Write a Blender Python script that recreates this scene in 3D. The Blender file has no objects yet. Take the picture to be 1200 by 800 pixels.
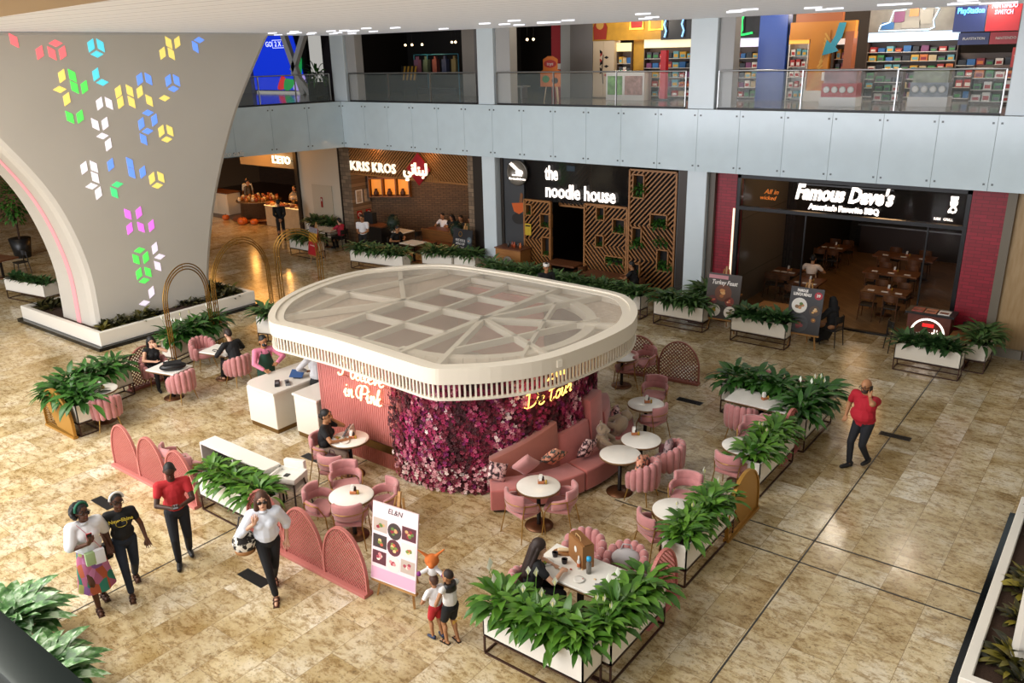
# Shopping-mall atrium with a pink cafe kiosk, built in metres: X runs along the shop fronts, Y towards them, Z up.
import bpy, bmesh, math, random
import numpy as np
from math import sin, cos, pi, radians, atan2, hypot, sqrt
from mathutils import Vector as V, Matrix as M
R = random.Random(11)
SC = bpy.context.scene
COL = SC.collection
TMP = bpy.data.scenes.new('scratch')

# ------------------------------------------------------------------ colours and materials
def lin(c):
    return c / 12.92 if c <= 0.04045 else ((c + 0.055) / 1.055) ** 2.4
def rgb(h):
    h = h.lstrip('#')
    return tuple(lin(int(h[i:i + 2], 16) / 255) for i in (0, 2, 4)) + (1,)
MATS = {}
def mat(name, col, rough=.5, metal=0, emit=0, var=0, scale=6, bump=0, bscale=60, alpha=None, spec=.5, sheen=0):
    if name in MATS: return MATS[name]
    m = bpy.data.materials.new(name); m.use_nodes = True
    nt = m.node_tree; b = nt.nodes['Principled BSDF']; L = nt.links
    c = rgb(col) if isinstance(col, str) else col
    b.inputs['Base Color'].default_value = c
    b.inputs['Roughness'].default_value = rough
    b.inputs['Metallic'].default_value = metal
    b.inputs['Specular IOR Level'].default_value = spec
    if sheen: b.inputs['Sheen Weight'].default_value = sheen
    if emit:
        b.inputs['Emission Color'].default_value = c
        b.inputs['Emission Strength'].default_value = emit
    if var or bump:
        tc = nt.nodes.new('ShaderNodeTexCoord')
    if var:
        n = nt.nodes.new('ShaderNodeTexNoise'); n.inputs['Scale'].default_value = scale; n.inputs['Detail'].default_value = 5
        L.new(tc.outputs['Object'], n.inputs['Vector'])
        r = nt.nodes.new('ShaderNodeValToRGB')
        r.color_ramp.elements[0].position = .3; r.color_ramp.elements[1].position = .7
        r.color_ramp.elements[0].color = tuple(max(0, v * (1 - var)) for v in c[:3]) + (1,)
        r.color_ramp.elements[1].color = tuple(min(1, v * (1 + var)) for v in c[:3]) + (1,)
        L.new(n.outputs['Fac'], r.inputs['Fac']); L.new(r.outputs['Color'], b.inputs['Base Color'])
    if bump:
        n2 = nt.nodes.new('ShaderNodeTexNoise'); n2.inputs['Scale'].default_value = bscale; n2.inputs['Detail'].default_value = 3
        L.new(tc.outputs['Object'], n2.inputs['Vector'])
        bp = nt.nodes.new('ShaderNodeBump'); bp.inputs['Strength'].default_value = bump; bp.inputs['Distance'].default_value = .02
        L.new(n2.outputs['Fac'], bp.inputs['Height']); L.new(bp.outputs['Normal'], b.inputs['Normal'])
    if alpha is not None:
        tr = nt.nodes.new('ShaderNodeBsdfTransparent'); mx = nt.nodes.new('ShaderNodeMixShader')
        mx.inputs['Fac'].default_value = alpha
        L.new(tr.outputs[0], mx.inputs[1]); L.new(b.outputs[0], mx.inputs[2])
        L.new(mx.outputs[0], nt.nodes['Material Output'].inputs['Surface'])
    MATS[name] = m
    return m
def nodes(m):
    nt = m.node_tree
    return nt, nt.nodes['Principled BSDF'], nt.links
def N(nt, kind, **kw):
    n = nt.nodes.new(kind)
    for k, v in kw.items():
        if k in n.inputs: n.inputs[k].default_value = v
        else: setattr(n, k, v)
    return n
def ramp(nt, *stops):
    r = nt.nodes.new('ShaderNodeValToRGB'); e = r.color_ramp.elements
    while len(e) < len(stops): e.new(.5)
    for i, (p, c) in enumerate(stops):
        e[i].position = p; e[i].color = rgb(c) if isinstance(c, str) else c
    return r
def wood(name, c1, c2, rough=.45, axis=(1, 14, 14)):
    if name in MATS: return MATS[name]
    m = mat(name, c1, rough); nt, b, L = nodes(m)
    tc = N(nt, 'ShaderNodeTexCoord'); mp = N(nt, 'ShaderNodeMapping'); mp.inputs['Scale'].default_value = axis
    n = N(nt, 'ShaderNodeTexNoise', Scale=2.0, Detail=6); r = ramp(nt, (.3, c1), (.7, c2))
    L.new(tc.outputs['Object'], mp.inputs['Vector']); L.new(mp.outputs[0], n.inputs['Vector'])
    L.new(n.outputs['Fac'], r.inputs[0]); L.new(r.outputs[0], b.inputs['Base Color'])
    return m

# ------------------------------------------------------------------ mesh builder
class MB:
    def __init__(s): s.v = []; s.f = []; s.m = []; s.s = []
    def add(s, vs, fs, mi=0, sm=False, mx=None):
        o = len(s.v)
        if mx is not None: vs = [tuple(mx @ V(p)) for p in vs]
        s.v += [tuple(p) for p in vs]
        for f in fs:
            s.f.append([i + o for i in f]); s.m.append(mi); s.s.append(sm)
        return s
    def box(s, x0, x1, y0, y1, z0, z1, mi=0, mx=None):
        v = [(x0, y0, z0), (x1, y0, z0), (x1, y1, z0), (x0, y1, z0), (x0, y0, z1), (x1, y0, z1), (x1, y1, z1), (x0, y1, z1)]
        return s.add(v, [(3, 2, 1, 0), (4, 5, 6, 7), (0, 1, 5, 4), (1, 2, 6, 5), (2, 3, 7, 6), (3, 0, 4, 7)], mi, False, mx)
    def cb(s, c, d, mi=0, rz=0, rx=0, ry=0):
        mx = M.Translation(c) @ M.Rotation(rz, 4, 'Z') @ M.Rotation(ry, 4, 'Y') @ M.Rotation(rx, 4, 'X')
        return s.box(-d[0] / 2, d[0] / 2, -d[1] / 2, d[1] / 2, -d[2] / 2, d[2] / 2, mi, mx)
    def beam(s, a, b, w, h, mi=0, up=(0, 0, 1)):
        a, b = V(a), V(b); d = b - a; L = d.length; d.normalize(); u = V(up)
        if abs(d.dot(u)) > .99: u = V((1, 0, 0))
        x = d.cross(u).normalized(); u = x.cross(d)
        mx = M(((d.x, x.x, u.x, a.x), (d.y, x.y, u.y, a.y), (d.z, x.z, u.z, a.z), (0, 0, 0, 1)))
        return s.box(0, L, -w / 2, w / 2, -h / 2, h / 2, mi, mx)
    def tube(s, pts, r, n=8, mi=0, closed=False, sm=True):
        pts = [V(p) for p in pts]; k = len(pts)
        rs = r if isinstance(r, (list, tuple)) else [r] * k
        vs = []; ref = None
        for i, p in enumerate(pts):
            a = pts[i - 1] if (i or closed) else p; b = pts[(i + 1) % k] if (i < k - 1 or closed) else p
            d = (b - a).normalized() if (b - a).length > 1e-9 else V((0, 0, 1))
            if ref is None: ref = V((0, 0, 1)) if abs(d.z) < .9 else V((1, 0, 0))
            x = d.cross(ref)
            if x.length < 1e-4: x = d.cross(V((.3, 1, .2)))
            x.normalize(); y = x.cross(d); ref = y
            vs += [p + (x * cos(2 * pi * j / n) + y * sin(2 * pi * j / n)) * rs[i] for j in range(n)]
        fs = []
        for i in range(k if closed else k - 1):
            i2 = (i + 1) % k
            for j in range(n):
                fs.append((i * n + j, i2 * n + j, i2 * n + (j + 1) % n, i * n + (j + 1) % n))
        s.add(vs, fs, mi, sm)
        if not closed:
            s.add([vs[j] for j in range(n)], [tuple(range(n))], mi); s.add([vs[(k - 1) * n + j] for j in range(n)], [tuple(reversed(range(n)))], mi)
        return s
    def lathe(s, prof, n=20, c=(0, 0, 0), mi=0, sm=True, sx=1, sy=1):
        vs = [(c[0] + r * cos(2 * pi * j / n) * sx, c[1] + r * sin(2 * pi * j / n) * sy, c[2] + z) for r, z in prof for j in range(n)]
        fs = [(i * n + j, i * n + (j + 1) % n, (i + 1) * n + (j + 1) % n, (i + 1) * n + j) for i in range(len(prof) - 1) for j in range(n)]
        if prof[0][0] > 1e-6: fs.append(tuple(reversed(range(n))))
        if prof[-1][0] > 1e-6: fs.append(tuple((len(prof) - 1) * n + j for j in range(n)))
        return s.add(vs, fs, mi, sm)
    def prism(s, poly, z0, z1, mi=0, mx=None, mside=None):
        n = len(poly)
        vs = [(x, y, z0) for x, y in poly] + [(x, y, z1) for x, y in poly]
        s.add(vs, [tuple(reversed(range(n))), tuple(range(n, 2 * n))], mi, False, mx)
        return s.add(vs, [(i, (i + 1) % n, n + (i + 1) % n, n + i) for i in range(n)], mi if mside is None else mside, False, mx)
    def ring(s, outer, inner, z0, z1, mi=0, mx=None):
        n = len(outer); vs = [(x, y, z) for z in (z0, z1) for pl in (outer, inner) for x, y in pl]; fs = []
        for i in range(n):
            j = (i + 1) % n
            fs += [(i, j, 2 * n + j, 2 * n + i), (n + j, n + i, 3 * n + i, 3 * n + j), (2 * n + i, 2 * n + j, 3 * n + j, 3 * n + i), (j, i, n + i, n + j)]
        return s.add(vs, fs, mi, False, mx)
    def ell(s, c, r, mi=0, nu=12, nv=8, mx=None):
        if not isinstance(r, (list, tuple)): r = (r, r, r)
        vs = [(c[0], c[1], c[2] - r[2])]
        for i in range(1, nv):
            t = -pi / 2 + pi * i / nv
            vs += [(c[0] + r[0] * cos(t) * cos(2 * pi * j / nu), c[1] + r[1] * cos(t) * sin(2 * pi * j / nu), c[2] + r[2] * sin(t)) for j in range(nu)]
        vs.append((c[0], c[1], c[2] + r[2])); e = len(vs) - 1
        fs = [(0, 1 + (j + 1) % nu, 1 + j) for j in range(nu)] + [(e, 1 + (nv - 2) * nu + j, 1 + (nv - 2) * nu + (j + 1) % nu) for j in range(nu)]
        fs += [(1 + i * nu + j, 1 + i * nu + (j + 1) % nu, 1 + (i + 1) * nu + (j + 1) % nu, 1 + (i + 1) * nu + j) for i in range(nv - 2) for j in range(nu)]
        return s.add(vs, fs, mi, True, mx)
    def caps(s, a, ra, b, rb, n=12, mi=0):
        """a limb: cone between two balls"""
        a, b = V(a), V(b); d = (b - a)
        if d.length < 1e-6: return s.ell(a, ra, mi)
        L = d.length; d.normalize(); x = d.orthogonal().normalized(); y = d.cross(x)
        rows = [(-ra, .02 * ra)] + [(-ra * cos(t), ra * sin(t)) for t in (.5, 1.0, pi / 2)] + [(L + rb * cos(t), rb * sin(t)) for t in (pi / 2, 1.0, .5)] + [(L + rb, .02 * rb)]
        vs = [a + d * h + (x * cos(2 * pi * j / n) + y * sin(2 * pi * j / n)) * r for h, r in rows for j in range(n)]
        k = len(rows)
        fs = [(i * n + j, i * n + (j + 1) % n, (i + 1) * n + (j + 1) % n, (i + 1) * n + j) for i in range(k - 1) for j in range(n)]
        fs += [tuple(reversed(range(n))), tuple((k - 1) * n + j for j in range(n))]
        return s.add(vs, fs, mi, True)
    def grid(s, fn, nu, nv, mi=0, sm=True, thick=0):
        vs = [fn(i / nu, j / nv) for j in range(nv + 1) for i in range(nu + 1)]
        fs = [(j * (nu + 1) + i, j * (nu + 1) + i + 1, (j + 1) * (nu + 1) + i + 1, (j + 1) * (nu + 1) + i) for j in range(nv) for i in range(nu)]
        return s.add(vs, fs, mi, sm)
    def mesh(s, name, mats, bev=0, seg=2):
        me = bpy.data.meshes.new(name); me.from_pydata(s.v, [], s.f)
        for m in (mats if isinstance(mats, (list, tuple)) else [mats]): me.materials.append(m)
        me.polygons.foreach_set('material_index', s.m); me.polygons.foreach_set('use_smooth', s.s)
        if bev:
            bm = bmesh.new(); bm.from_mesh(me); bmesh.ops.remove_doubles(bm, verts=bm.verts, dist=1e-5)
            es = [e for e in bm.edges if len(e.link_faces) == 2 and e.calc_face_angle(0) > .6]
            bmesh.ops.bevel(bm, geom=es, offset=bev, segments=seg, affect='EDGES', profile=.6, clamp_overlap=True)
            bm.to_mesh(me); bm.free()
            if seg > 1: me.polygons.foreach_set('use_smooth', [True] * len(me.polygons)); me.set_sharp_from_angle(angle=.7)
        me.update(); return me
    def build(s, name, mats, parent=None, loc=None, rz=0, bev=0, seg=2):
        return link(name, s.mesh(name, mats, bev, seg), parent, loc, rz)
def link(name, me, parent=None, loc=None, rz=0):
    o = bpy.data.objects.new(name, me); COL.objects.link(o)
    if parent: o.parent = parent
    if loc: o.location = loc
    if rz: o.rotation_euler = (0, 0, rz)
    return o
def evald(me, mods):
    """the mesh after modifiers, worked out in a scratch scene"""
    o = bpy.data.objects.new('scratch', me); TMP.collection.objects.link(o)
    for kind, kw in mods:
        md = o.modifiers.new(kind, kind)
        for k, v in kw.items(): setattr(md, k, v)
    vl = TMP.view_layers[0]; vl.update(); dg = vl.depsgraph
    r = bpy.data.meshes.new_from_object(o.evaluated_get(dg)); bpy.data.objects.remove(o)
    return r
def skin(mb, vox, mats, name='body', smooth=3, fac=.5):
    """one continuous surface grown around overlapping limbs"""
    me = mb.mesh(name, mats)
    r = evald(me, [('REMESH', dict(mode='VOXEL', voxel_size=vox)), ('SMOOTH', dict(factor=fac, iterations=smooth))])
    r.name = name
    if len(r.materials) == 0:
        for m in (mats if isinstance(mats, (list, tuple)) else [mats]): r.materials.append(m)
    r.polygons.foreach_set('material_index', [0] * len(r.polygons)); r.polygons.foreach_set('use_smooth', [True] * len(r.polygons))
    bpy.data.meshes.remove(me); return r
def text_mesh(body, size, depth=.01, m=None, bold=0, shear=0, spacing=1, align='CENTER', line=1, res=2):
    c = bpy.data.curves.new('lettering', 'FONT'); c.body = body; c.size = size; c.extrude = depth; c.offset = bold; c.shear = shear
    c.space_character = spacing; c.align_x = align; c.align_y = 'CENTER'; c.space_line = line; c.resolution_u = res
    o = bpy.data.objects.new('scratch', c); TMP.collection.objects.link(o)
    vl = TMP.view_layers[0]; vl.update()
    me = bpy.data.meshes.new_from_object(o.evaluated_get(vl.depsgraph)); bpy.data.objects.remove(o)
    me.materials.clear()
    if m: me.materials.append(m)
    return me
def text(name, body, size, m, parent, loc, rot=(pi / 2, 0, 0), w=None, **kw):
    me = text_mesh(body, size, m=m, **kw)
    o = link(name, me, parent, loc); o.rotation_euler = rot
    if w:
        xs = [v.co.x for v in me.vertices]; k = w / max(1e-6, max(xs) - min(xs))
        for v in me.vertices: v.co.x *= k
    return o

# ------------------------------------------------------------------ things, parts, copies
def thing(name, label, cat, loc=(0, 0, 0), rz=0, group=None):
    o = bpy.data.objects.new(name, None); COL.objects.link(o)
    o.location = loc if len(loc) == 3 else (loc[0], loc[1], 0); o.rotation_euler = (0, 0, rz); o.empty_display_size = .1
    return tag(o, label, cat, group)
def tag(o, label, cat, group=None, kind=None):
    o['label'] = label; o['category'] = cat
    if group: o['group'] = group
    if kind: o['kind'] = kind
    return o
def struct(o, label=None):
    o['kind'] = 'structure'
    if label: o['label'] = label
    return o
def sbox(name, x0, x1, y0, y1, z0, z1, m, bev=0, label=None):
    return struct(MB().box(x0, x1, y0, y1, z0, z1).build(name, m, bev=bev, seg=1), label)
def dup(root, loc, rz, label=None, group=None):
    r = root.copy(); COL.objects.link(r); r.location = loc if len(loc) == 3 else (loc[0], loc[1], 0); r.rotation_euler = (0, 0, rz)
    if label: r['label'] = label
    if group: r['group'] = group
    for ch in list(root.children):
        c = ch.copy(); COL.objects.link(c); c.parent = r
        for g in ch.children:
            d = g.copy(); COL.objects.link(d); d.parent = c
    return r
class Kind:
    """the first one placed is the thing built; every later one a copy of it with its parts"""
    def __init__(s, make): s.make = make; s.first = None
    def put(s, loc, rz, label, group=None):
        loc = loc if len(loc) == 3 else (loc[0], loc[1], 0)
        if s.first is None:
            s.first = s.make(); s.first.location = loc; s.first.rotation_euler = (0, 0, rz); s.first['label'] = label
            if group: s.first['group'] = group
            return s.first
        if group is None and 'group' in s.first:
            o = dup(s.first, loc, rz, label)
            del o['group']; return o
        return dup(s.first, loc, rz, label, group)
def face(fx, fy): return atan2(-fx, fy)      # turn so that the thing's +Y looks along (fx, fy)
def arc(cx, cy, r, a0, a1, n): return [(cx + r * cos(a0 + (a1 - a0) * i / n), cy + r * sin(a0 + (a1 - a0) * i / n)) for i in range(n + 1)]
def spline(pts, k=6, closed=False):
    """Catmull-Rom through the points"""
    P_ = [V(p) for p in pts]; n = len(P_); out = []
    for i in range(n if closed else n - 1):
        a, b, c, d = (P_[(i - 1) % n] if closed or i else P_[0]), P_[i], P_[(i + 1) % n], (P_[(i + 2) % n] if closed or i < n - 2 else P_[n - 1])
        for j in range(k):
            t = j / k
            out.append(.5 * ((2 * b) + (c - a) * t + (2 * a - 5 * b + 4 * c - d) * t * t + (3 * b - a - 3 * c + d) * t ** 3))
    if not closed: out.append(P_[-1])
    return out

# ------------------------------------------------------------------ camera, view, light
cam = bpy.data.cameras.new('camera'); cam.sensor_width = 36; cam.lens = 967.23 / 1200 * 36; cam.clip_end = 300
co = bpy.data.objects.new('camera', cam); COL.objects.link(co); SC.camera = co
_p, _r, _y = radians(19.2237), radians(-1.3651), radians(37.7907)
_fw = V((-sin(_y) * cos(_p), cos(_y) * cos(_p), -sin(_p))); _rt = V((cos(_y), sin(_y), 0)); _up = _rt.cross(_fw)
_r2 = _rt * cos(_r) + _up * sin(_r); _u2 = _up * cos(_r) - _rt * sin(_r)
co.matrix_world = M(((_r2.x, _u2.x, -_fw.x, 0), (_r2.y, _u2.y, -_fw.y, 0), (_r2.z, _u2.z, -_fw.z, 7.5), (0, 0, 0, 1)))
SC.view_settings.view_transform = 'Standard'; SC.view_settings.look = 'None'; SC.view_settings.gamma = 1
SC.view_settings.use_curve_mapping = False; SC.view_settings.exposure = -0.06
SC.cycles.use_denoising = True
SC.cycles.max_bounces = 7; SC.cycles.diffuse_bounces = 3; SC.cycles.glossy_bounces = 3; SC.cycles.transparent_max_bounces = 12
SC.cycles.caustics_reflective = False; SC.cycles.caustics_refractive = False
w = bpy.data.worlds.new('daylight'); SC.world = w; w.use_nodes = True
w.node_tree.nodes['Background'].inputs[0].default_value = rgb('#f4f1ea'); w.node_tree.nodes['Background'].inputs[1].default_value = .5
def area(name, loc, sx, sy, power, col='#ffffff', target=None):
    d = bpy.data.lights.new(name, 'AREA'); d.shape = 'RECTANGLE'; d.size = sx; d.size_y = sy; d.energy = power; d.color = rgb(col)[:3]
    o = bpy.data.objects.new(name, d); COL.objects.link(o); o.location = loc
    if target: o.rotation_euler = (V(target) - V(loc)).to_track_quat('-Z', 'Y').to_euler()
    return o
def bulb(name, loc, power, col='#ffd9a0', r=.15):
    d = bpy.data.lights.new(name, 'POINT'); d.energy = power; d.color = rgb(col)[:3]; d.shadow_soft_size = r
    o = bpy.data.objects.new(name, d); COL.objects.link(o); o.location = loc; return o
area('atrium_skylight', (-17, -2, 13), 22, 12, 6400, '#fff8ee', (-13, 4, 0))
area('front_fill', (-17, -12, 6.5), 26, 9, 7000, '#f4f6ff', (-15, 20, 5.5))  # unseen fill lamp added behind the camera to brighten the fascia

# ------------------------------------------------------------------ shared materials
WHITE = mat('white_paint', '#e9e6df', .45); CREAM = mat('cream_paint', '#ddd2bd', .5); BLACK = mat('black_paint', '#0c0c0d', .4)
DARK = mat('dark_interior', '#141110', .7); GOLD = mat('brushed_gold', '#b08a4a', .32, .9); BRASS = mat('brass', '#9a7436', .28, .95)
BROWNM = mat('brown_metal', '#4a3229', .42, .5); STEEL = mat('steel', '#9a9b9a', .3, .9); RED = mat('red_brick_paint', '#8e1024', .55)
PINK = mat('pink_velvet', '#bf7f7e', .8, var=.10, scale=9, sheen=.5); PINKD = mat('pink_frame', '#bb7068', .5); PINKL = mat('pink_piping', '#e3aaa2', .5)
MARBLE = mat('white_marble', '#efece4', .22, var=.04, scale=5)
GLASS = mat('clear_glass', '#c8d6d2', .04, alpha=.07); SMOKE = mat('smoked_glass', '#15171a', .06, alpha=.55)
LIGHTW = mat('lit_white', '#fff4ea', emit=1.5); LIGHTP = mat('lit_warm', '#ffd9a6', emit=3.0)
WOODF = wood('oak_slats', '#a5713d', '#8a5a2c'); WALNUT = wood('walnut', '#7a4a2b', '#5d3520'); PINE = wood('easel_pine', '#b98b52', '#9c6f3c', .5)
SOIL = mat('soil', '#3a271a', .95, bump=.6, bscale=40)

# ------------------------------------------------------------------ floor: polished granite slabs
FLOOR = mat('granite_slabs', '#d8c49b', .16); nt, b, L = nodes(FLOOR)
tc = N(nt, 'ShaderNodeTexCoord')
br = N(nt, 'ShaderNodeTexBrick', Scale=1.0); br.offset = .5; br.inputs['Mortar Size'].default_value = .004; br.inputs['Brick Width'].default_value = 1.22
br.inputs['Row Height'].default_value = .61; br.inputs['Color1'].default_value = (0, 0, 0, 1); br.inputs['Color2'].default_value = (1, 1, 1, 1); br.inputs['Mortar'].default_value = (.5, .5, .5, 1)
br.inputs['Mortar Smooth'].default_value = .2
mp = N(nt, 'ShaderNodeMapping'); mp.inputs['Rotation'].default_value = (0, 0, pi / 2); mp.inputs['Location'].default_value = (.13, .21, 0)
L.new(tc.outputs['Object'], mp.inputs[0]); L.new(mp.outputs[0], br.inputs['Vector'])
# each slab slides its own patch of stone
sc_ = N(nt, 'ShaderNodeVectorMath', operation='SCALE'); sc_.inputs['Scale'].default_value = 37.0; L.new(br.outputs['Color'], sc_.inputs[0])
ad = N(nt, 'ShaderNodeVectorMath', operation='ADD'); L.new(tc.outputs['Object'], ad.inputs[0]); L.new(sc_.outputs[0], ad.inputs[1])
m1 = N(nt, 'ShaderNodeMapping'); m1.inputs['Scale'].default_value = (1.0, 2.0, 1); m1.inputs['Rotation'].default_value = (0, 0, .5); L.new(ad.outputs[0], m1.inputs[0])
n0 = N(nt, 'ShaderNodeTexNoise', Scale=1.1, Detail=6, Roughness=.6); L.new(ad.outputs[0], n0.inputs['Vector'])
r0 = ramp(nt, (.34, '#bba578'), (.5, '#dccdaa'), (.66, '#ece4d1')); L.new(n0.outputs['Fac'], r0.inputs[0])
n1 = N(nt, 'ShaderNodeTexNoise', Scale=4.6, Detail=14, Roughness=.8, Distortion=.35); L.new(m1.outputs[0], n1.inputs['Vector'])
r1 = ramp(nt, (.33, '#68543a'), (.43, '#b59c72'), (.52, '#ffffff')); L.new(n1.outputs['Fac'], r1.inputs[0])
mx0 = N(nt, 'ShaderNodeMix', data_type='RGBA', blend_type='MULTIPLY'); mx0.inputs[0].default_value = .72; L.new(r0.outputs[0], mx0.inputs[6]); L.new(r1.outputs[0], mx0.inputs[7])
n2 = N(nt, 'ShaderNodeTexNoise', Scale=21, Detail=9, Roughness=.76); L.new(ad.outputs[0], n2.inputs['Vector'])
r2 = ramp(nt, (.36, '#54402a'), (.46, '#ffffff')); L.new(n2.outputs['Fac'], r2.inputs[0])
mx = N(nt, 'ShaderNodeMix', data_type='RGBA', blend_type='MULTIPLY'); mx.inputs[0].default_value = .6; L.new(mx0.outputs[2], mx.inputs[6]); L.new(r2.outputs[0], mx.inputs[7])
r3 = ramp(nt, (0, '#cfc2a6'), (.35, '#f3ecdc'), (.7, '#dbd4c6'), (1, '#ffffff')); L.new(br.outputs['Color'], r3.inputs[0])
mx2 = N(nt, 'ShaderNodeMix', data_type='RGBA', blend_type='MULTIPLY'); mx2.inputs[0].default_value = .8; L.new(mx.outputs[2], mx2.inputs[6]); L.new(r3.outputs[0], mx2.inputs[7])
mx3 = N(nt, 'ShaderNodeMix', data_type='RGBA'); L.new(br.outputs['Fac'], mx3.inputs[0]); L.new(mx2.outputs[2], mx3.inputs[6]); mx3.inputs[7].default_value = rgb('#8d7858')
L.new(mx3.outputs[2], b.inputs['Base Color'])
r4 = ramp(nt, (.3, (.13, .13, .13, 1)), (.7, (.22, .22, .22, 1))); L.new(n2.outputs['Fac'], r4.inputs[0]); L.new(r4.outputs[0], b.inputs['Roughness'])
sbox('floor', -62, 14, -12, 44, -.2, 0, FLOOR)
# dark expansion joints let into the slabs
LINE = mat('joint_strip', '#3d3a36', .4, .3)
for (a, b_) in (((-2.83,8.52), (-3.62,21.07)), ((-11.30,3.49), (-11.24,6.84))):
    x = (a[0] + b_[0]) / 2; struct(MB().box(x - .012, x + .012, -12, 22.9, 0, .003).build('trim_1', LINE))
for q in ((-3.15,11.97), (-2.41,11.25)):
    struct(MB().box(-6.5 if q[1] < 12 else -6.5, 6, q[1] - .015, q[1] + .015, 0, .003).build('trim_2', LINE))

# ------------------------------------------------------------------ upper deck, fascia, ceiling
FASC = mat('back_painted_glass', '#c8d8de', .14, var=.03, scale=2.5); SEAM = mat('fascia_seam', '#7f8b8f', .5)
def fascia(name, a, b_, z0, z1, pitch):
    a, b_ = V((*a, 0)), V((*b_, 0)); d = b_ - a; Ln = d.length; d.normalize(); n = int(Ln / pitch)
    ang = atan2(d.y, d.x); mb = MB(); mx_ = M.Translation(a) @ M.Rotation(ang, 4, 'Z')
    mb.box(0, Ln, .03, .3, z0, z1, 1, mx_)
    for i in range(n):
        x0 = i * Ln / n; x1 = (i + 1) * Ln / n
        mb.box(x0 + .004, x1 - .004, 0, .03, z0, z1, 0, mx_)
        for x in (x0 + .09, x1 - .09):
            for z in (z0 + .16, z1 - .16):
                mb.cb(tuple(mx_ @ V((x, -.006, z))), (.045, .02, .045), 2, rz=ang)
    struct(mb.build(name, [FASC, SEAM, mat('bolt', '#565b5c', .35, .8)]))
fascia('trim_3', (-25.6, 22.5), (12, 22.5), 4.15, 5.88, 1.22)
fascia('trim_4', (-27.2, 15.3), (-25.6, 22.5), 4.15, 5.88, 1.25)
UPF = mat('upper_floor', '#6e675c', .12, var=.15, scale=1.5)
mb = MB(); mb.prism([(-25.85, 22.6), (14, 22.6), (14, 38), (-60, 38), (-60, 15), (-27.5, 15)], 5.5, 5.885); struct(mb.build('trim_5', UPF), None)
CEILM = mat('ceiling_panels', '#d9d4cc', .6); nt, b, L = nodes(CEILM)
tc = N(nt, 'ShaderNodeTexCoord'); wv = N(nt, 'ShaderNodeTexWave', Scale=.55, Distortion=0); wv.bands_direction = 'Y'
rr = ramp(nt, (.0, '#b5aea6'), (.06, '#e2ddd6'), (.5, '#e8e3dc'), (1, '#ddd8d2')); L.new(tc.outputs['Object'], wv.inputs['Vector']); L.new(wv.outputs['Fac'], rr.inputs[0]); L.new(rr.outputs[0], b.inputs['Base Color']); b.inputs['Emission Color'].default_value = rgb('#dfe3ea'); b.inputs['Emission Strength'].default_value = .27   # faint glow added to the panels to brighten the ceiling
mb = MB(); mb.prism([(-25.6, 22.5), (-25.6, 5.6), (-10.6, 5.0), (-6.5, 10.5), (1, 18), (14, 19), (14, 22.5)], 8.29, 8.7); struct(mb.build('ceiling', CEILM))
struct(MB().prism([(-60, 38), (-60, 4), (-25.6, 4), (-25.6, 22.5), (14, 22.5), (14, 38)], 8.9, 9.1).build('ceiling_back', mat('shop_ceiling', '#3a3632', .8)))
struct(MB().prism([(-27.5, 15), (-25.8, 22.7), (14, 22.7), (14, 34), (-60, 34), (-60, 15)], 4.17, 4.3).build('ceiling_lower', mat('soffit_dark', '#2c2825', .8)))
# tan drop beam close overhead
struct(MB().prism([(-20, 7.0), (-20, 4.2), (-10, 4.2), (-9.5, 5.72)], 8.25, 8.7).build('ceiling_beam', mat('tan_plaster', '#c4ab8c', .7)))
# dashes of reflected light on the ceiling, put in as glowing bars
DASH = mat('dash_glow', '#f3f6ff', emit=.9)
k = 0
for i in range(46):
    x = -25 + R.random() * 22; y = 17.2 + R.random() * 3.6 + (x + 25) * .02
    o = MB().box(-.18, .18, -.035, .035, -.03, .01).build('light_dash', DASH, None, (x, y, 8.285))
    tag(o, 'short dash of reflected light made as a glowing bar on the ceiling', 'ceiling light', 'reflected light dashes on the atrium ceiling')

# square columns carrying the deck (ground and upper storey)
COLW = mat('column_cladding', '#d3dfe4', .25, var=.02, scale=2); COLG = mat('column_grey', '#a9a8a6', .4)
def column(n, x0, x1, z0, z1, wing=0, dep=.55, m=COLW):
    sbox('column_%d' % n, x0, x1, 22.62, 22.62 + dep, z0, z1, m, .015)
    if wing: sbox('column_side_%d' % n, x1 + .003, x1 + wing, 22.75, 22.6 + dep, z0, z1, COLG, .01)
column(1, -18.7, -18.12, 0, 4.15); column(2, -10.86, -10.24, 0, 4.15)
column(3, -18.75, -18.05, 5.88, 8.9, .6); column(4, -10.95, -10.15, 5.88, 8.9, .45); column(5, -26.1, -25.35, 5.88, 8.9, .5); column(6, -2.95, -2.2, 5.88, 8.9, .3)
sbox('column_7', -19.35, -18.72, 22.9, 23.2, 0, 4.15, mat('bronze_trim', '#3b3530', .4, .5)); sbox('column_8', -11.25, -10.88, 22.9, 23.2, 0, 4.15, MATS['bronze_trim'])
sbox('column_9', -18.1, -17.98, 22.9, 23.2, 0, 4.15, MATS['bronze_trim']); sbox('column_10', -10.22, -10.05, 22.8, 23.2, 0, 4.15, mat('taupe_trim', '#5f564c', .5))

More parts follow.
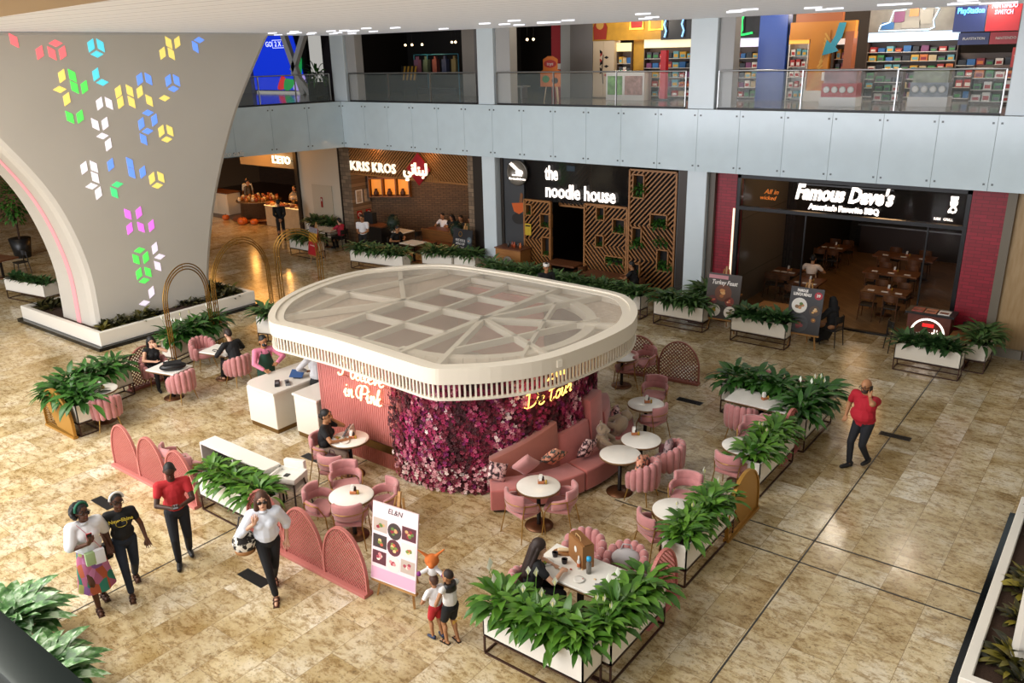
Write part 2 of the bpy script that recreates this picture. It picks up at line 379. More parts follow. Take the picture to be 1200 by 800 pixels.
# glass balustrade of the upper deck: bays of glass between posts, one steel rail each
def balustrade(a, b_, label, pitch=2.4):
    a, b_ = V((*a, 5.885)), V((*b_, 5.885)); d = b_ - a; Ln = d.length; ang = atan2(d.y, d.x)
    t = thing('glass_balustrade', label, 'railing', tuple(a), ang)
    MB().box(0, Ln, -.03, .03, 0, .05).build('base_channel', mat('black_rubber', '#1a1a1c', .5), t)
    MB().tube([(0, 0, 1.03), (Ln, 0, 1.03)], .025, 8).build('handrail', STEEL, t)
    n = max(1, round(Ln / pitch))
    for i in range(n):
        MB().box(i * Ln / n + .03, (i + 1) * Ln / n - .03, -.008, .008, .05, .98).build('glass_panel', GLASS, t)
    for i in range(n + 1):
        MB().box(i * Ln / n - .015, i * Ln / n + .015, -.03, .02, .05, 1.03).build('post', STEEL, t)
balustrade((-26.9, 16.4), (-26.05, 22.4), 'glass balustrade with steel rail in front of the blue screen', 1.5)
balustrade((-25.2, 22.66), (-18.85, 22.66), 'glass balustrade between the dark upper shop and white columns')
balustrade((-17.95, 22.66), (-11.05, 22.66), 'glass balustrade before the red column and orange easel sign')
balustrade((-10.05, 22.66), (-3.05, 22.66), 'glass balustrade before the blue column and toy shelves')

# ------------------------------------------------------------------ the big white arched pillar with coloured light diamonds
PIL = mat('pillar_plaster', '#cbc6bc', .55, var=.02, scale=.6)
XP = -23.0
right = [(14.05, 0), (14.2, .8), (14.4, 1.8), (14.9, 3.5), (15.75, 5.45), (16.5, 6.7), (17.6, 8.3)]
left = [(8.3, 6.4), (9.1, 5.4), (9.8, 4.25), (10.2, 3.15), (10.42, 2.0), (10.44, 1.0), (10.4, 0)]
far = [(3.0, 8.3), (3.0, 0), (3.9, 0), (3.95, 1.0), (4.2, 2.4), (4.8, 4.2), (5.5, 5.4), (6.3, 6.2), (7.3, 6.6)]
rs = [tuple(q) for q in spline([(a, z, 0) for a, z in right], 5)]; ls = [tuple(q) for q in spline([(a, z, 0) for a, z in far[2:] + left], 5)]
prof = [(q[0], q[1]) for q in rs] + [far[0], far[1]] + [(q[0], q[1]) for q in ls]
t = MB(); mxp = M(((0, 0, 1, 0), (1, 0, 0, 0), (0, 1, 0, 0), (0, 0, 0, 1)))
t.prism(prof, -24.9, XP - .28, 0, mxp)
# softened front edge: the outline set in a little and pushed forward
def inset(pl, d):
    out = []; n = len(pl)
    for i in range(n):
        a, p_, c = V(pl[i - 1]), V(pl[i]), V(pl[(i + 1) % n]); e1 = (p_ - a).normalized(); e2 = (c - p_).normalized()
        nn = V((-(e1.y + e2.y), e1.x + e2.x)); nn.normalize(); out.append(tuple(p_ + nn * d))
    return out
pin = inset(prof, .16); n = len(prof)
vs = [(XP - .28, y, z) for y, z in prof] + [(XP - .06, *q) for q in inset(prof, .05)] + [(XP, *q) for q in pin]
t.add(vs, [(i, (i + 1) % n, n + (i + 1) % n, n + i) for i in range(n)] + [(n + i, n + (i + 1) % n, 2 * n + (i + 1) % n, 2 * n + i) for i in range(n)] + [tuple(range(2 * n, 3 * n))], 0)
pil = struct(t.build('arched_pillar', PIL), 'wide pale pillar that flares upward and arches to the left, dotted with coloured diamonds')
# pink light strip set into the soffit of the arch
st = [(p_[0] - .02, p_[1]) for p_ in [(q[0], q[1]) for q in ls] if p_[0] > 7.0]
mb = MB(); PKL = mat('pink_strip_light', '#f2b9bd', .5, emit=.35)
for q0, q1 in zip(st, st[1:]): mb.add([(-24.05, q0[0], q0[1]), (-24.05, q1[0], q1[1]), (-23.8, q1[0], q1[1]), (-23.8, q0[0], q0[1])], [(0, 1, 2, 3), (3, 2, 1, 0)])
mb.build('light_strip', PKL, pil)
# light diamonds: three leanings of one rhombus (y = upright lozenge leaning left, r = leaning right, h = lying)
DCOL = dict(r='#ff7479', c='#5fdcf0', y='#f6de74', b='#6f9dff', g='#5fef62', w='#efe9f2', m='#f27af0', e='#53e08a', p='#ece0f2')
for k_, c in DCOL.items(): mat('diamond_' + k_, c, .4, emit=.78)

DIA = [('r',9.82,8.08,'k'), ('r',10.38,7.79,'l'), ('r',10.82,8.01,'h'), ('r',10.68,7.77,'k'), ('r',10.95,7.78,'l'), ('c',11.73,7.95,'l'), ('c',11.99,7.95,'k'), ('c',11.85,7.73,'h'), ('y',13.99,8.01,'k'), ('y',14.26,8.02,'l'), ('y',13.75,7.73,'l'), ('y',14.02,7.71,'k'), ('b',14.98,8.08,'h'), ('b',14.82,7.89,'k'), ('y',10.82,7.21,'l'), ('g',11.09,7.21,'k'), ('g',11.09,6.92,'k'), ('g',11.35,6.91,'l'), ('y',10.70,6.88,'h'), ('y',10.83,6.63,'l'), ('c',11.72,7.22,'l'), ('c',11.86,7.01,'h'), ('b',12.94,7.06,'l'), ('b',13.20,7.05,'k'), ('b',13.80,6.99,'l'), ('b',14.06,6.98,'k'), ('b',13.92,6.75,'h'), ('y',12.26,6.75,'l'), ('y',12.59,6.76,'k'), ('y',12.88,6.72,'l'), ('y',12.27,6.47,'l'), ('y',12.59,6.46,'k'), ('y',13.12,6.47,'k'), ('y',13.60,6.51,'h'), ('w',11.68,6.47,'l'), ('w',11.94,6.46,'k'), ('g',10.82,6.17,'k'), ('g',11.09,6.17,'l'), ('w',11.46,5.94,'k'), ('w',11.73,5.94,'l'), ('w',11.60,5.62,'h'), ('w',11.72,5.38,'l'), ('b',13.02,6.14,'h'), ('b',13.18,5.93,'l'), ('b',12.77,5.86,'l'), ('b',12.92,5.64,'h'), ('b',12.76,5.43,'k'), ('y',13.34,5.61,'l'), ('y',13.61,5.60,'k'), ('y',13.47,5.36,'h'), ('w',10.94,4.84,'l'), ('w',11.21,4.84,'k'), ('w',11.19,4.55,'k'), ('w',11.05,4.33,'h'), ('w',11.20,4.12,'l'), ('b',11.68,4.84,'l'), ('b',12.24,4.82,'k'), ('b',12.24,4.55,'k'), ('b',12.57,4.53,'l'), ('e',11.77,4.28,'h'), ('e',11.64,4.07,'k'), ('y',12.82,4.32,'l'), ('y',13.10,4.32,'k'), ('y',12.95,4.09,'h'), ('m',11.92,3.42,'k'), ('m',12.25,3.41,'l'), ('m',11.90,3.01,'l'), ('m',12.24,2.99,'k'), ('m',12.56,2.98,'l'), ('g',12.08,2.34,'h'), ('g',11.93,2.10,'k'), ('g',12.23,2.09,'l'), ('p',12.55,2.31,'l'), ('p',12.66,2.03,'h'), ('p',12.55,1.77,'k'), ('g',11.94,1.67,'l'), ('g',12.22,1.66,'k'), ('g',12.06,1.43,'h'), ('p',12.22,1.04,'l'), ('p',11.95,0.77,'h')]
for c_, y, z, kd in DIA:
    if z > 8.2: continue
    a, h = {'l': (.12, .065), 'k': (.12, -.065), 'h': (.155, 0)}[kd]
    q = [(y - .175, z), (y, z - .088), (y + .175, z), (y, z + .088)] if kd == 'h' else [(y - .085, z - .125 - h * .75), (y + .085, z - .125 + h * .75), (y + .085, z + .125 + h * .75), (y - .085, z + .125 - h * .75)]
    mb = MB().prism(q, XP - .005, XP + .012, 0, mxp)
    mb.build('light_diamond', MATS['diamond_' + c_], pil)

# ------------------------------------------------------------------ shop fronts at floor level
SY = 22.95
BRICK = mat('painted_red_brick', '#8d0f22', .5); nt, b, L = nodes(BRICK)
tc = N(nt, 'ShaderNodeTexCoord'); mp = N(nt, 'ShaderNodeMapping'); mp.inputs['Rotation'].default_value = (pi / 2, 0, 0); L.new(tc.outputs['Object'], mp.inputs[0])
bt = N(nt, 'ShaderNodeTexBrick', Scale=1.0); bt.inputs['Brick Width'].default_value = .3; bt.inputs['Row Height'].default_value = .09; bt.inputs['Mortar Size'].default_value = .008
for k, c in (('Color1', '#97122a'), ('Color2', '#820c20'), ('Mortar', '#6a0a1a')): bt.inputs[k].default_value = rgb(c)
L.new(mp.outputs[0], bt.inputs['Vector']); L.new(bt.outputs['Color'], b.inputs['Base Color'])
def bricks(name, c1, c2, cm, bw, rh, rough=.75, rot=(pi / 2, 0, 0)):
    m = mat(name, c1, rough); nt, b, L = nodes(m)
    tc = N(nt, 'ShaderNodeTexCoord'); mp = N(nt, 'ShaderNodeMapping'); mp.inputs['Rotation'].default_value = rot; L.new(tc.outputs['Object'], mp.inputs[0])
    bt = N(nt, 'ShaderNodeTexBrick', Scale=1.0); bt.inputs['Brick Width'].default_value = bw; bt.inputs['Row Height'].default_value = rh; bt.inputs['Mortar Size'].default_value = .012
    for k, c in (('Color1', c1), ('Color2', c2), ('Mortar', cm)): bt.inputs[k].default_value = rgb(c)
    L.new(mp.outputs[0], bt.inputs['Vector']); L.new(bt.outputs['Color'], b.inputs['Base Color']); return m
STONE = bricks('rough_stone', '#8e7860', '#6d5a47', '#5a4c3d', .34, .16)
BROWNBRICK = bricks('brown_brick', '#6d5236', '#5a432c', '#3d2d1d', .26, .08)
CHAR = bricks('charcoal_brick', '#1b1816', '#26211d', '#0e0c0b', .26, .09)
sbox('wall_red_left', -10.42, -9.44, SY, SY + .5, 0, 4.15, BRICK); sbox('wall_red_right', -3.39, -2.62, SY, SY + .5, 0, 4.15, BRICK)
sbox('wall_oak', -2.58, 14, 23.0, 23.4, 0, 4.15, wood('pale_oak', '#a98f68', '#97794f', .45, (6, 1, 1)))
sbox('trim_6', -2.62, -2.42, 22.88, 23.05, 0, 4.15, mat('taupe_trim2', '#6d6455', .5)); sbox('baseboard_oak', -2.42, -1.75, 22.9, 23.0, 0, .22, mat('grey_skirting', '#8b8579', .5))
sbox('door_1', -1.72, .1, 22.9, 22.99, 0, 3.9, mat('brown_panel', '#6b5d52', .3))

# --- the barbecue restaurant: dark room with parquet floor behind a black frame
PARQ = mat('parquet', '#8a6a45', .3); nt, b, L = nodes(PARQ)
tc = N(nt, 'ShaderNodeTexCoord'); mp = N(nt, 'ShaderNodeMapping'); mp.inputs['Rotation'].default_value = (0, 0, pi / 4); L.new(tc.outputs['Object'], mp.inputs[0])
bt = N(nt, 'ShaderNodeTexBrick', Scale=1.0); bt.inputs['Brick Width'].default_value = .7; bt.inputs['Row Height'].default_value = .14; bt.inputs['Mortar Size'].default_value = .004
for k, c in (('Color1', '#94714a'), ('Color2', '#7c5c3a'), ('Mortar', '#4c3824')): bt.inputs[k].default_value = rgb(c)
L.new(mp.outputs[0], bt.inputs['Vector']); L.new(bt.outputs['Color'], b.inputs['Base Color'])
sbox('floor_restaurant', -9.4, -3.4, SY + .06, 34, 0, .012, PARQ)
sbox('wall_restaurant_left', -9.9, -9.42, SY + .5, 27.2, 0, 4.15, bricks('grey_planks', '#6a6256', '#5a5348', '#3c372f', 1.8, .3, rot=(pi / 2, 0, pi / 2)))
sbox('wall_restaurant_brick', -9.9, -9.1, 27.2, 34, 0, 4.15, bricks('charcoal_brick_side', '#2a2420', '#3a312a', '#100d0b', .3, .1, rot=(pi / 2, 0, pi / 2)))
sbox('wall_restaurant_back', -9.9, -2.6, 33.8, 34.2, 0, 4.15, CHAR)
sbox('wall_restaurant_right', -3.4, -2.7, SY + .5, 34, 0, 4.15, CHAR)
BF = mat('black_frame', '#0b0b0c', .35, .3)
t = MB().box(-9.43, -9.33, SY, SY + .12, 0, 4.1).box(-3.5, -3.4, SY, SY + .12, 0, 4.1).box(-9.43, -3.4, SY, SY + .12, 3.98, 4.14).box(-9.43, -3.4, SY - .02, SY + .14, 3.08, 3.18).box(-9.43, -3.4, SY, SY + .12, 0, .05)
t.box(-7.42, -7.38, SY + .03, SY + .08, .05, 3.1).box(-4.3, -4.26, SY + .03, SY + .08, .05, 3.1)
struct(t.build('window_1', BF))
struct(MB().box(-9.33, -7.42, SY + .05, SY + .06, .05, 3.08).box(-9.33, -3.5, SY + .05, SY + .06, 3.18, 3.98).box(-4.26, -3.5, SY + .05, SY + .06, .05, 3.08).build('window_1_glass', mat('shop_glass', '#181818', .04, alpha=.16)))
sbox('trim_7', -9.5, -9.45, SY - .04, SY, .1, 3.1, mat('edge_light', '#ffe9c8', emit=1.1))
# backlit sign letters
def sign(name, label, loc, rz=0): return thing(name, label, 'sign', loc, rz)
s = sign('restaurant_sign', 'glowing white script sign over the barbecue restaurant front', (-6.45, SY - .05, 3.62))
text('script_letters', "Famous Dave's", .56, LIGHTW, s, (0, -.02, .1), w=2.55, bold=.022, shear=.22, depth=.03)
text('tagline_letters', "America's Favorite BBQ", .2, LIGHTW, s, (.05, -.02, -.27), w=1.85, bold=.012, depth=.02)
MB().box(-1.25, 1.25, .02, .04, .3, .34).build('mounting_rail', BLACK, s)
s = sign('vertical_sign', 'small upright white letters sign at the dark glass corner', (-3.83, SY - .04, 3.62))
text('letters', 'BBQ', .22, LIGHTW, s, (.06, -.01, .08), rot=(pi / 2, pi / 2, 0), bold=.012, depth=.015)
text('small_letters', 'RIBS  GRILL', .09, LIGHTW, s, (-.12, -.01, -.3), depth=.01)
s = sign('neon_flame_sign', 'small orange neon script sign inside the dark glass', (-8.85, SY + .9, 3.42))
NEO = mat('orange_neon', '#ff8a2a', emit=.55)
text('letters', 'All in', .2, NEO, s, (.1, 0, .08), shear=.3, depth=.01); text('letters', 'wicked', .17, NEO, s, (0, 0, -.1), shear=.3, depth=.01)
s = thing('exit_sign', 'dim yellow exit sign hanging behind the dark glass', 'sign', (-6.6, 26.6, 3.7))
MB().box(-.26, .26, -.02, .02, -.1, .1).build('lit_panel', mat('exit_yellow', '#b09a3a', emit=.25), s); text('letters', 'EXIT', .14, BLACK, s, (0, -.025, 0), depth=.003)
# kitchen pass and clerestory seen at the back
s = thing('kitchen_counter', 'steel kitchen pass with hanging glasses at the back of the dark restaurant', 'counter', (-6.2, 33, 0))
MB().box(-2.2, 2.4, -.35, .35, 0, 1.05).build('counter_body', mat('dark_timber', '#2a1a12', .5), s); MB().box(-2.3, 2.5, -.4, .4, 1.05, 1.1).build('counter_top', STEEL, s)
mb = MB().box(-2.2, 2.4, -.25, .25, 2.7, 2.76)
for i in range(26): mb.lathe([(.01, 0), (.012, .06), (.04, .1), (.035, .18)], 8, (-2.1 + i * .17, R.uniform(-.2, .2), 2.76 - .25))
mb.build('glass_rack', mat('glassware', '#9fb0aa', .15, .2, emit=.06), s)
for i in range(4):
    struct(MB().box(-5.95 + i * .72, -5.35 + i * .72, 33.7, 33.78, 3.2, 3.85).build('window_%d' % (i + 10), mat('grey_pane', '#6f7678', .3, emit=.12)))
for x, y, e in ((-6, 26, 85), (-5, 30, 45), (-8, 25, 22), (-7.5, 30.5, 25)): bulb('restaurant_lamp', (x, y, 3.7), e * .8, '#ffc78c', .45)

# --- the noodle restaurant
NGR = mat('charcoal_wall', '#3b3d40', .5, var=.1, scale=1.5)
sbox('wall_noodle_left', -17.98, -17.12, SY, SY + .3, 0, 4.15, NGR)
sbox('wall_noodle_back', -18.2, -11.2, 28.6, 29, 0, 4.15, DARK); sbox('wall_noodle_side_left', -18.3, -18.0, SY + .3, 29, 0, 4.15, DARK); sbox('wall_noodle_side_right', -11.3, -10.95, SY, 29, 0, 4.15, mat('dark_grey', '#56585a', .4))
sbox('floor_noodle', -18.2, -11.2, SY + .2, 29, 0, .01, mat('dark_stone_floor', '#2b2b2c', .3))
struct(MB().box(-17.2, -13.02, SY + .05, SY + .1, 2.72, 4.14).build('window_2', mat('dark_fascia_glass', '#141315', .08, alpha=.7)))
s = sign('noodle_sign', 'two line glowing white lower case sign on black glass', (-15.0, SY - .04, 3.3))
text('letters', 'the', .66, LIGHTW, s, (-1.19, 0, .38), align='LEFT', w=.52, bold=.012, depth=.02)
text('letters', 'noodle house', .66, LIGHTW, s, (-1.19, 0, -.2), align='LEFT', w=2.72, bold=.012, depth=.02)
s = sign('round_badge_sign', 'round steel badge sign with white bowl and chopsticks on grey wall', (-17.35, SY - .02, 3.62))
MB().lathe([(0, 0), (.44, 0), (.44, .06), (.38, .08), (.38, .05), (0, .05)], 28).build('disc', [mat('badge_grey', '#6f6a62', .4, .6)], s).rotation_euler = (pi / 2, 0, 0)
mb = MB(); mb.beam((-.3, -.06, .3), (.05, -.06, .05), .03, .05).beam((-.24, -.06, .34), (.1, -.06, .08), .03, .05).ell((.1, -.06, .02), (.17, .03, .1)).box(-.2, .22, -.075, -.05, -.1, -.06)
mb.build('bowl_mark', LIGHTW, s); text('letters', 'the noodle house', .1, LIGHTW, s, (.02, -.07, -.2), bold=.004)
s = thing('bowl_mural', 'orange bowl painted over a dark round shadow on the grey wall', 'mural', (-17.35, SY - .012, 2.45))
MB().prism([(-.3, .1), (.3, .16), (.22, -.14), (.02, -.26), (-.2, -.18)], 0, .012, 0, M.Rotation(pi / 2, 4, 'X')).build('bowl', mat('bowl_orange', '#c85a1d', .5), s)
MB().prism([(x * .3, y * .2 - .42) for x, y in arc(0, 0, 1, 0, 2 * pi, 18)[:-1]], 0, .01, 0, M.Rotation(pi / 2, 4, 'X')).build('shadow_bowl', mat('bowl_black', '#1f1c1b', .5), s)
MB().prism([(.02, .1), (.1, .5), (.2, .45), (.16, .12)], 0, .01, 0, M.Rotation(pi / 2, 4, 'X')).build('chopsticks', mat('bowl_brown', '#7a4a26', .5), s)
def clip_line(p0, d, x0, x1, z0, z1):
    t0, t1 = -99, 99
    for p_, dd, lo, hi in ((p0[0], d[0], x0, x1), (p0[1], d[1], z0, z1)):
        if abs(dd) < 1e-9:
            if p_ < lo or p_ > hi: return None
            continue
        a, b_ = (lo - p_) / dd, (hi - p_) / dd
        t0 = max(t0, min(a, b_)); t1 = min(t1, max(a, b_))
    return (t0, t1) if t1 - t0 > .02 else None
def slat_screen(label, x0, x1, z0, z1, regions, niches, y=SY):
    """oak screen of slanting slats around framed openings"""
    t = thing('slat_screen', label, 'screen', ((x0 + x1) / 2, y, z0)); cx = (x0 + x1) / 2
    mb = MB(); W = .06
    for a, b_ in (((x0, z0), (x1, z0)), ((x0, z1), (x1, z1)), ((x0, z0), (x0, z1)), ((x1, z0), (x1, z1))): mb.beam((a[0] - cx, 0, a[1] - z0), (b_[0] - cx, 0, b_[1] - z0), .1, W)
    mb.build('frame', WOODF, t)
    mb = MB()
    for (ra, rb, rc, rd, sgn) in regions:
        d = (cos(.82) , sgn * sin(.82)); nrm = (-d[1], d[0]); c = ((ra + rb) / 2, (rc + rd) / 2); h = hypot(rb - ra, rd - rc) / 2
        k = -h
        while k < h:
            p0 = (c[0] + nrm[0] * k, c[1] + nrm[1] * k); q = clip_line(p0, d, ra, rb, rc, rd)
            if q:
                # cut out the openings
                segs = [q]
                for n_ in niches:
                    e = clip_line(p0, d, n_[0], n_[1], n_[2], n_[3])
                    if e:
                        segs = [s_ for sg in segs for s_ in ((sg[0], min(sg[1], e[0])), (max(sg[0], e[1]), sg[1])) if s_[1] - s_[0] > .03]
                for a, b_ in segs: mb.beam((p0[0] + d[0] * a - cx, 0, p0[1] + d[1] * a - z0), (p0[0] + d[0] * b_ - cx, 0, p0[1] + d[1] * b_ - z0), .06, .042)
            k += .115
    mb.build('slats', WOODF, t)
    for n_ in niches:
        mb = MB(); a, b_, c, d = n_[0] - cx, n_[1] - cx, n_[2] - z0, n_[3] - z0
        for u, v in (((a, c), (b_, c)), ((a, d), (b_, d)), ((a, c), (a, d)), ((b_, c), (b_, d))): mb.beam((u[0], .03, u[1]), (v[0], .03, v[1]), .2, .04)
        mb.build('niche_frame', WOODF, t)
    MB().box(x0 - cx, x1 - cx, .14, .16, 0, z1 - z0).build('backing', mat('screen_back', '#120d0a', .8), t)
    return t
NICH = []
def nrect(a, b_): return (min(a[0], b_[0]), max(a[0], b_[0]), min(a[1], b_[1]), max(a[1], b_[1]))
big = [nrect((-12.82,3.86), (-12.44,3.15)), nrect((-12.18,2.69), (-11.61,2.27)), nrect((-12.81,2.20), (-12.48,1.60)), nrect((-11.90,1.59), (-11.52,0.92)), nrect((-12.80,1.03), (-12.51,0.64))]
mid = [nrect((-14.15,2.73), (-13.85,2.31)), nrect((-13.53,2.40), (-13.08,1.95)), nrect((-14.17,1.80), (-13.87,1.41)), nrect((-13.80,1.16), (-13.11,0.90))]
lft = [nrect((-17.02,2.57), (-16.77,2.20)), nrect((-16.40,2.30), (-16.02,1.83)), nrect((-16.34,1.50), (-16.02,0.85))]
slat_screen('tall oak slat screen with plant niches beside the white column', -12.95, -11.34, .05, 4.0, [(-12.95, -11.34, 2.3, 4.0, 1), (-12.95, -11.34, 1.15, 2.3, -1), (-12.95, -11.34, .05, 1.15, 1)], big)
slat_screen('lower oak slat screen standing right of the dark doorway', -14.62, -13.02, .05, 2.78, [(-14.62, -13.02, 1.5, 2.78, 1), (-14.62, -13.02, .7, 1.5, -1), (-14.62, -13.02, .05, .7, -1)], mid)
slat_screen('narrow oak slat screen beside the host desk', -17.1, -16.0, .05, 2.72, [(-17.1, -16.0, 1.4, 2.72, 1), (-17.1, -16.0, .05, 1.4, -1)], lft)
slat_screen('small oak slat screen hung above the dark doorway', -15.95, -14.75, 2.55, 4.0, [(-15.95, -14.75, 2.55, 3.2, -1), (-15.95, -14.75, 3.2, 4.0, 1)], [], SY + .5)
s = thing('host_desk', 'oak host desk with a round grey medallion below the orange bowl', 'desk', (-17.35, 22.55, 0))
MB().box(-.55, .55, -.3, .3, 0, 1.05).build('body', WOODF, s, bev=.01, seg=1); MB().box(-.58, .58, -.33, .33, 1.05, 1.09).build('top', WALNUT, s)
MB().lathe([(0, 0), (.2, 0), (.2, .03), (.17, .04), (0, .035)], 24).build('medallion', mat('medallion_grey', '#8d8a84', .4, .5), s, (0, -.3, .62)).rotation_euler = (pi / 2, 0, 0)
for i, c in enumerate(('#3a3a38', '#8a3b20', '#b5502a', '#40352c', '#c46a35')):
    o = MB().lathe([(0, 0), (.04, 0), (.045, .1), (.02, .16), (.02, .2), (0, .2)], 10).build('sauce_bottle', mat('sauce_%d' % i, c, .35), None, (-17.5 + i * .13, 22.5 + .06 * (i % 2), 1.09))
    tag(o, ('black', 'rust red', 'orange', 'dark brown', 'pale orange')[i] + ' sauce bottle standing on the oak host desk', 'bottle', 'bottles on the host desk')
s = thing('wall_menu', 'small yellow menu board hung on the narrow slat screen', 'menu', (-16.92, SY - .07, 1.7)); MB().box(-.13, .13, 0, .02, -.2, .2).build('board', mat('menu_yellow', '#c0a326', .5), s); MB().box(-.1, .1, -.004, 0, .1, .15).build('heading', BLACK, s)
s = thing('cabinet_monitor', 'small lit screen hanging behind the noodle house glass', 'screen', (-15.35, 23.2, 3.85)); MB().box(-.18, .18, 0, .03, -.1, .1).build('bezel', BLACK, s); MB().box(-.16, .16, -.006, 0, -.085, .085).build('display', mat('screen_blue', '#8fb9d8', emit=.6), s)
for x, e in ((-15.5, 14), (-12.5, 14)): bulb('noodle_lamp', (x, 25.5, 3.6), e, '#ffcf9a')

# --- the grill with the slatted timber canopy
sbox('wall_grill_left', -26.8, -26.2, 23.2, 24.25, 0, 4.15, STONE); sbox('wall_grill_right', -19.86, -19.36, 23.2, 23.7, 0, 4.15, STONE)
struct(MB().box(0, 7.2, 0, .2, 0, 4.15).build('wall_grill_brick', BROWNBRICK, None, (-26.3, 24.2, 0), radians(30))); sbox('wall_grill_back', -20.6, -19.4, 27.9, 28.1, 0, 4.15, BROWNBRICK); sbox('wall_grill_side', -19.5, -19.4, 23.7, 29, 0, 4.15, DARK)
sbox('floor_grill', -26.2, -19.4, 23.4, 28.6, 0, .012, wood('dark_floor', '#3d2a1c', '#2c1d13', .4))
sbox('trim_8', -26.85, -26.8, 23.15, 23.3, 0, 4.15, MATS['bronze_trim'])
t = thing('timber_canopy', 'slatted timber canopy with chevron slats carrying the lit grill sign', 'canopy', (-23, 23.2, 0))
MB().box(-3.2, 3.14, .1, .2, 3.02, 4.1).build('backing', wood('canopy_back', '#5d3a1f', '#4a2d17'), t)
mb = MB()
def slats(mb, x0, x1, z0, z1, ang, pitch, cut=None):
    d = (cos(ang), sin(ang)); nrm = (-d[1], d[0]); c = ((x0 + x1) / 2, (z0 + z1) / 2); h = hypot(x1 - x0, z1 - z0) / 2; k = -h
    while k < h:
        p0 = (c[0] + nrm[0] * k, c[1] + nrm[1] * k); q = clip_line(p0, d, x0, x1, z0, z1)
        if q: mb.beam((p0[0] + d[0] * q[0], .05, p0[1] + d[1] * q[0]), (p0[0] + d[0] * q[1], .05, p0[1] + d[1] * q[1]), .08, .05)
        k += pitch
slats(mb, -3.2, .5, 3.02, 4.1, .75, .1); slats(mb, .5, 3.14, 3.02, 4.1, -.75, .1)
for i in range(22): mb.box(-.4 + i * .1, -.33 + i * .1, -.02, .02, 2.95, 3.05 + min(i, 22 - i) * .035)
mb.box(-3.2, 3.14, 0, .2, 2.96, 3.02).build('slats', WOODF, t)
s = sign('grill_sign', 'glowing white capital letters on the slatted timber canopy', (-24.75, 23.08, 3.33))
[text('letters', wd, .52, mat('lit_cream', '#fff0d2', emit=1.2), s, (dx, 0, 0), w=ww, bold=.008, depth=.03, spacing=1.08) for wd, dx, ww in (('KRIS', -.72, 1.1), ('KROS', .66, 1.3))]
MB().box(-1.2, 1.2, .03, .05, -.02, .02).build('mounting_rail', BLACK, s)
s = sign('diamond_sign', 'red diamond sign with glowing cream script letters on the timber canopy', (-22.2, 23.05, 3.42))
MB().prism([(-.62, 0), (0, -.62), (.62, 0), (0, .62)], 0, .05, 0, M.Translation((0, .05, 0)) @ M.Rotation(pi / 2, 4, 'X')).build('diamond', mat('sign_red', '#9d1020', .45), s, bev=.01)
text('letters', '\uFEF2\uFEE7\uFE8E\uFEE8\uFE92\uFEDF', .6, MATS['lit_cream'], s, (-.12, -.03, -.02), w=1.25, bold=.02, depth=.03)
s = sign('green_neon_sign', 'green neon script sign on the brown brick wall', (-20.7, 25.4, 2.62))
text('letters', '\uFEE5\uFE8E\uFEE8\uFE92\uFEDF \uFEE6\uFEE3', .36, mat('green_neon', '#2bff7c', emit=1.6), s, (0, 0, 0), w=1.35, bold=.012, depth=.015)
MB().tube([(-.9, .02, -.25), (-.9, .02, .3), (-.1, .02, .32)], .012).build('cable', BLACK, s)
t = thing('lit_wall_shelf', 'amber lit wall shelf of six compartments on the stone wall', 'shelf', (-25.3, 24.45, 1.9), radians(30))
mb = MB().box(-.9, .9, .3, .34, 0, 1.6)
for i in range(4): mb.box(-.9 + i * .58, -.86 + i * .58, 0, .3, 0, 1.6)
for z in (0, .78, 1.56): mb.box(-.9, .9, 0, .3, z, z + .05)
mb.build('case', wood('amber_wood', '#8a5a26', '#6d431a'), t)
for i in range(3):
    for j in range(2): MB().box(-.82 + i * .58, -.36 + i * .58, .27, .29, .08 + j * .78, .72 + j * .78).build('backlight', mat('amber_light', '#d9822b', emit=.9), t)
for i in range(5):
    o = MB().lathe([(0, 0), (.09, 0), (.12, .12), (.06, .24), (.06, .3), (0, .3)], 10).build('clay_jug', mat('clay', '#4d2a16', .6), None, tuple(M.Translation((-25.3, 24.45, 0)) @ M.Rotation(radians(30), 4, 'Z') @ V((-.6 + (i % 3) * .58, .14, 1.95 + .78 * (i // 3)))))
    tag(o, 'dark clay jug standing in the amber lit shelf compartment', 'jug', 'clay jugs on the lit shelf')
for i, (x, z) in enumerate((((-24.05,2.16)), ((-23.61,2.30)))):
    pass
for i, (dx, w_) in enumerate(((0, .42), (.6, .4))):
    t = thing('framed_print', ('white framed print nearest the stone corner', 'grey framed print beside the amber shelf')[i], 'picture', (-26.18, 23.55 + i * .42, 2.0), pi / 2)
    MB().ring([(-.18, -.28), (.18, -.28), (.18, .28), (-.18, .28)], [(-.14, -.24), (.14, -.24), (.14, .24), (-.14, .24)], 0, .03, 0, M.Rotation(pi / 2, 4, 'X')).build('frame', WHITE if i == 0 else mat('grey_frame', '#8b8378', .5), t)
    MB().box(-.14, .14, -.005, .005, -.24, .24).build('print', mat('print_grey', '#a79c8d', .6, var=.3, scale=9), t)
    t = thing('red_notice', ('red notice sign low on the stone wall corner', 'red notice sign low beside the framed prints')[i], 'sign', (-26.18, 23.5 + i * .5, 1.25), pi / 2)
    MB().box(-.13, .13, -.015, .0, -.16, .16).build('plate', mat('notice_red', '#a3201c', .4), t); MB().ring(arc(0, 0, .09, 0, 2 * pi, 16)[:-1], arc(0, 0, .055, 0, 2 * pi, 16)[:-1], .015, .02, 0, M.Rotation(pi / 2, 4, 'X')).build('ring_mark', WHITE, t)
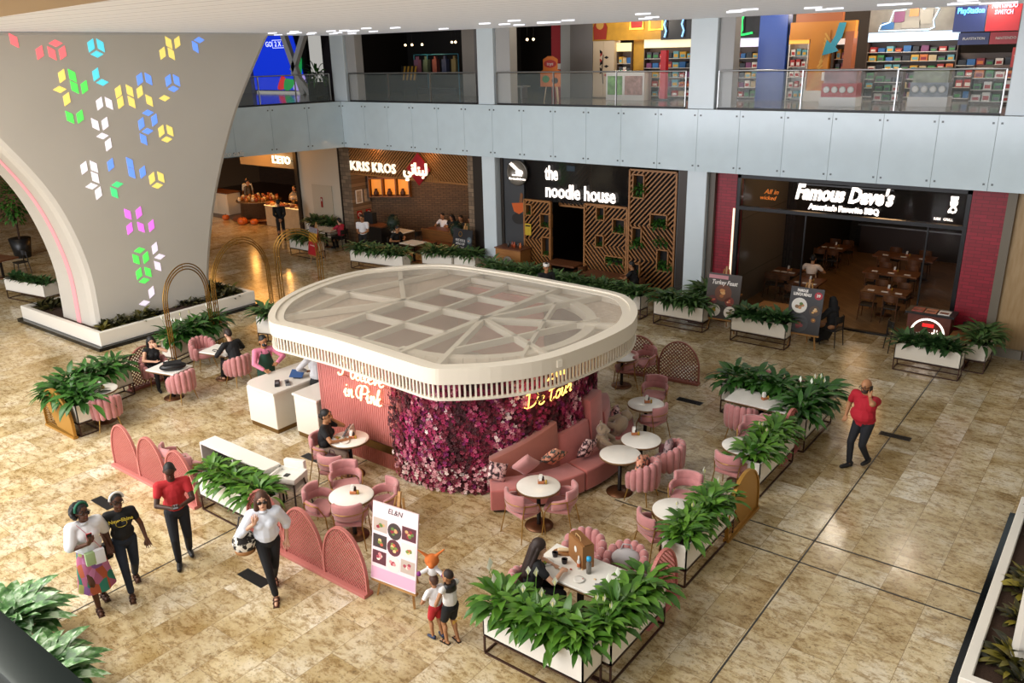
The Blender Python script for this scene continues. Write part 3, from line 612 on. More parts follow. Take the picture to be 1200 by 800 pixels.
bulb('grill_lamp', (-23.2, 24.0, 2.9), 60, '#ffc080', .3); bulb('grill_lamp', (-21, 25.2, 3.4), 55, '#ffb870', .3); bulb('canopy_lamp', (-24.6, 22.88, 4.05), 9, '#ffc890', .06); bulb('canopy_lamp', (-21.6, 22.88, 4.05), 9, '#ffc890', .06); bulb('shelf_lamp', (-25.0, 24.1, 2.7), 10, '#ff9a3a', .1)

# --- plain cream wall with a service door, then the cake cafe
sbox('wall_cream', -30.0, -26.85, 23.6, 23.9, 0, 4.15, CREAM); sbox('door_2', -29.2, -27.9, 23.57, 23.6, 0, 2.3, mat('cream_door', '#cfc3ac', .5)); sbox('trim_9', -30.2, -30.0, 23.5, 23.9, 0, 4.15, MATS['bronze_trim'])
s = thing('fire_notice', 'small red notice fixed to the cream service door', 'sign', (-28.6, 23.56, 1.55)); MB().box(-.06, .06, -.012, 0, -.22, .22).build('plate', MATS['notice_red'], s); MB().box(-.03, .03, -.016, -.01, .05, .16).build('mark', WHITE, s)
sbox('wall_cafe_header', -34.4, -30.2, 23.7, 23.9, 2.85, 4.15, mat('cafe_taupe', '#a18b69', .6)); sbox('wall_cafe_back', -46, -28, 33, 33.3, 0, 4.15, wood('cafe_brown', '#4a3320', '#2e2014', .6)); sbox('wall_cafe_right', -30.2, -30.0, 23.9, 33, 0, 4.15, DARK)
sbox('floor_cafe', -46, -30.2, 23.9, 33, 0, .012, wood('cafe_floor', '#4b2e1a', '#3a2213', .3)); sbox('wall_cafe_left', -46.3, -46, 10, 33, 0, 4.15, mat('cafe_left', '#6a563d', .7))
s = sign('cafe_sign', 'glowing capital letters on the taupe cafe header', (-31.2, 23.62, 3.2)); text('letters', "L'ETO", .46, mat('lit_honey', '#fff0cf', emit=2.2), s, (0, 0, 0), w=1.25, bold=.01, depth=.03)
MB().box(-.8, .8, .04, .06, -.02, .02).build('mounting_rail', BLACK, s)
s = sign('fascia_script_sign', 'tiny white script letters hung under the deck edge', (-26.55, 17.9, 4.3), radians(77)); text('letters', 'L\'eto cafe', .26, WHITE, s, (0, -.03, 0), shear=.3, depth=.01); MB().box(-.5, .5, .0, .01, -.14, -.12).build('rail', BLACK, s)
t = thing('cake_counter', 'long cream cake counter with a glowing top beside the cream wall', 'counter', (-31.7, 24.3, 0))
MB().box(-1.5, 1.45, -.4, .4, 0, .96).build('body', mat('counter_stone', '#b49c78', .5, var=.08), t, bev=.01, seg=1); MB().box(-1.52, 1.47, -.42, .42, .96, 1.0).build('lit_top', mat('glow_top', '#ffd58c', emit=.9), t)
cake = [('#8a4a24', 'round brown'), ('#d9a25a', 'golden'), ('#e8d6b4', 'cream iced'), ('#b5532d', 'orange glazed'), ('#6b2a1c', 'dark chocolate')]
for i in range(15):
    c = cake[i % 5]; o = MB().lathe([(0, 0), (.13, 0), (.14, .08), (.1, .12), (0, .13)], 14).build('cake', mat('cake_%d' % (i % 5), c[0], .5), None, (-33.05 + (i % 8) * .36, 24.0 + .2 * (i // 8), 1.0))
    tag(o, c[1] + ' cake set out on the glowing cafe counter', 'cake', 'cakes on the cafe counter')
for i in range(3):
    t = thing('tiered_cake_stand', 'glass domed cake stand on the glowing counter', 'cake stand', (-31.75 + i * .5, 24.5, 1.0), 0, 'cake stands on the cafe counter')
    MB().lathe([(0, 0), (.12, 0), (.03, .03), (.03, .25), (.22, .27), (.22, .29), (0, .29)], 16).build('stand', GOLD, t); MB().lathe([(.2, .29), (.2, .45), (.12, .58), (.02, .62), (.02, .66), (0, .66)], 16).build('dome', mat('dome_glass', '#ffe9c8', .05, alpha=.3), t); MB().lathe([(0, .29), (.15, .29), (.15, .42), (0, .43)], 14).build('cake', mat('cake_2', '#e8d6b4', .5), t)
t = thing('round_display_table', 'round display table piled with jars in the cafe', 'table', (-35.0, 24.9, 0))
MB().lathe([(0, 0), (.95, 0), (.9, .85), (1.1, .9), (1.1, .95), (0, .95)], 26).build('drum', wood('drum_wood', '#6d5236', '#4e3923'), t); MB().lathe([(1.0, .02), (1.35, .02), (1.35, .12), (1.0, .12)], 26).build('plinth', WALNUT, t)
for i in range(30):
    a = i * 2.4; r_ = .12 * sqrt(i) * 1.5; o = MB().lathe([(0, 0), (.08, 0), (.08, .16), (.05, .2), (0, .2)], 8).build('jar', mat('jar_%d' % (i % 3), ('#8a3a1c', '#d8c19a', '#a86a34')[i % 3], .35), None, (-35.0 + r_ * cos(a), 24.9 + r_ * sin(a), .95)); tag(o, ('russet', 'cream', 'amber')[i % 3] + ' jar standing on the round display table', 'jar', 'jars on the round display table')
for i, (x, y, s_) in enumerate(((-34.4, 23.4, 1), (-33.9, 23.7, .8), (-36.2, 23.7, .75))):
    t = thing('pumpkin', ('large orange pumpkin at the foot of the display table', 'smaller orange pumpkin nearest the cake counter', 'pale orange pumpkin near the white cabinet')[i], 'pumpkin', (x, y, 0)); mb = MB()
    for k in range(9): a = k * 2 * pi / 9; mb.ell((cos(a) * .1 * s_, sin(a) * .1 * s_, .17 * s_), (.14 * s_, .14 * s_, .17 * s_), 0, 8, 6)
    mb.build('flesh', mat('pumpkin', '#c9611f', .5), t); MB().tube([(0, 0, .3 * s_), (.02, 0, .4 * s_)], .025 * s_).build('stalk', mat('stalk', '#5a4a22', .7), t)
t = thing('cafe_cabinet', 'white cafe cabinet near the pillar edge', 'cabinet', (-38.0, 24.9, 0)); MB().box(-.9, .9, -.4, .4, .012, 1.1).build('body', mat('cabinet_white', '#d5c5a8', .5), t, bev=.01, seg=1); MB().box(-.95, .95, -.45, .45, 1.1, 1.14).build('top', WALNUT, t); MB().box(-.85, -.02, -.42, -.4, .18, 1.02).build('door', MATS['cabinet_white'], t, bev=.008); MB().box(.02, .85, -.42, -.4, .18, 1.02).build('door', MATS['cabinet_white'], t, bev=.008)
for i in range(2):
    t = thing('framed_picture', ('dark framed picture high in the cafe by the header', 'dark framed picture high in the cafe by the pillar')[i], 'picture', (-36.2 - i * .9, 26.0, 3.4)); MB().box(-.35, .35, 0, .04, -.35, .35).build('frame', BLACK, t); MB().box(-.26, .26, -.01, 0, -.26, .26).build('print', mat('print_tan', '#8d7757', .6, var=.3), t)
sbox('wall_cafe_screen', -46, -35.3, 26.1, 26.2, 3.0, 4.15, wood('cafe_tan', '#8a6f4a', '#75603f'))
bulb('cafe_lamp', (-33.0, 24.6, 2.6), 120, '#ffb45a'); bulb('cafe_lamp', (-32.5, 22.5, 3.6), 160, '#ffae55', .8); bulb('cafe_lamp', (-36.0, 22.0, 3.6), 160, '#ffae55', .7); bulb('cafe_lamp', (-37.5, 26, 3), 60, '#ffb45a')

# --- behind the pillar on the far left: another cafe
sbox('wall_far', -60, -46.3, 20, 20.4, 0, 9, mat('far_wall', '#5a4a3a', .7)); sbox('wall_far_left', -50, -49.6, -10, 20, 0, 9, mat('far_wall2', '#7a6c5a', .7, var=.2, scale=.6))
struct(MB().box(-49.6, -49.5, 9, 10.6, .4, 3.6).build('window_3', mat('far_window', '#c9c6bb', emit=.25)))

# ------------------------------------------------------------------ the pink cafe kiosk
KC = (-9.9, 11.87); ZT = 2.71
outl = [(-13.05, 9.19), (-12.36, 9.17), (-11.34, 9.19), (-10.34, 9.14), (-9.38, 9.08), (-8.78, 9.06), (-8.45, 9.22), (-7.83, 9.79), (-7.37, 10.57), (-7.17, 11.69), (-7.15, 12.73), (-7.33, 13.36), (-7.57, 13.81), (-7.97, 14.29), (-8.55, 14.59),
        (-10.03, 14.68), (-11.69, 14.71), (-13.29, 14.5), (-14.31, 13.45), (-14.63, 12.57), (-14.56, 11.44), (-14.22, 10.43), (-13.72, 9.72)]
ring_o = [(q.x - KC[0], q.y - KC[1]) for q in spline([(*q, 0) for q in outl], 5, True)]
def offs(pl, d):
    out = []; n = len(pl)
    for i in range(n):
        a, p_, c = V(pl[i - 1]), V(pl[i]), V(pl[(i + 1) % n]); e = (c - a); nn = V((-e.y, e.x))
        nn.normalize(); out.append(tuple(p_ + nn * d))
    return out
kio = thing('kiosk', 'pink cafe kiosk with rounded white canopy roof and flower wall', 'kiosk', (*KC, 0))
BANDW = mat('canopy_white', '#e6ddcc', .45); 
mb = MB(); mb.ring(ring_o, offs(ring_o, .14), ZT - .28, ZT); mb.ring(offs(ring_o, .14), offs(ring_o, .3), ZT - .06, ZT - .03)
mb.build('roof_band', BANDW, kio, bev=0)
mb = MB(); n = len(ring_o); io = offs(ring_o, .05); per = 0
step = .088; acc = 0
for i in range(n):
    a, b_ = V((*io[i], 0)), V((*io[(i + 1) % n], 0)); Lg = (b_ - a).length; d = (b_ - a) / Lg; ang = atan2(d.y, d.x)
    while acc < Lg:
        q = a + d * acc; mb.cb((q.x, q.y, ZT - .41), (.034, .03, .27), 0, ang); acc += step
    acc -= Lg
mb.build('fringe_slats', BANDW, kio)
MB().ring(offs(ring_o, .015), offs(ring_o, .085), ZT - .57, ZT - .53).build('fringe_rail', BANDW, kio)
ROOFG = mat('dusty_roof_glass', '#e2d8c6', .3, alpha=.25, var=.08, scale=3)
MB().prism(offs(ring_o, .2), ZT - .045, ZT - .035).build('roof_glass', ROOFG, kio)
# beams under the glass
mb = MB(); zb = ZT - .14; X = lambda x: x - KC[0]; Y = lambda y: y - KC[1]
def bm_(a, b_, w=.1): mb.beam((X(a[0]), Y(a[1]), zb), (X(b_[0]), Y(b_[1]), zb), w, .12)
bm_((-9.9, 9.3), (-9.9, 14.6), .13); bm_((-12.1, 9.5), (-12.1, 14.6), .1); bm_((-12.1, 9.62), (-9.9, 9.62), .1); bm_((-12.1, 11.9), (-9.9, 11.9), .1); bm_((-12.1, 14.1), (-9.9, 14.1), .1)
bm_((-11.0, 9.6), (-11.0, 14.2), .07); bm_((-12.1, 10.8), (-9.9, 10.8), .07); bm_((-12.1, 13.0), (-9.9, 13.0), .07)
for a in (-68, -24, 24, 68): bm_((-9.9, 11.87), (-9.9 + 2.85 * cos(radians(a)), 11.87 + 2.85 * sin(radians(a))), .1)
bm_((-9.2, 10.2), (-8.0, 13.1), .06); bm_((-9.3, 13.5), (-8.0, 10.6), .06)
for q in ((-13.4, 9.7), (-14.4, 11.6), (-13.9, 13.6)): bm_((-12.1, 11.9), q, .1)
bm_((-13.2, 9.6), (-13.6, 11.8), .08); bm_((-13.6, 11.8), (-13.0, 14.3), .08)
mb.build('roof_beams', BANDW, kio)
# mottled soffit of the overhang, open over the room inside
def room(x, y): return (-2.2 < x <= 0 and -2.2 < y < 2.15) or (x > 0 and hypot(x, y) < 2.12)
inn = []
for (x, y) in ring_o:
    a = atan2(y, x + 1.0); r_ = .2
    while room(-1.0 + cos(a) * r_, sin(a) * r_): r_ += .01
    inn.append((-1.0 + cos(a) * r_, sin(a) * r_))
SOF = mat('glitter_soffit', '#c9b3a0', .8, var=.28, scale=14)
MB().ring(offs(ring_o, .1), inn, ZT - .26, ZT - .22).build('soffit', SOF, kio)
# drum of the kiosk: curved inner ring, flower wall outside, ribbed pink wall left of it
RW = 2.12
ar = [(RW * cos(t), RW * sin(t)) for t in [radians(-96 + i * 6) for i in range(33)]]
mb = MB()
for q0, q1 in zip(ar, ar[1:]): mb.beam((*q0, 1.2), (*q1, 1.2), .12, 2.4)
mb.build('curved_wall', mat('wall_wine', '#5a2230', .8), kio)
mb = MB()
for q0, q1 in zip(ar, ar[1:]): mb.beam((*q0, 2.5), (*q1, 2.5), .2, .18)
mb.build('inner_ring', BANDW, kio)
PW = mat('ribbed_pink', '#d0827a', .6)
mb = MB(); x0, x1, yw = X(-12.5), X(-10.3), Y(9.78)
mb.box(x0, x1 + .25, yw, yw + .12, 0, 2.45); nrib = 44
for i in range(nrib): xx = x0 + (x1 + .2 - x0) * (i + .5) / nrib; mb.lathe([(.02, 0), (.02, 2.45)], 6, (xx, yw, 0))
mb.build('ribbed_wall', PW, kio)
MB().box(X(-11.5), X(-10.32), yw - .035, yw - .02, .34, .5).build('brass_strip', mat('dark_brass', '#6f5227', .3, .85), kio)
mb = MB(); mb.box(x0, x0 + .12, yw, Y(13.9), 0, 2.45); mb.build('end_wall', PW, kio)
mb = MB(); mb.box(x0, X(-9.9), Y(13.9), Y(14.0), 0, 2.45); mb.build('back_wall', PW, kio)
MB().box(x0, X(-9.9), Y(9.62), Y(9.7), 2.32, 2.6).build('wall_header', BANDW, kio)
mb = MB(); mb.prism([(X(-12.38), Y(9.9)), (X(-9.9), Y(9.9)), (X(-8.4), Y(10.5)), (X(-7.9), Y(11.8)), (X(-8.4), Y(13.2)), (X(-9.9), Y(13.9)), (X(-12.38), Y(13.9))], 0, .02); mb.build('kiosk_floor', mat('kiosk_floor', '#8f8370', .4, var=.15, scale=4), kio)
MB().box(X(-11.9), X(-10.2), Y(12.9), Y(13.6), 0, .95).box(X(-11.95), X(-10.15), Y(12.85), Y(13.65), .95, 1.0).build('inner_worktop', mat('worktop_grey', '#8d877c', .4), kio)
# flowers: thousands of small petals in falling streaks of wine, magenta, blush and cream
FC = ['#5d1222', '#7a1530', '#9c1c4a', '#a8245e', '#7d1557', '#b85b72', '#d99aa2', '#edd5d0', '#3f1018']
FM = [mat('petal_%d' % i, c, .7) for i, c in enumerate(FC)]
mb = MB(); rr_ = random.Random(3)
def flower(mb, c, nrm, s, mi):
    u = nrm.orthogonal().normalized(); v = nrm.cross(u); a0 = rr_.random() * 6.3; k = 5
    c = c + nrm * rr_.uniform(.0, .09); tilt = V((rr_.uniform(-.5, .5), rr_.uniform(-.5, .5), rr_.uniform(-.2, .5))); nn = (nrm + tilt * .6).normalized(); u = nn.orthogonal().normalized(); v = nn.cross(u)
    for i in range(k):
        a = a0 + i * 2 * pi / k; d = u * cos(a) + v * sin(a); e = u * -sin(a) + v * cos(a)
        mb.add([c, c + d * s * .6 + e * s * .36 + nn * s * .25, c + d * s * 1.05 + nn * s * .12, c + d * s * .6 - e * s * .36 + nn * s * .25], [(0, 1, 2, 3)], mi)
def noise1(x, k): return sin(x * 3.1 + k) + .6 * sin(x * 7.3 + 2 * k) + .4 * sin(x * 13.7 + k * 3)
for i in range(6800):
    t = radians(rr_.uniform(-101, 38)); z = rr_.uniform(.03, 2.42)
    nrm = V((cos(t), sin(t), 0)); c = nrm * (RW + .08 + .05 * sin(z * 2 + t * 4)) + V((0, 0, z))
    s_ = .75 * noise1(t * 3 + .35 * sin(z * 1.7), 1.3) + .6 * noise1(t * 9 + z * 2.5, 4) + rr_.uniform(-.9, .9) - .42
    mi = 8 if s_ < -1.5 else 0 if s_ < -.9 else 1 if s_ < -.35 else 2 if s_ < .0 else (3 if rr_.random() < .5 else 4) if s_ < .5 else 5 if s_ < .95 else 6 if s_ < 1.5 else 7
    if z < .55 and rr_.random() < .45: mi = rr_.choice((5, 6, 7, 6))
    flower(mb, c, nrm, rr_.uniform(.026, .055), mi)
fl = mb.build('wall_flowers', FM, kio); fl['kind'] = 'stuff'

# neon lettering on the kiosk, drawn with strokes
GL = {  # letters as strokes in a 1-high box: list of polylines
 'I': [[(.1, .75), (.2, .95), (.55, .95), (.42, .5), (.3, .1), (.05, .0), (-.05, .15)]],
 'b': [[(.1, .5), (.35, .95), (.25, 1.0), (.15, .6), (.15, .1), (.35, .0), (.5, .25), (.4, .45), (.2, .35)]],
 'e': [[(.0, .2), (.3, .3), (.35, .48), (.2, .52), (.08, .3), (.12, .05), (.3, .0), (.45, .12)]],
 'l': [[(.0, .15), (.25, .7), (.3, .98), (.18, .98), (.12, .4), (.15, .02), (.35, .08)]],
 'i': [[(.0, .2), (.15, .5), (.12, .1), (.22, .0), (.35, .12)], [(.19, .72), (.2, .76)]],
 'v': [[(.0, .4), (.12, .5), (.2, .02), (.35, .25), (.4, .5), (.5, .45)]],
 'n': [[(.0, .3), (.1, .5), (.1, .0), (.2, .4), (.33, .5), (.36, .05), (.5, .1)]],
 'P': [[(.35, .0), (.4, .6), (.42, .95), (.1, .9), (-.1, .5), (.05, .15), (.3, .2), (.3, .6), (.5, 1.0), (.85, .95), (.85, .6), (.45, .45)]],
 'k': [[(.0, .15), (.2, .8), (.25, 1.0), (.15, .9), (.12, .0)], [(.13, .25), (.35, .5), (.2, .28), (.3, .02), (.48, .12)]],
 'D': [[(.1, .9), (.15, .0)], [(-.1, .8), (.3, 1.0), (.7, .7), (.55, .15), (.15, .0), (-.1, .1)]],
 't': [[(.2, .95), (.15, .1), (.3, .0), (.42, .15)], [(-.05, .65), (.55, .75)]],
 'r': [[(.0, .3), (.12, .52), (.15, .42), (.3, .45), (.25, .05), (.4, .08)]],
 'u': [[(.0, .4), (.08, .5), (.08, .1), (.2, .0), (.35, .3), (.37, .5), (.37, .08), (.5, .1)]],
 'o': [[(.25, .5), (.08, .35), (.1, .05), (.3, .02), (.4, .3), (.25, .5), (.5, .42)]]}
AD = {'I': .62, 'b': .5, 'e': .4, 'l': .33, 'i': .34, 'v': .48, 'n': .48, 'P': .78, 'k': .5, 'D': .75, 't': .46, 'r': .4, 'u': .5, 'o': .46, ' ': .32}
def neon(word, h, r, put, shear=.18):
    """put(u, v) turns writing position into a point; returns one mesh of glass tubes"""
    mb = MB(); x = 0
    for ch in word:
        for st_ in GL.get(ch, []):
            pts = spline([(x + a * h * 1.0 + b_ * h * shear, b_ * h, 0) for a, b_ in st_], 5); mb.tube([put(p_.x, p_.y) for p_ in pts], r, 6)
        x += AD[ch] * h
    return mb, x
NEON = mat('warm_neon', '#ffe2b0', emit=1.9); NEONB = mat('yellow_neon', '#ffcf6a', emit=2.4)
s = thing('neon_sign', 'glowing script neon on the ribbed pink wall under the canopy', 'sign', (-11.15, 9.74, 1.7))
_, wd = neon('I believe', .3, .01, lambda u, v: (u, 0, v))
mb, _ = neon('I believe', .32, .017, lambda u, v: (u - .62, -.05, v + .03)); mb.build('upper_line', NEON, s)
mb, _ = neon('in Pink', .32, .017, lambda u, v: (u - .52, -.05, v - .38)); mb.build('lower_line', NEON, s)
MB().box(-.66, .8, -.03, -.02, .0, .02).box(-.5, .8, -.03, -.02, -.32, -.3).build('mounting_bar', PINKD, s)
s = thing('neon_sign', 'slanting yellow script neon among the flowers above the sofa', 'sign', (*KC, 0)); rn = RW + .2
def onwall(u, v, a0=-33): t = radians(a0) + u / rn; return (rn * cos(t), rn * sin(t), 1.62 + v + u * .12)
mb, _ = neon('De tour', .3, .012, lambda u, v: onwall(u, v)); mb.build('lower_line', NEONB, s)
mb, _ = neon('tout', .28, .012, lambda u, v: onwall(u + .35, v + .4)); mb.build('upper_line', NEONB, s)
for a_, e_ in ((-95, 6), (-30, 5)):
    t = radians(a_); bulb('neon_glow', (KC[0] + (RW + .5) * cos(t), KC[1] + (RW + .5) * sin(t), 1.95), e_, '#ffd9a0', .12)

# curved banquette round the right-hand end of the drum
SOFA = mat('coral_velvet', '#b9655f', .85, var=.07, scale=5, sheen=.6); SOFAB = mat('terracotta_velvet', '#8f5142', .85, var=.06, scale=4, sheen=.4)
so = thing('curved_sofa', 'curved coral velvet banquette wrapped round the flower wall', 'sofa', (*KC, 0))
def wedge(mb, r0, r1, a0, a1, z0, z1, mi=0, za=None, zb=None, lean=0):
    n = max(2, int((a1 - a0) / 5)); vs = []
    for i in range(n + 1):
        f = i / n; t = radians(a0 + (a1 - a0) * f); zt = z1 if za is None else za + (zb - za) * f
        for r_, z in ((r0, z0), (r1, z0), (r1 - lean, zt), (r0 - lean, zt)): vs.append((r_ * cos(t), r_ * sin(t), z))
    fs = [(0, 1, 2, 3), tuple(4 * n + k for k in (3, 2, 1, 0))]
    for i in range(n):
        for k in range(4): fs.append((4 * i + k, 4 * i + 4 + k, 4 * i + 4 + (k + 1) % 4, 4 * i + (k + 1) % 4))
    mb.add(vs, [tuple(reversed(f)) for f in fs], mi)
wd_ = [(-50, -15), (-14.5, 15), (15.5, 42)]
for a0, a1 in wd_:
    mb = MB(); wedge(mb, 2.42, 2.98, a0, a1, .06, .45); mb.build('seat', SOFA, so, bev=.035, seg=3)
mb = MB(); wedge(mb, 2.3, 2.52, -50, -19, .4, .8, za=.74, zb=1.28, lean=.1); mb.build('backrest', SOFAB, so, bev=.03, seg=2)
mb = MB(); wedge(mb, 2.28, 2.5, -19, 1, .4, 1, za=1.02, zb=1.06, lean=.08); mb.build('backrest', SOFA, so, bev=.03, seg=2)
mb = MB(); wedge(mb, 2.28, 2.5, 1.5, 14, .4, 1.4, za=1.42, zb=1.45, lean=.06); mb.build('backrest', SOFA, so, bev=.03, seg=2)
mb = MB(); wedge(mb, 2.3, 2.55, 14.5, 42, .4, .95, za=.98, zb=.9, lean=.06); mb.build('backrest', SOFA, so, bev=.03, seg=2)
mb = MB()
for a0, a1 in wd_: wedge(mb, 2.5, 2.9, a0 + 1, a1 - 1, 0, .06)
mb.build('plinth', mat('plinth_dark', '#2a1d17', .5), so)
# cushions and plush bears on the banquette
def cushion(label, ang, r, z, rot, tilt, m, s_=.42):
    t = radians(ang); mb = MB()
    def f(u, v):
        a, b_ = (u - .5) * 2, (v - .5) * 2; k = (1 - a ** 4) * (1 - b_ ** 4); pin = 1 - .12 * (1 - abs(a)) * 0
        return (a * s_ / 2 * (1 - .1 * (1 - b_ * b_) * (abs(a) > .9)), 0, b_ * s_ / 2)
    nu = 8
    top = []; 
    for sg in (1, -1):
        mb.grid(lambda u, v: ((u - .5) * s_ * (1 - .08 * (1 - (2 * v - 1) ** 2)), sg * .075 * (max(0, 1 - (2 * u - 1) ** 4) * max(0, 1 - (2 * v - 1) ** 4)) ** .6, (v - .5) * s_ * (1 - .08 * (1 - (2 * u - 1) ** 2))), nu, nu)
    me = mb.mesh('cushion', m); bm = bmesh.new(); bm.from_mesh(me); bmesh.ops.remove_doubles(bm, verts=bm.verts, dist=1e-4); bmesh.ops.recalc_face_normals(bm, faces=bm.faces); bm.to_mesh(me); bm.free()
    o = link('cushion', me, None, (KC[0] + r * cos(t), KC[1] + r * sin(t), z)); o.rotation_mode = 'ZXY'; o.rotation_euler = (tilt, rot, t - pi / 2); return tag(o, label, 'cushion')
def flowery(name, c0, c1, c2):
    m = mat(name, c0, .85); nt, b, L = nodes(m); tc = N(nt, 'ShaderNodeTexCoord'); v = N(nt, 'ShaderNodeTexVoronoi', Scale=16.0); L.new(tc.outputs['Object'], v.inputs['Vector'])
    n_ = N(nt, 'ShaderNodeTexNoise', Scale=14.0, Detail=4); L.new(tc.outputs['Object'], n_.inputs['Vector'])
    r = ramp(nt, (0, c0), (.45, c0), (.5, c1), (.62, c2)); L.new(n_.outputs['Fac'], r.inputs[0]); L.new(r.outputs[0], b.inputs['Base Color']); return m
FL1 = flowery('blush_floral', '#3b2b2e', '#d9a6a6', '#e8cdc8'); FL2 = flowery('orange_floral', '#4c4f4a', '#d98a6c', '#e2a78c'); PKC = mat('dusty_pink_cushion', '#c48a88', .85, sheen=.4)
cushion('small dark blush floral cushion at the low left end of the banquette', -47, 2.62, .63, 0, -.35, FL1, .34)
cushion('plain dusty pink cushion standing on its corner on the banquette', -36, 2.66, .72, pi / 4, -.4, PKC, .42)
cushion('orange and grey floral cushion standing on its corner on the banquette', -24, 2.62, .74, pi / 4, -.35, FL2, .42)
cushion('dark blush floral cushion leaning on the low pink backrest', -7, 2.64, .66, .35, -.35, FL1, .42)
cushion('dark floral cushion half hidden behind the lying plush bear', 27, 2.58, .68, .3, -.3, FL1, .42)
PL = mat('taupe_plush', '#a18b72', .95, bump=.4, bscale=180, sheen=.5)
def bear(label, ang, r, z, yaw, lying):
    mb = MB()
    mb.ell((0, 0, .2), (.15, .13, .2)).ell((0, .02, .46), (.12, .115, .115)).ell((0, .12, .43), (.06, .05, .05))
    for sx in (-1, 1):
        mb.ell((sx * .09, 0, .56), (.04, .025, .04)).caps((sx * .13, .03, .3), .055, (sx * .15, .2, .16), .05).caps((sx * .09, .05, .06), .07, (sx * .14, .33, .05), .065).ell((sx * .14, .36, .08), (.06, .04, .08))
    me = skin(mb, .014, PL, 'plush_bear'); t = radians(ang)
    o = link('plush_bear', me, None, (KC[0] + r * cos(t), KC[1] + r * sin(t), z)); o.rotation_mode = 'ZXY'; o.rotation_euler = (lying, 0, yaw); return tag(o, label, 'plush toy')
bear('taupe plush bear sitting up against the floral cushion on the banquette', 3, 2.68, .45, radians(-60), .15)
bear('taupe plush bear slumped face down further round the banquette', 16, 2.7, .58, radians(70), -1.2)

# ------------------------------------------------------------------ serving counters and what stands on them
TOPW = mat('counter_white', '#eae4da', .3); BODW = mat('counter_body', '#e3dccf', .4); KICK = mat('bronze_kick', '#7d5f33', .35, .7)
t = thing('serving_counter', 'long white serving counter with a rounded end and bronze base', 'counter', (-14.15, 9.5, 0))
mb = MB(); mb.box(-.47, .47, 0, 2.6, .1, .9); mb.build('body', BODW, t, bev=.01, seg=1)
pl = [(.52, -.05), (.52, 2.65), (-.52, 2.65), (-.6, .3)] + [(-.6 + .35 * (1 - cos(a)), .3 - .35 * sin(a)) for a in (.4, .8, 1.2, 1.57)]
MB().prism(list(reversed(pl)) if False else pl, .9, .95).build('counter_top', TOPW, t, bev=.008, seg=1); MB().box(-.45, .45, .02, 2.55, 0, .1).build('kick_plate', KICK, t)
t = thing('serving_counter', 'short white serving counter set against the ribbed pink wall', 'counter', (-12.95, 9.72, 0))
MB().box(-.36, .36, 0, 1.5, .1, .92).build('body', BODW, t, bev=.01, seg=1); MB().box(-.38, .4, -.03, 1.5, .92, .97).build('counter_top', TOPW, t, bev=.008, seg=1); MB().box(-.34, .34, .02, 1.45, 0, .1).build('kick_plate', KICK, t)
def on(name, label, cat, loc, parts, rz=0):
    t = thing(name, label, cat, loc, rz)
    for pn, mb, m in parts: mb.build(pn, m, t)
    return t
BLK = mat('black_plastic', '#151516', .4); GREY = mat('grey_plastic', '#6d6f73', .4)
on('tablet', 'dark tablet on a slanted stand on the rounded counter', 'tablet', (-13.95, 10.35, .95), [('stand', MB().prism([(-.08, -.05), (.08, -.05), (.08, .05), (-.08, .05)], 0, .06), BLK), ('screen', MB().cb((0, 0, .1), (.3, .22, .012), 0, 0, .5), mat('tablet_blue', '#2c4a78', .15, emit=.12))], .5)
on('card_terminal', 'black card terminal nearest the rounded counter end', 'card terminal', (-14.0, 9.85, .95), [('body', MB().cb((0, 0, .025), (.1, .3, .05)), BLK), ('keypad', MB().cb((0, -.04, .053), (.07, .12, .008)), GREY)], .9)
on('card_terminal', 'grey card terminal beside the tablet', 'card terminal', (-13.85, 10.0, .95), [('body', MB().cb((0, 0, .025), (.09, .26, .05)), GREY), ('keypad', MB().cb((0, -.04, .053), (.06, .1, .008)), BLK)], 1.0)
mb = MB(); rb = random.Random(8)
for i in range(22): mb.ell((rb.uniform(-.07, .07), rb.uniform(-.07, .07), .16 + rb.uniform(0, .08)), .025, 0, 6, 4)
on('flower_cup', 'white cup of small pale flowers on the serving counter', 'vase', (-14.1, 10.9, .95), [('cup', MB().lathe([(0, 0), (.05, 0), (.065, .14), (.055, .14), (.05, .03), (0, .03)], 14), WHITE), ('blossoms', mb, mat('blossom', '#d8c9a8', .7))])
on('till', 'black till with a yellow tray beside the flower cup', 'till', (-13.95, 11.45, .95), [('body', MB().cb((0, 0, .09), (.42, .36, .18)), BLK), ('yellow_tray', MB().cb((-.05, .22, .1), (.22, .1, .06)), mat('yellow', '#d8a520', .5)), ('display', MB().cb((0, -.05, .24), (.3, .02, .16), 0, 0, -.4), GREY)])
on('ring_bag', 'black bag with a white ring mark standing on the far counter end', 'bag', (-14.3, 12.0, .95), [('body', MB().ell((0, 0, .17), (.22, .14, .18), 0, 14, 8), BLK), ('ring_mark', MB().ring(arc(0, 0, .1, 0, 2 * pi, 20)[:-1], arc(0, 0, .06, 0, 2 * pi, 20)[:-1], 0, .02, 0, M.Translation((.06, -.15, .18)) @ M.Rotation(pi / 2, 4, 'X')), WHITE)])
on('serving_tray', 'small gold serving tray on the short counter', 'tray', (-12.8, 10.4, .97), [('base', MB().lathe([(0, 0), (.15, 0), (.17, .03), (.16, .03), (.145, .01), (0, .01)], 20), GOLD), ('napkins', MB().cb((0, 0, .03), (.16, .12, .035)), WHITE)])
on('box', 'small white box on the rounded counter behind the till', 'box', (-13.85, 11.95, .95), [('body', MB().cb((0, 0, .06), (.2, .16, .12)), WHITE), ('lid', MB().cb((0, 0, .13), (.21, .17, .02)), PINKL)])

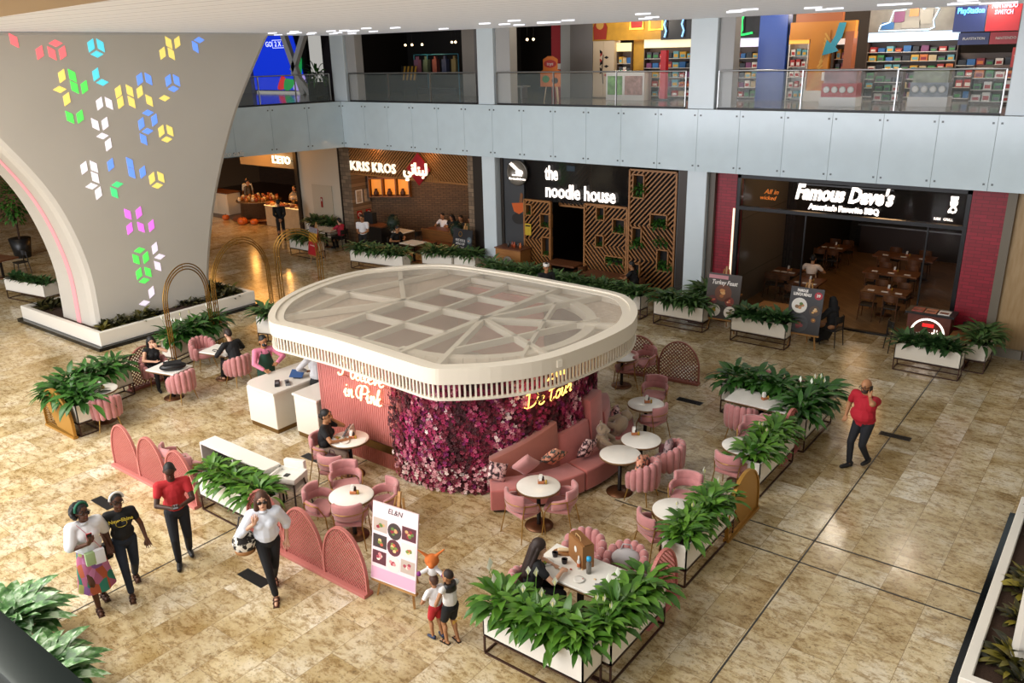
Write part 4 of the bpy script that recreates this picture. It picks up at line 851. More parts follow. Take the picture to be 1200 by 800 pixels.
# ------------------------------------------------------------------ chairs
def make_scallop():
    t = thing('scallop_chair', '', 'chair'); n = 11; mb = MB()
    for i in range(n):
        a = radians(-90 - 118 + 236 * i / (n - 1)); f = abs(i - (n - 1) / 2) / ((n - 1) / 2); top = .8 - .2 * f ** 2.2
        c = (cos(a) * .275, sin(a) * .265)
        mb.lathe([(.02, .27), (.05, .29), (.062, .36), (.07, (top + .3) / 2), (.068, top - .06), (.045, top - .015), (.0, top)], 9, (c[0], c[1], 0), 0, True)
    mb.build('backrest', PINK, t)
    MB().lathe([(0, .3), (.22, .3), (.25, .33), (.255, .42), (.22, .46), (0, .47)], 20, (0, .01, 0), 0, True, 1, .98).build('seat', PINK, t)
    for sx, sy in ((-1, 1), (1, 1), (-1, -1), (1, -1)): MB().tube([(sx * .17, sy * .16, .31), (sx * .23, sy * .22, 0)], [.016, .009], 8).build('leg', GOLD, t)
    return t
def make_loop():
    t = thing('loop_arm_chair', '', 'chair')
    MB().prism([(x, y) for x, y in [(-.22, -.2), (.22, -.2), (.24, .1), (.2, .24), (-.2, .24), (-.24, .1)]], .4, .48).build('seat', PINK, t, bev=.03, seg=3)
    def band(a0, a1, r, z0, z1, th, n=22, fall=0):
        mb = MB(); vs = []
        for i in range(n + 1):
            f = i / n * 2 - 1; a = radians(-90 + (a0 + (a1 - a0) * i / n)); dz = -fall * abs(f) ** 3
            rr = r
            for dr, z in ((-th / 2, z0 + .02), (-th / 2, z1 - .02), (-th / 4, z1), (th / 4, z1), (th / 2, z1 - .02), (th / 2, z0 + .02), (th / 4, z0), (-th / 4, z0)):
                vs.append(((rr + dr) * cos(a), (rr + dr) * sin(a) * .95, z + dz))
        fs = [(8 * i + k, 8 * i + 8 + k, 8 * i + 8 + (k + 1) % 8, 8 * i + (k + 1) % 8) for i in range(n) for k in range(8)] + [tuple(range(8)), tuple(8 * n + k for k in range(7, -1, -1))]
        return mb.add(vs, fs, 0, True)
    band(-108, 108, .265, .53, .69, .055, fall=.06).build('armrest', PINK, t)
    band(-54, 54, .275, .6, .82, .07).build('backrest', PINK, t)
    pts = [(.30 * cos(radians(-90 + a)), .295 * sin(radians(-90 + a)), .66 - .05 * abs(a / 108) ** 3) for a in range(-108, 109, 12)]
    MB().tube(pts, .009, 6).build('back_rail', GOLD, t)
    for sx in (-1, 1):
        MB().tube([(sx * .285, .09, .62), (sx * .25, .2, .42), (sx * .27, .25, 0)], .010, 6).build('leg', GOLD, t)
        MB().tube([(sx * .25, -.17, .66), (sx * .22, -.19, .42), (sx * .27, -.27, 0)], .010, 6).build('leg', GOLD, t)
    return t
def make_cafe(c_seat, c_wood):
    def mk():
        t = thing('side_chair', '', 'chair')
        MB().box(-.21, .21, -.2, .22, .43, .47).build('seat', c_seat, t, bev=.015, seg=2)
        mb = MB(); n = 8; vs = []
        for i in range(n + 1):
            a = radians(-90 - 48 + 96 * i / n)
            for dr, z in ((0, .66), (0, .84), (.025, .84), (.025, .66)): vs.append(((.24 + dr) * cos(a), (.22 + dr) * sin(a), z))
        mb.add(vs, [(4 * i + k, 4 * i + 4 + k, 4 * i + 4 + (k + 1) % 4, 4 * i + (k + 1) % 4) for i in range(n) for k in range(4)] + [(0, 1, 2, 3), tuple(4 * n + k for k in (3, 2, 1, 0))]); mb.build('backrest', c_wood, t)
        for sx in (-1, 1):
            MB().tube([(sx * .18, .18, .44), (sx * .2, .21, 0)], [.018, .012], 7).build('leg', c_wood, t)
            MB().tube([(sx * .19, -.18, .82), (sx * .18, -.19, .44), (sx * .2, -.23, 0)], [.014, .018, .012], 7).build('leg', c_wood, t)
        return t
    return mk
SCAL, LOOP = Kind(make_scallop), Kind(make_loop)
DCH = Kind(make_cafe(mat('black_seat', '#171310', .6), wood('chair_walnut', '#6d4426', '#50301a')))
BCH = Kind(make_cafe(mat('dark_seat', '#1e1c1b', .6), mat('black_wood', '#161413', .5)))
def aim(p_, q): return face(q[0] - p_[0], q[1] - p_[1])
# ------------------------------------------------------------------ tables
EDGE = mat('table_edge', '#7a5a38', .4); BASE = mat('bronze_base', '#6a452c', .35, .6); POLE = mat('dark_pole', '#1f1a18', .4, .4)
def make_round():
    t = thing('round_table', '', 'table')
    MB().lathe([(0, .725), (.35, .725), (.365, .735), (.365, .752), (.355, .758), (0, .758)], 32).build('tabletop', MARBLE, t)
    MB().lathe([(.3, .7), (.372, .715), (.372, .748), (.366, .748), (.366, .72), (.3, .71)], 32).build('edge_band', EDGE, t)
    MB().lathe([(0, .02), (.04, .02), (.035, .06), (.035, .72), (0, .72)], 12).build('pole', POLE, t)
    MB().lathe([(0, 0), (.24, 0), (.24, .015), (.05, .035), (0, .035)], 28).build('base', BASE, t); return t
RT = Kind(make_round)
def rect_table(label, x, y, lx, ly, rz=0, m=MARBLE, group=None, z=.745, base=True, mbase=POLE, edge=EDGE):
    t = thing('rectangular_table', label, 'table', (x, y, 0), rz, group)
    MB().box(-lx / 2, lx / 2, -ly / 2, ly / 2, z - .02, z + .012).build('tabletop', m, t, bev=.006, seg=1)
    MB().box(-lx / 2 + .002, lx / 2 - .002, -ly / 2 + .002, ly / 2 - .002, z - .045, z - .02).build('edge_band', edge, t)
    k = 2 if lx > 1.3 else 1
    for i in range(k):
        cx = 0 if k == 1 else (-1, 1)[i] * lx * .3
        MB().box(cx - .035, cx + .035, -.035, .035, .02, z - .04).build('pole', mbase, t); MB().lathe([(0, 0), (.23, 0), (.23, .015), (.04, .03), (0, .03)], 24, (cx, 0, 0)).build('base', BASE if mbase is POLE else mbase, t)
    return t
def make_caddy():
    t = thing('condiment_caddy', '', 'caddy')
    MB().box(-.055, .055, -.04, .04, 0, .055).build('copper_box', mat('copper', '#c07a52', .35, .6), t, bev=.006, seg=1)
    MB().box(-.04, .01, -.03, .03, .05, .13).box(-.03, .02, -.02, .028, .1, .155).build('napkins', WHITE, t)
    MB().lathe([(0, .02), (.016, .02), (.018, .1), (.01, .12), (0, .12)], 8, (.03, .018, 0)).build('sauce_bottle', mat('sauce_dark', '#3a241c', .3), t)
    MB().lathe([(0, 0), (.02, 0), (.02, .06), (.012, .075), (0, .075)], 8, (.08, -.02, 0)).build('shaker', mat('mustard', '#b08a2a', .35), t); return t
CAD = Kind(make_caddy)
TZ = .76
tabs = {}
def table(key, x, y, label, caddy=None, off=(0, 0)):
    RT.put((x, y, 0), 0, label); tabs[key] = (x, y)
    if caddy: CAD.put((x + off[0], y + off[1], TZ), .6, caddy, 'condiment caddies on the cafe tables')
def tc(*q): return q
for k, q, lb, cd, of in (
    ('T1', (-17.48,7.74), 'round marble table tucked behind the gold arched screen and planter', 'copper condiment caddy on the table behind the gold screen', (0, .03)),
    ('T4', (-11.05,9.20), 'round marble table with plates and a menu by the ribbed pink wall', None, 0),
    ('T5', (-9.43,7.78), 'round marble table ringed by four loop chairs near the easel poster', 'copper condiment caddy on the table ringed by four chairs', (0, .05)),
    ('T6', (-7.11,9.79), 'round marble table before the low end of the coral banquette', 'copper condiment caddy on the table at the low end of the banquette', (0, .08)),
    ('T7', (-6.58,11.54), 'round marble table before the sitting plush bear', None, 0),
    ('T8', (-6.56,12.26), 'round marble table overlapping behind the bear table', 'copper condiment caddy between the two overlapping tables', (-.2, .1)),
    ('T9', (-7.28,13.76), 'round marble table past the far end of the coral banquette', 'copper condiment caddy on the table past the banquette end', (.0, .05)),
    ('T10', (-9.08,15.91), 'round marble table half hidden behind the kiosk roof edge', None, 0),
    ('T12', (-4.95,13.08), 'round marble table behind the planter with the gold arched screen', None, 0),
    ('T13', (-4.92,10.40), 'round marble table behind the planter nearest the family table', None, 0)):
    table(k, q[0], q[1], lb, cd, of)
LR = radians(14)
T2 = (-17.41,9.36); T3 = (-17.47,10.80); T11 = (-5.43,15.23); T14 = (-5.25,8.19)
rect_table('white rectangular table under a black bag beside the brown lattice arch', *T2, .85, .62, LR); rect_table('white rectangular table where the man in black sits', *T3, .85, .62, LR)
rect_table('long white table beside the leafy corner planters', *T11, 1.3, .72, 0); rect_table('long white table strewn with a family meal behind the lily planters', *T14, 1.3, .74, 0)
CAD.put((T3[0] + .02, T3[1] + .05, .76), 1, 'copper condiment caddy in front of the man in black', 'condiment caddies on the cafe tables'); CAD.put((T11[0] + .02, T11[1] + .05, .76), 1, 'copper condiment caddy on the long table by the leafy planters', 'condiment caddies on the cafe tables')
# chairs round them: seat point, table faced
def chair(kind, q, tgt, label): kind.put((q[0], q[1], 0), aim(q, tgt), label)
t1, t4, t5, t6, t7, t8, t9, t10, t12, t13 = (tabs[k] for k in ('T1', 'T4', 'T5', 'T6', 'T7', 'T8', 'T9', 'T10', 'T12', 'T13'))
chair(SCAL, (-17.08,7.61), t1, 'pink scallop chair with its back to the open floor at the gold screen table')
chair(SCAL, (-18.54,7.95), t1, 'pink scallop chair mostly hidden between gold screen table and planter')
chair(SCAL, (-18.43,9.54), T2, 'pink scallop chair under the woman in black by the brown lattice arch'); chair(SCAL, (-17.06,9.40), T2, 'pink scallop chair with its back to the open floor at the black bag table')
chair(SCAL, (-18.58,10.97), T3, 'empty pink scallop chair facing the man in black'); chair(SCAL, (-16.87,10.80), T3, 'pink scallop chair under the man in black')
chair(LOOP, (-11.46,8.95), t4, 'pink loop chair under the woman on the phone by the pink wall'); chair(LOOP, (-10.81,8.61), t4, 'pink loop chair holding a dark handbag beside the phoning woman')
chair(LOOP, (-10.19,8.32), t5, 'pink loop chair on the kiosk side of the four chair table'); chair(LOOP, (-9.96,7.57), t5, 'pink loop chair nearest the pink lattice arches at the four chair table')
chair(LOOP, (-9.22,8.26), t5, 'pink loop chair on the flower wall side of the four chair table'); chair(LOOP, (-9.30,7.61), t5, 'pink loop chair with its back to the open floor at the four chair table')
chair(LOOP, (-7.19,9.46), t6, 'pink loop chair on the flower wall side of the low banquette table'); chair(LOOP, (-6.76,9.92), t6, 'pink loop chair on the open side of the low banquette table')
chair(SCAL, (-6.15,11.56), t7, 'pink scallop chair with an orange floral cushion at the bear table'); chair(SCAL, (-6.10,12.42), t8, 'pink scallop chair with a grey floral cushion at the overlapping table')
chair(LOOP, (-7.10,13.73), t9, 'pink loop chair with its back to the open floor past the banquette end'); chair(LOOP, (-7.69,14.92), t9, 'deep pink loop chair behind the table past the banquette end')
chair(LOOP, (-9.01,15.96), t10, 'pink loop chair tucked under the kiosk roof edge'); chair(LOOP, (-8.84,16.55), t10, 'pink loop chair beside the brown lattice arches past the roof edge')
chair(SCAL, (-5.70,14.84), (T11[0] - .3, T11[1]), 'pink scallop chair on the banquette side of the long leafy table'); chair(SCAL, (-4.98,14.84), (T11[0] + .3, T11[1]), 'pink scallop chair half hidden by planter leaves at the long table')
chair(SCAL, (-5.94,16.58), (T11[0] - .25, T11[1]), 'pink scallop chair behind the long leafy table'); chair(SCAL, (-5.30,16.50), (T11[0] + .35, T11[1]), 'pink scallop chair deep in the leafy corner behind the long table')
chair(LOOP, (-4.98,12.69), t12, 'pink loop chair next to the gold arched screen'); chair(LOOP, (-5.14,14.08), t12, 'pink loop chair beyond the table behind the gold arched screen')
chair(LOOP, (-5.10,10.09), t13, 'pink loop chair between the family table and the lily planter'); chair(LOOP, (-5.19,11.33), t13, 'pink loop chair behind the lily planter on the banquette side')
chair(SCAL, (-5.64,8.88), (T14[0] - .2, T14[1]), 'pink scallop chair behind the brown paper bag'); chair(SCAL, (-4.98,8.94), (T14[0] + .25, T14[1]), 'pink scallop chair with a pale bag behind the family table'); chair(SCAL, (-5.75,7.72), T14, 'pink scallop chair under the long haired woman')
chair(LOOP, (-13.49,7.11), (-13, 9), 'pink loop chair behind the solid pink arches'); chair(LOOP, (-12.98,7.10), (-13.3, 9.4), 'pink loop chair beside the white trough behind the pink arches')

# ------------------------------------------------------------------ plants
def leafmat(name, c1, c2, rough=.4):
    m = mat(name, c1, rough); nt, b, L = nodes(m); g_ = N(nt, 'ShaderNodeNewGeometry'); r = ramp(nt, (0, c1), (1, c2)); L.new(g_.outputs['Random Per Island'], r.inputs[0]); L.new(r.outputs[0], b.inputs['Base Color'])
    return m
LILY = leafmat('lily_leaf', '#2c5a16', '#5f8c2a'); LILYD = leafmat('lily_leaf_deep', '#1f4717', '#3f7027'); BROAD = leafmat('broad_leaf', '#203f20', '#4a6f3a'); STRIPE = leafmat('dracaena_leaf', '#22431d', '#5f7f44')
AGLA = mat('aglaonema', '#6d9a5e', .4); nt, b, L = nodes(AGLA); tc_ = N(nt, 'ShaderNodeTexCoord'); n_ = N(nt, 'ShaderNodeTexNoise', Scale=9.0, Detail=4); L.new(tc_.outputs['Object'], n_.inputs['Vector']); r_ = ramp(nt, (.36, '#2f5a2a'), (.5, '#5f8f4e'), (.62, '#b9cfae')); L.new(n_.outputs['Fac'], r_.inputs[0]); L.new(r_.outputs[0], b.inputs['Base Color'])
CROT = leafmat('croton_leaf', '#1d2415', '#4f4a22'); CROTB = leafmat('croton_bright', '#4a4a18', '#8a7d2c')
def leaf(mb, p, az, elev, L_, W, droop, rg, mi=0, stalk=.35, rows=6):
    """one arching blade: stalk, then a folded lance of 3 columns"""
    d = V((cos(az), sin(az), 0)); side = V((-sin(az), cos(az), 0)); pos = V(p); e = elev; vs = []; seg = L_ / rows; tw = rg.uniform(-.3, .3)
    for i in range(rows + 1):
        f = i / rows; w = 0 if f < .02 else W * (sin(pi * min(1, max(0, (f - stalk) / (1 - stalk))) ** .85)) if f > stalk else W * .06
        up = V((-d.x * sin(e), -d.y * sin(e), cos(e))); s2 = (side * cos(tw) + up * sin(tw))
        vs += [pos - s2 * w + up * w * .25, pos, pos + s2 * w + up * w * .25]
        pos = pos + (d * cos(e) + V((0, 0, sin(e)))) * seg; e -= droop / rows
    mb.add(vs, [q for i in range(rows) for q in ((3 * i, 3 * i + 1, 3 * i + 4, 3 * i + 3), (3 * i + 1, 3 * i + 2, 3 * i + 5, 3 * i + 4))], mi, True)
def clump(name, m, n, L_, W, seed, elev=(.35, 1.35), droop=(1.1, 2.0), stalk=.35, rad=.1):
    rg = random.Random(seed); mb = MB()
    for i in range(n):
        az = i * 2.39996 + rg.uniform(-.3, .3); f = (i + .5) / n; e = elev[0] + (elev[1] - elev[0]) * (1 - f) + rg.uniform(-.12, .12)
        leaf(mb, (cos(az) * rad * f, sin(az) * rad * f, rg.uniform(0, .05)), az, e, L_ * rg.uniform(.75, 1.15), W * rg.uniform(.8, 1.15), rg.uniform(*droop), rg, 0, stalk)
    return mb.mesh(name, m)
def lilyflowers(seed, n):
    rg = random.Random(seed); mb = MB()
    for i in range(n):
        az = rg.random() * 6.3; h = rg.uniform(.4, .52); x, y = cos(az) * .14, sin(az) * .14
        mb.tube([(x * .3, y * .3, .1), (x, y, h)], .004, 5, 1)
        mb.add([(x, y, h), (x + .035, y + .01, h + .06), (x + .005, y, h + .13), (x - .03, y + .01, h + .06), (x, y + .025, h + .06)], [(0, 1, 2, 4), (0, 4, 2, 3)], 0, True); mb.ell((x, y - .01, h + .05), (.008, .008, .035), 2, 6, 5)
    return mb.mesh('flowers', [mat('spathe', '#eef0e0', .6), LILY, mat('spadix', '#d8d48a', .6)])
SPEC = dict(
    lily=[clump('lily', LILY, 54, .43, .046, s_, (.45, 1.4)) for s_ in (1, 2, 3)], lilyd=[clump('lily', LILYD, 46, .56, .058, s_) for s_ in (4, 5, 6)],
    broad=[clump('broad', BROAD, 32, .34, .045, s_, (.3, 1.3), (.6, 1.3), .12) for s_ in (7, 8)], stripe=[clump('stripe', STRIPE, 42, .42, .036, s_, (.35, 1.35), (1.0, 1.9), .05) for s_ in (9, 10)],
    agla=[clump('agla', AGLA, 58, .62, .085, s_, (.25, 1.2), (.8, 1.5), .2, .22) for s_ in (11, 12)], croton=[clump('croton', CROT, 22, .26, .05, s_, (.2, 1.2), (.5, 1.2), .1) for s_ in (13, 14)], crotonb=[clump('crotonb', CROTB, 22, .32, .045, s_, (.2, 1.2), (.5, 1.2), .1) for s_ in (15,)])
FLW = [lilyflowers(1, 2), lilyflowers(2, 3)]
PLW = mat('planter_white', '#ece7dc', .4)
pr = random.Random(5)
def planter(label, x, y, L_, rz, spec, n, W=.42, zb=.3, zt=.7, group=None, sc=1.0, flowers=0, bare=False):
    t = thing('planter', label, 'planter', (x, y, 0), rz, group)
    mb = MB(); mb.box(-L_ / 2, L_ / 2, -W / 2, W / 2, zb, zb + .02).box(-L_ / 2, L_ / 2, -W / 2, -W / 2 + .02, zb, zt).box(-L_ / 2, L_ / 2, W / 2 - .02, W / 2, zb, zt).box(-L_ / 2, -L_ / 2 + .02, -W / 2, W / 2, zb, zt).box(L_ / 2 - .02, L_ / 2, -W / 2, W / 2, zb, zt)
    mb.build('trough', PLW, t); MB().box(-L_ / 2 + .02, L_ / 2 - .02, -W / 2 + .02, W / 2 - .02, zt - .08, zt - .05).build('soil', SOIL, t)
    mb = MB(); a, c, s_ = L_ / 2 - .01, W / 2 - .01, .024
    for z in (s_ / 2, zb - s_ / 2):
        for u, v in (((-a, -c), (a, -c)), ((-a, c), (a, c)), ((-a, -c), (-a, c)), ((a, -c), (a, c))): mb.beam((*u, z), (*v, z), s_, s_)
    for u in (-a, a):
        for v in (-c, c): mb.box(u - s_ / 2, u + s_ / 2, v - s_ / 2, v + s_ / 2, s_, zb - s_)
    mb.build('stand', BROWNM, t)
    for i in range(n):
        px = (-L_ / 2 + .2) + (L_ - .4) * (i / max(1, n - 1) if n > 1 else .5)
        o = link('plant', pr.choice(SPEC[spec]), t, (px + pr.uniform(-.04, .04), pr.uniform(-.05, .05), zt - .06), pr.random() * 6.3); k = sc * pr.uniform(.9, 1.12); o.scale = (k, k, k * pr.uniform(.9, 1.1))
        if flowers and pr.random() < flowers: link('flowers', pr.choice(FLW), o)
    return t
H90 = pi / 2
planter('long white lily planter closest to the camera behind the two boys', -5.1, 7.03, 1.55, 0, 'lily', 6, .44, flowers=.8, sc=1.1)
planter('white lily planter meeting it at the corner by the pink arched screen', -4.42, 8.0, 1.45, H90, 'lily', 5, .42, flowers=.7, sc=1.1)
planter('white lily planter with the gold arched screen at its far end', -4.56, 10.5, 1.75, H90, 'lily', 6, .42, flowers=.4, sc=1.02)
planter('white lily planter with the pink arched screen at its far end', -4.66, 13.55, 1.75, H90, 'lily', 6, .42, flowers=.3)
planter('white lily planter beside the man in the red polo', -4.62, 15.75, 1.7, H90, 'lilyd', 6, .42, flowers=.3, sc=1.05)
planter('white lily planter closing the corner behind the long leafy table', -5.75, 16.0, 1.6, 0, 'lilyd', 6, .42, sc=1.05)
planter('white planter next to the roast turkey easel by the white column', -9.95, 20.75, 1.55, 0, 'stripe', 6, .45, sc=1.4)
planter('white planter between the turkey easel and the lunch easel', -7.55, 20.6, 1.5, 0, 'broad', 8, .45, sc=1.35)
planter('white planter in front of the restaurant host stand', -3.45, 20.75, 1.45, 0, 'broad', 8, .45, sc=1.35)
planter('short deep white planter against the oak wall', -2.55, 21.9, 1.1, H90, 'stripe', 3, .45, sc=1.5)
planter('white planter along the grill terrace nearest the man in white', -22.1, 20.65, 2.5, radians(6), 'stripe', 10, .45, sc=1.3)
planter('white planter along the grill terrace behind the dark menu easel', -20.1, 21.75, 1.3, radians(8), 'stripe', 5, .45, sc=1.3)
planter('white planter beside the white column at the grill corner', -19.0, 22.0, .9, radians(8), 'stripe', 4, .4, sc=1.25)
planter('long white planter along the noodle terrace behind the kiosk roof', -13.0, 20.85, 3.6, 0, 'stripe', 13, .45, sc=1.3)
planter('white planter along the noodle terrace behind the chef', -16.3, 21.1, 2.3, 0, 'stripe', 9, .45, sc=1.3)
planter('second planter row behind the turkey easel planter', -9.72, 21.75, 1.1, H90, 'stripe', 5, .45, sc=1.6)
planter('white planter by the cream wall at the cake cafe', -26.3, 20.7, 1.6, 0, 'stripe', 6, .45, sc=1.4); planter('white planter deeper by the cream wall behind the red stand', -28.3, 23.2, 1.6, 0, 'stripe', 6, .45, sc=1.4)
planter('white planter at the far edge left of the big pillar', -29.2, 11.4, 2.2, radians(8), 'broad', 7, .5)
planter('white lily planter standing behind the gold arched screen', -17.75, 7.2, 1.35, 0, 'lilyd', 5, .42, sc=1.05)
planter('white lily planter between gold screen and brown lattice arch', -18.5, 8.15, 1.55, radians(97), 'lilyd', 5, .42, sc=1.05)
planter('white lily planter under the brass garden arches', -19.55, 11.4, 2.0, radians(104), 'lilyd', 7, .42, sc=1.05, flowers=.6)
planter('small tall white planter at the left shoulder of the kiosk', -18.6, 13.1, .6, radians(15), 'stripe', 2, .4, .38, .85, sc=1.5)
planter('white planter between the pink arches and the walking woman', -11.4, 6.98, 1.75, 0, 'lily', 5, .42, sc=1.0)
# big raised beds round the arched pillars
def bed(label, x0, x1, y0, y1, hole, seed, rz=0, n=90):
    t = thing('raised_bed', label, 'planter', ((x0 + x1) / 2, (y0 + y1) / 2, 0), rz); a, c = (x1 - x0) / 2, (y1 - y0) / 2
    MB().box(-a - .12, a + .12, -c - .12, c + .12, 0, .1).build('plinth', mat('black_granite', '#0e1113', .12), t)
    mb = MB(); o_ = [(-a, -c), (a, -c), (a, c), (-a, c)]; i_ = [(-a + .13, -c + .13), (a - .13, -c + .13), (a - .13, c - .13), (-a + .13, c - .13)]; mb.ring(o_, i_, .1, .5); mb.build('wall', PLW, t, bev=.012, seg=1)
    MB().box(-a + .12, a - .12, -c + .12, c - .12, .3, .42).build('soil', SOIL, t); rg = random.Random(seed); k = 0
    while k < n:
        px, py = rg.uniform(-a + .3, a - .3), rg.uniform(-c + .3, c - .3)
        if hole(px, py): continue
        sp = 'crotonb' if rg.random() < .12 else 'croton'; o = link('plant', rg.choice(SPEC[sp]), t, (px, py, .4), rg.random() * 6.3); q = rg.uniform(.8, 1.3); o.scale = (q, q, q); k += 1
    return t
bed('raised white bed of dark croton plants round the big pale pillar', -27.0, -22.2, 10.1, 15.2, lambda x, y: x < 1.65 and x > -1.5 and y > -2.3 and y < 1.6, 21)
bed('raised white bed of dark croton plants at the right edge of the floor', -.72, 4.2, 9.3, 14.4, lambda x, y: x > -1.95 and -2.0 < y < 1.0, 22, n=110)
sbox('arched_pillar_right', -.3, 3.2, 10.0, 12.7, .42, 8.9, PIL, .08)
# leafy pots lowest left
for i, (q, lb) in enumerate((((-9.55, 2.75), 'white pot of pale streaked leaves nearest the dark handrail'), ((-11.0, 3.05), 'white pot of pale streaked leaves cut by the photo edge'))):
    t = thing('potted_plant', lb, 'plant', (q[0], q[1], 0)); MB().lathe([(0, 0), (.32, 0), (.42, .5), (.4, .52), (.37, .46), (0, .46)], 24).build('pot', PLW, t); MB().lathe([(0, .43), (.37, .43), (0, .46)], 20).build('soil', SOIL, t)
    for k in range(3 if i == 0 else 2): o = link('foliage', SPEC['agla'][k % 2], t, (.14 * cos(k * 2.1), .14 * sin(k * 2.1), .46), k * 1.3); o.scale = (1.05,) * 3
# dark handrail of the balcony one stands on
t = thing('balcony_handrail', 'dark green balcony handrail crossing the lowest left corner', 'railing', (0, .36, 6.6))
MB().box(-9, 1.5, -.035, .035, -.03, .03).build('rail', mat('dark_green_metal', '#12211d', .3, .4), t, bev=.01, seg=2)
for x in (-8.5, .9): MB().box(x - .02, x + .02, -.02, .02, -1.0, -.03).build('post', MATS['dark_green_metal'], t)
sbox('trim_10', -14, 14, -8, .2, 5.2, 5.6, MATS['black_granite'])

# ------------------------------------------------------------------ arched lattice screens
def arch_inside(x, z, w, h, zs): return abs(x) < w / 2 and (z < zs or (x / (w / 2)) ** 2 + ((z - zs) / (h - zs)) ** 2 < 1) and z > .07
def make_arch(w, h, zs, mframe, mlat, pitch, bw, hatch=True):
    def mk():
        t = thing('arched_screen', '', 'screen'); pts = [(-w / 2, .06)] + [(-w / 2 * cos(a), zs + (h - zs) * sin(a)) for a in [pi * i / 24 for i in range(25)]] + [(w / 2, .06)]
        mb = MB()
        for a, b_ in zip(pts, pts[1:]): mb.beam((a[0], 0, a[1]), (b_[0], 0, b_[1]), .045, .03, 0, (0, 1, 0)) if False else mb.beam((a[0], 0, a[1]), (b_[0], 0, b_[1]), .05, .028)
        mb.build('frame', mframe, t); mb = MB()
        for sg in (1, -1):
            k = -(w + h)
            while k < w + h:
                # line x = s*cos45, z = k*1.414 + ...
                run = None; s0 = -.8 * (w + h); ds = .012; s_ = s0
                while s_ < .8 * (w + h):
                    x = s_ * .7071; z = k + sg * s_ * .7071; ins = arch_inside(x, z, w - .02, h - .01, zs)
                    if ins and run is None: run = (x, z)
                    if run and not ins:
                        if hypot(x - run[0], z - run[1]) > .03: mb.beam((run[0], .006 * sg, run[1]), (x, .006 * sg, z), .012, bw)
                        run = None
                    s_ += ds
                k += pitch
        mb.build('lattice', mlat, t); MB().box(-w / 2 - .02, w / 2 + .02, -.09, .09, 0, .06).build('base_rail', mframe, t, bev=.012, seg=2); return t
    return mk
PKA = Kind(make_arch(.93, .98, .25, PINKD, mat('pink_mesh', '#b86a62', .6), .07, .016)); PKA2 = PKA
BRN = Kind(make_arch(1.0, 1.0, .35, mat('rose_brown', '#9b5f52', .5), mat('rose_brown2', '#96604f', .5), .09, .022))
for i, x in enumerate((-14.75, -13.8, -12.85)): PKA.put((x, 6.76, 0), 0, ('solid pink arched screen furthest from the walking woman', 'solid pink arched screen in the middle of three behind the man in red', 'solid pink arched screen touching the white trough planter')[i])
for i, x in enumerate((-10.4, -9.45, -8.5)): PKA.put((x, 6.76, 0), 0, ('pink arched screen half hidden behind the woman in the white blouse', 'pink arched screen between the woman in white and the easel', 'pink arched screen next to the menu easel')[i])
PKA.put((-4.4, 8.95, 0), H90, 'pink arched screen at the end of the lily planter by the family table'); PKA.put((-4.62, 14.6, 0), H90, 'pink arched screen by the man in the red polo')
BRN.put((-18.68, 9.45, 0), radians(95), 'rose brown lattice arch beside the woman in black'); BRN.put((-9.1, 16.75, 0), radians(10), 'rose brown lattice arch nearer the kiosk roof edge'); BRN.put((-8.1, 16.9, 0), radians(6), 'rose brown lattice arch standing in the open past the kiosk')
GLD = mat('gold_sheet', '#b98a3e', .38, .6); GLDD = mat('gold_shade', '#8a6228', .45, .5)
def make_gold():
    t = thing('arched_screen', '', 'screen'); w, h = 1.25, .98; zs = .3
    pts = [(-w / 2, .06)] + [(-w / 2 * cos(a), zs + (h - zs) * sin(a)) for a in [pi * i / 24 for i in range(25)]] + [(w / 2, .06)]
    mb = MB()
    for a, b_ in zip(pts, pts[1:]): mb.beam((a[0], 0, a[1]), (b_[0], 0, b_[1]), .06, .03)
    mb.build('frame', GLD, t); mb = MB(); cutp = [(x * .97, z) for x, z in pts if x > -.1]
    mb.prism([(-.5, .62), (-.1, .1)] + [(x, z) for x, z in reversed(cutp)] + [(-.12, .95), (-.35, .8)], -.012, .012, 0, M.Rotation(pi / 2, 4, 'X')); mb.build('sheet', GLD, t)
    mb = MB()
    for i in range(11): z = .1 + i * .055; x = w / 2 - .03; mb.box(-x, -.08 + -.3 * i * .07, -.008, .008, z, z + .022)
    mb.build('louvres', GLDD, t); MB().box(-w / 2 - .02, w / 2 + .02, -.05, .05, 0, .05).build('base_rail', GLD, t); return t
GLK = Kind(make_gold); GLK.put((-17.72, 6.88, 0), 0, 'gold arched screen in front of the leafy corner planters'); GLK.put((-4.36, 11.75, 0), H90, 'gold arched screen at the end of the lily planter by the open floor')
# brass garden arches of triple tubes
def garden_arch(label, a, b_, h):
    a, b_ = V((*a, 0)), V((*b_, 0)); d = b_ - a; w = d.length; t = thing('garden_arch', label, 'arch', tuple((a + b_) / 2), atan2(d.y, d.x)); zs = h - w / 2; rods = []
    for j, r_ in enumerate((w / 2, w / 2 - .07, w / 2 - .14)):
        pts = [(-r_, 0, 0), (-r_, 0, zs)] + [(-r_ * cos(q), 0, zs + r_ * sin(q)) for q in [pi * i / 20 for i in range(1, 20)]] + [(r_, 0, zs), (r_, 0, 0)]
        MB().tube(pts, .017, 6).build('hoop', BRASS, t)
    for k in range(5):
        for sg in (-1, 1): MB().tube([(sg * w / 2, 0, .3 + k * zs / 5), (sg * (w / 2 - .14), 0, .3 + k * zs / 5)], .008, 6).build('tie', BRASS, t)
    MB().tube([(0, 0, h), (0, 0, h - .14)], .008, 6).build('tie', BRASS, t); return t
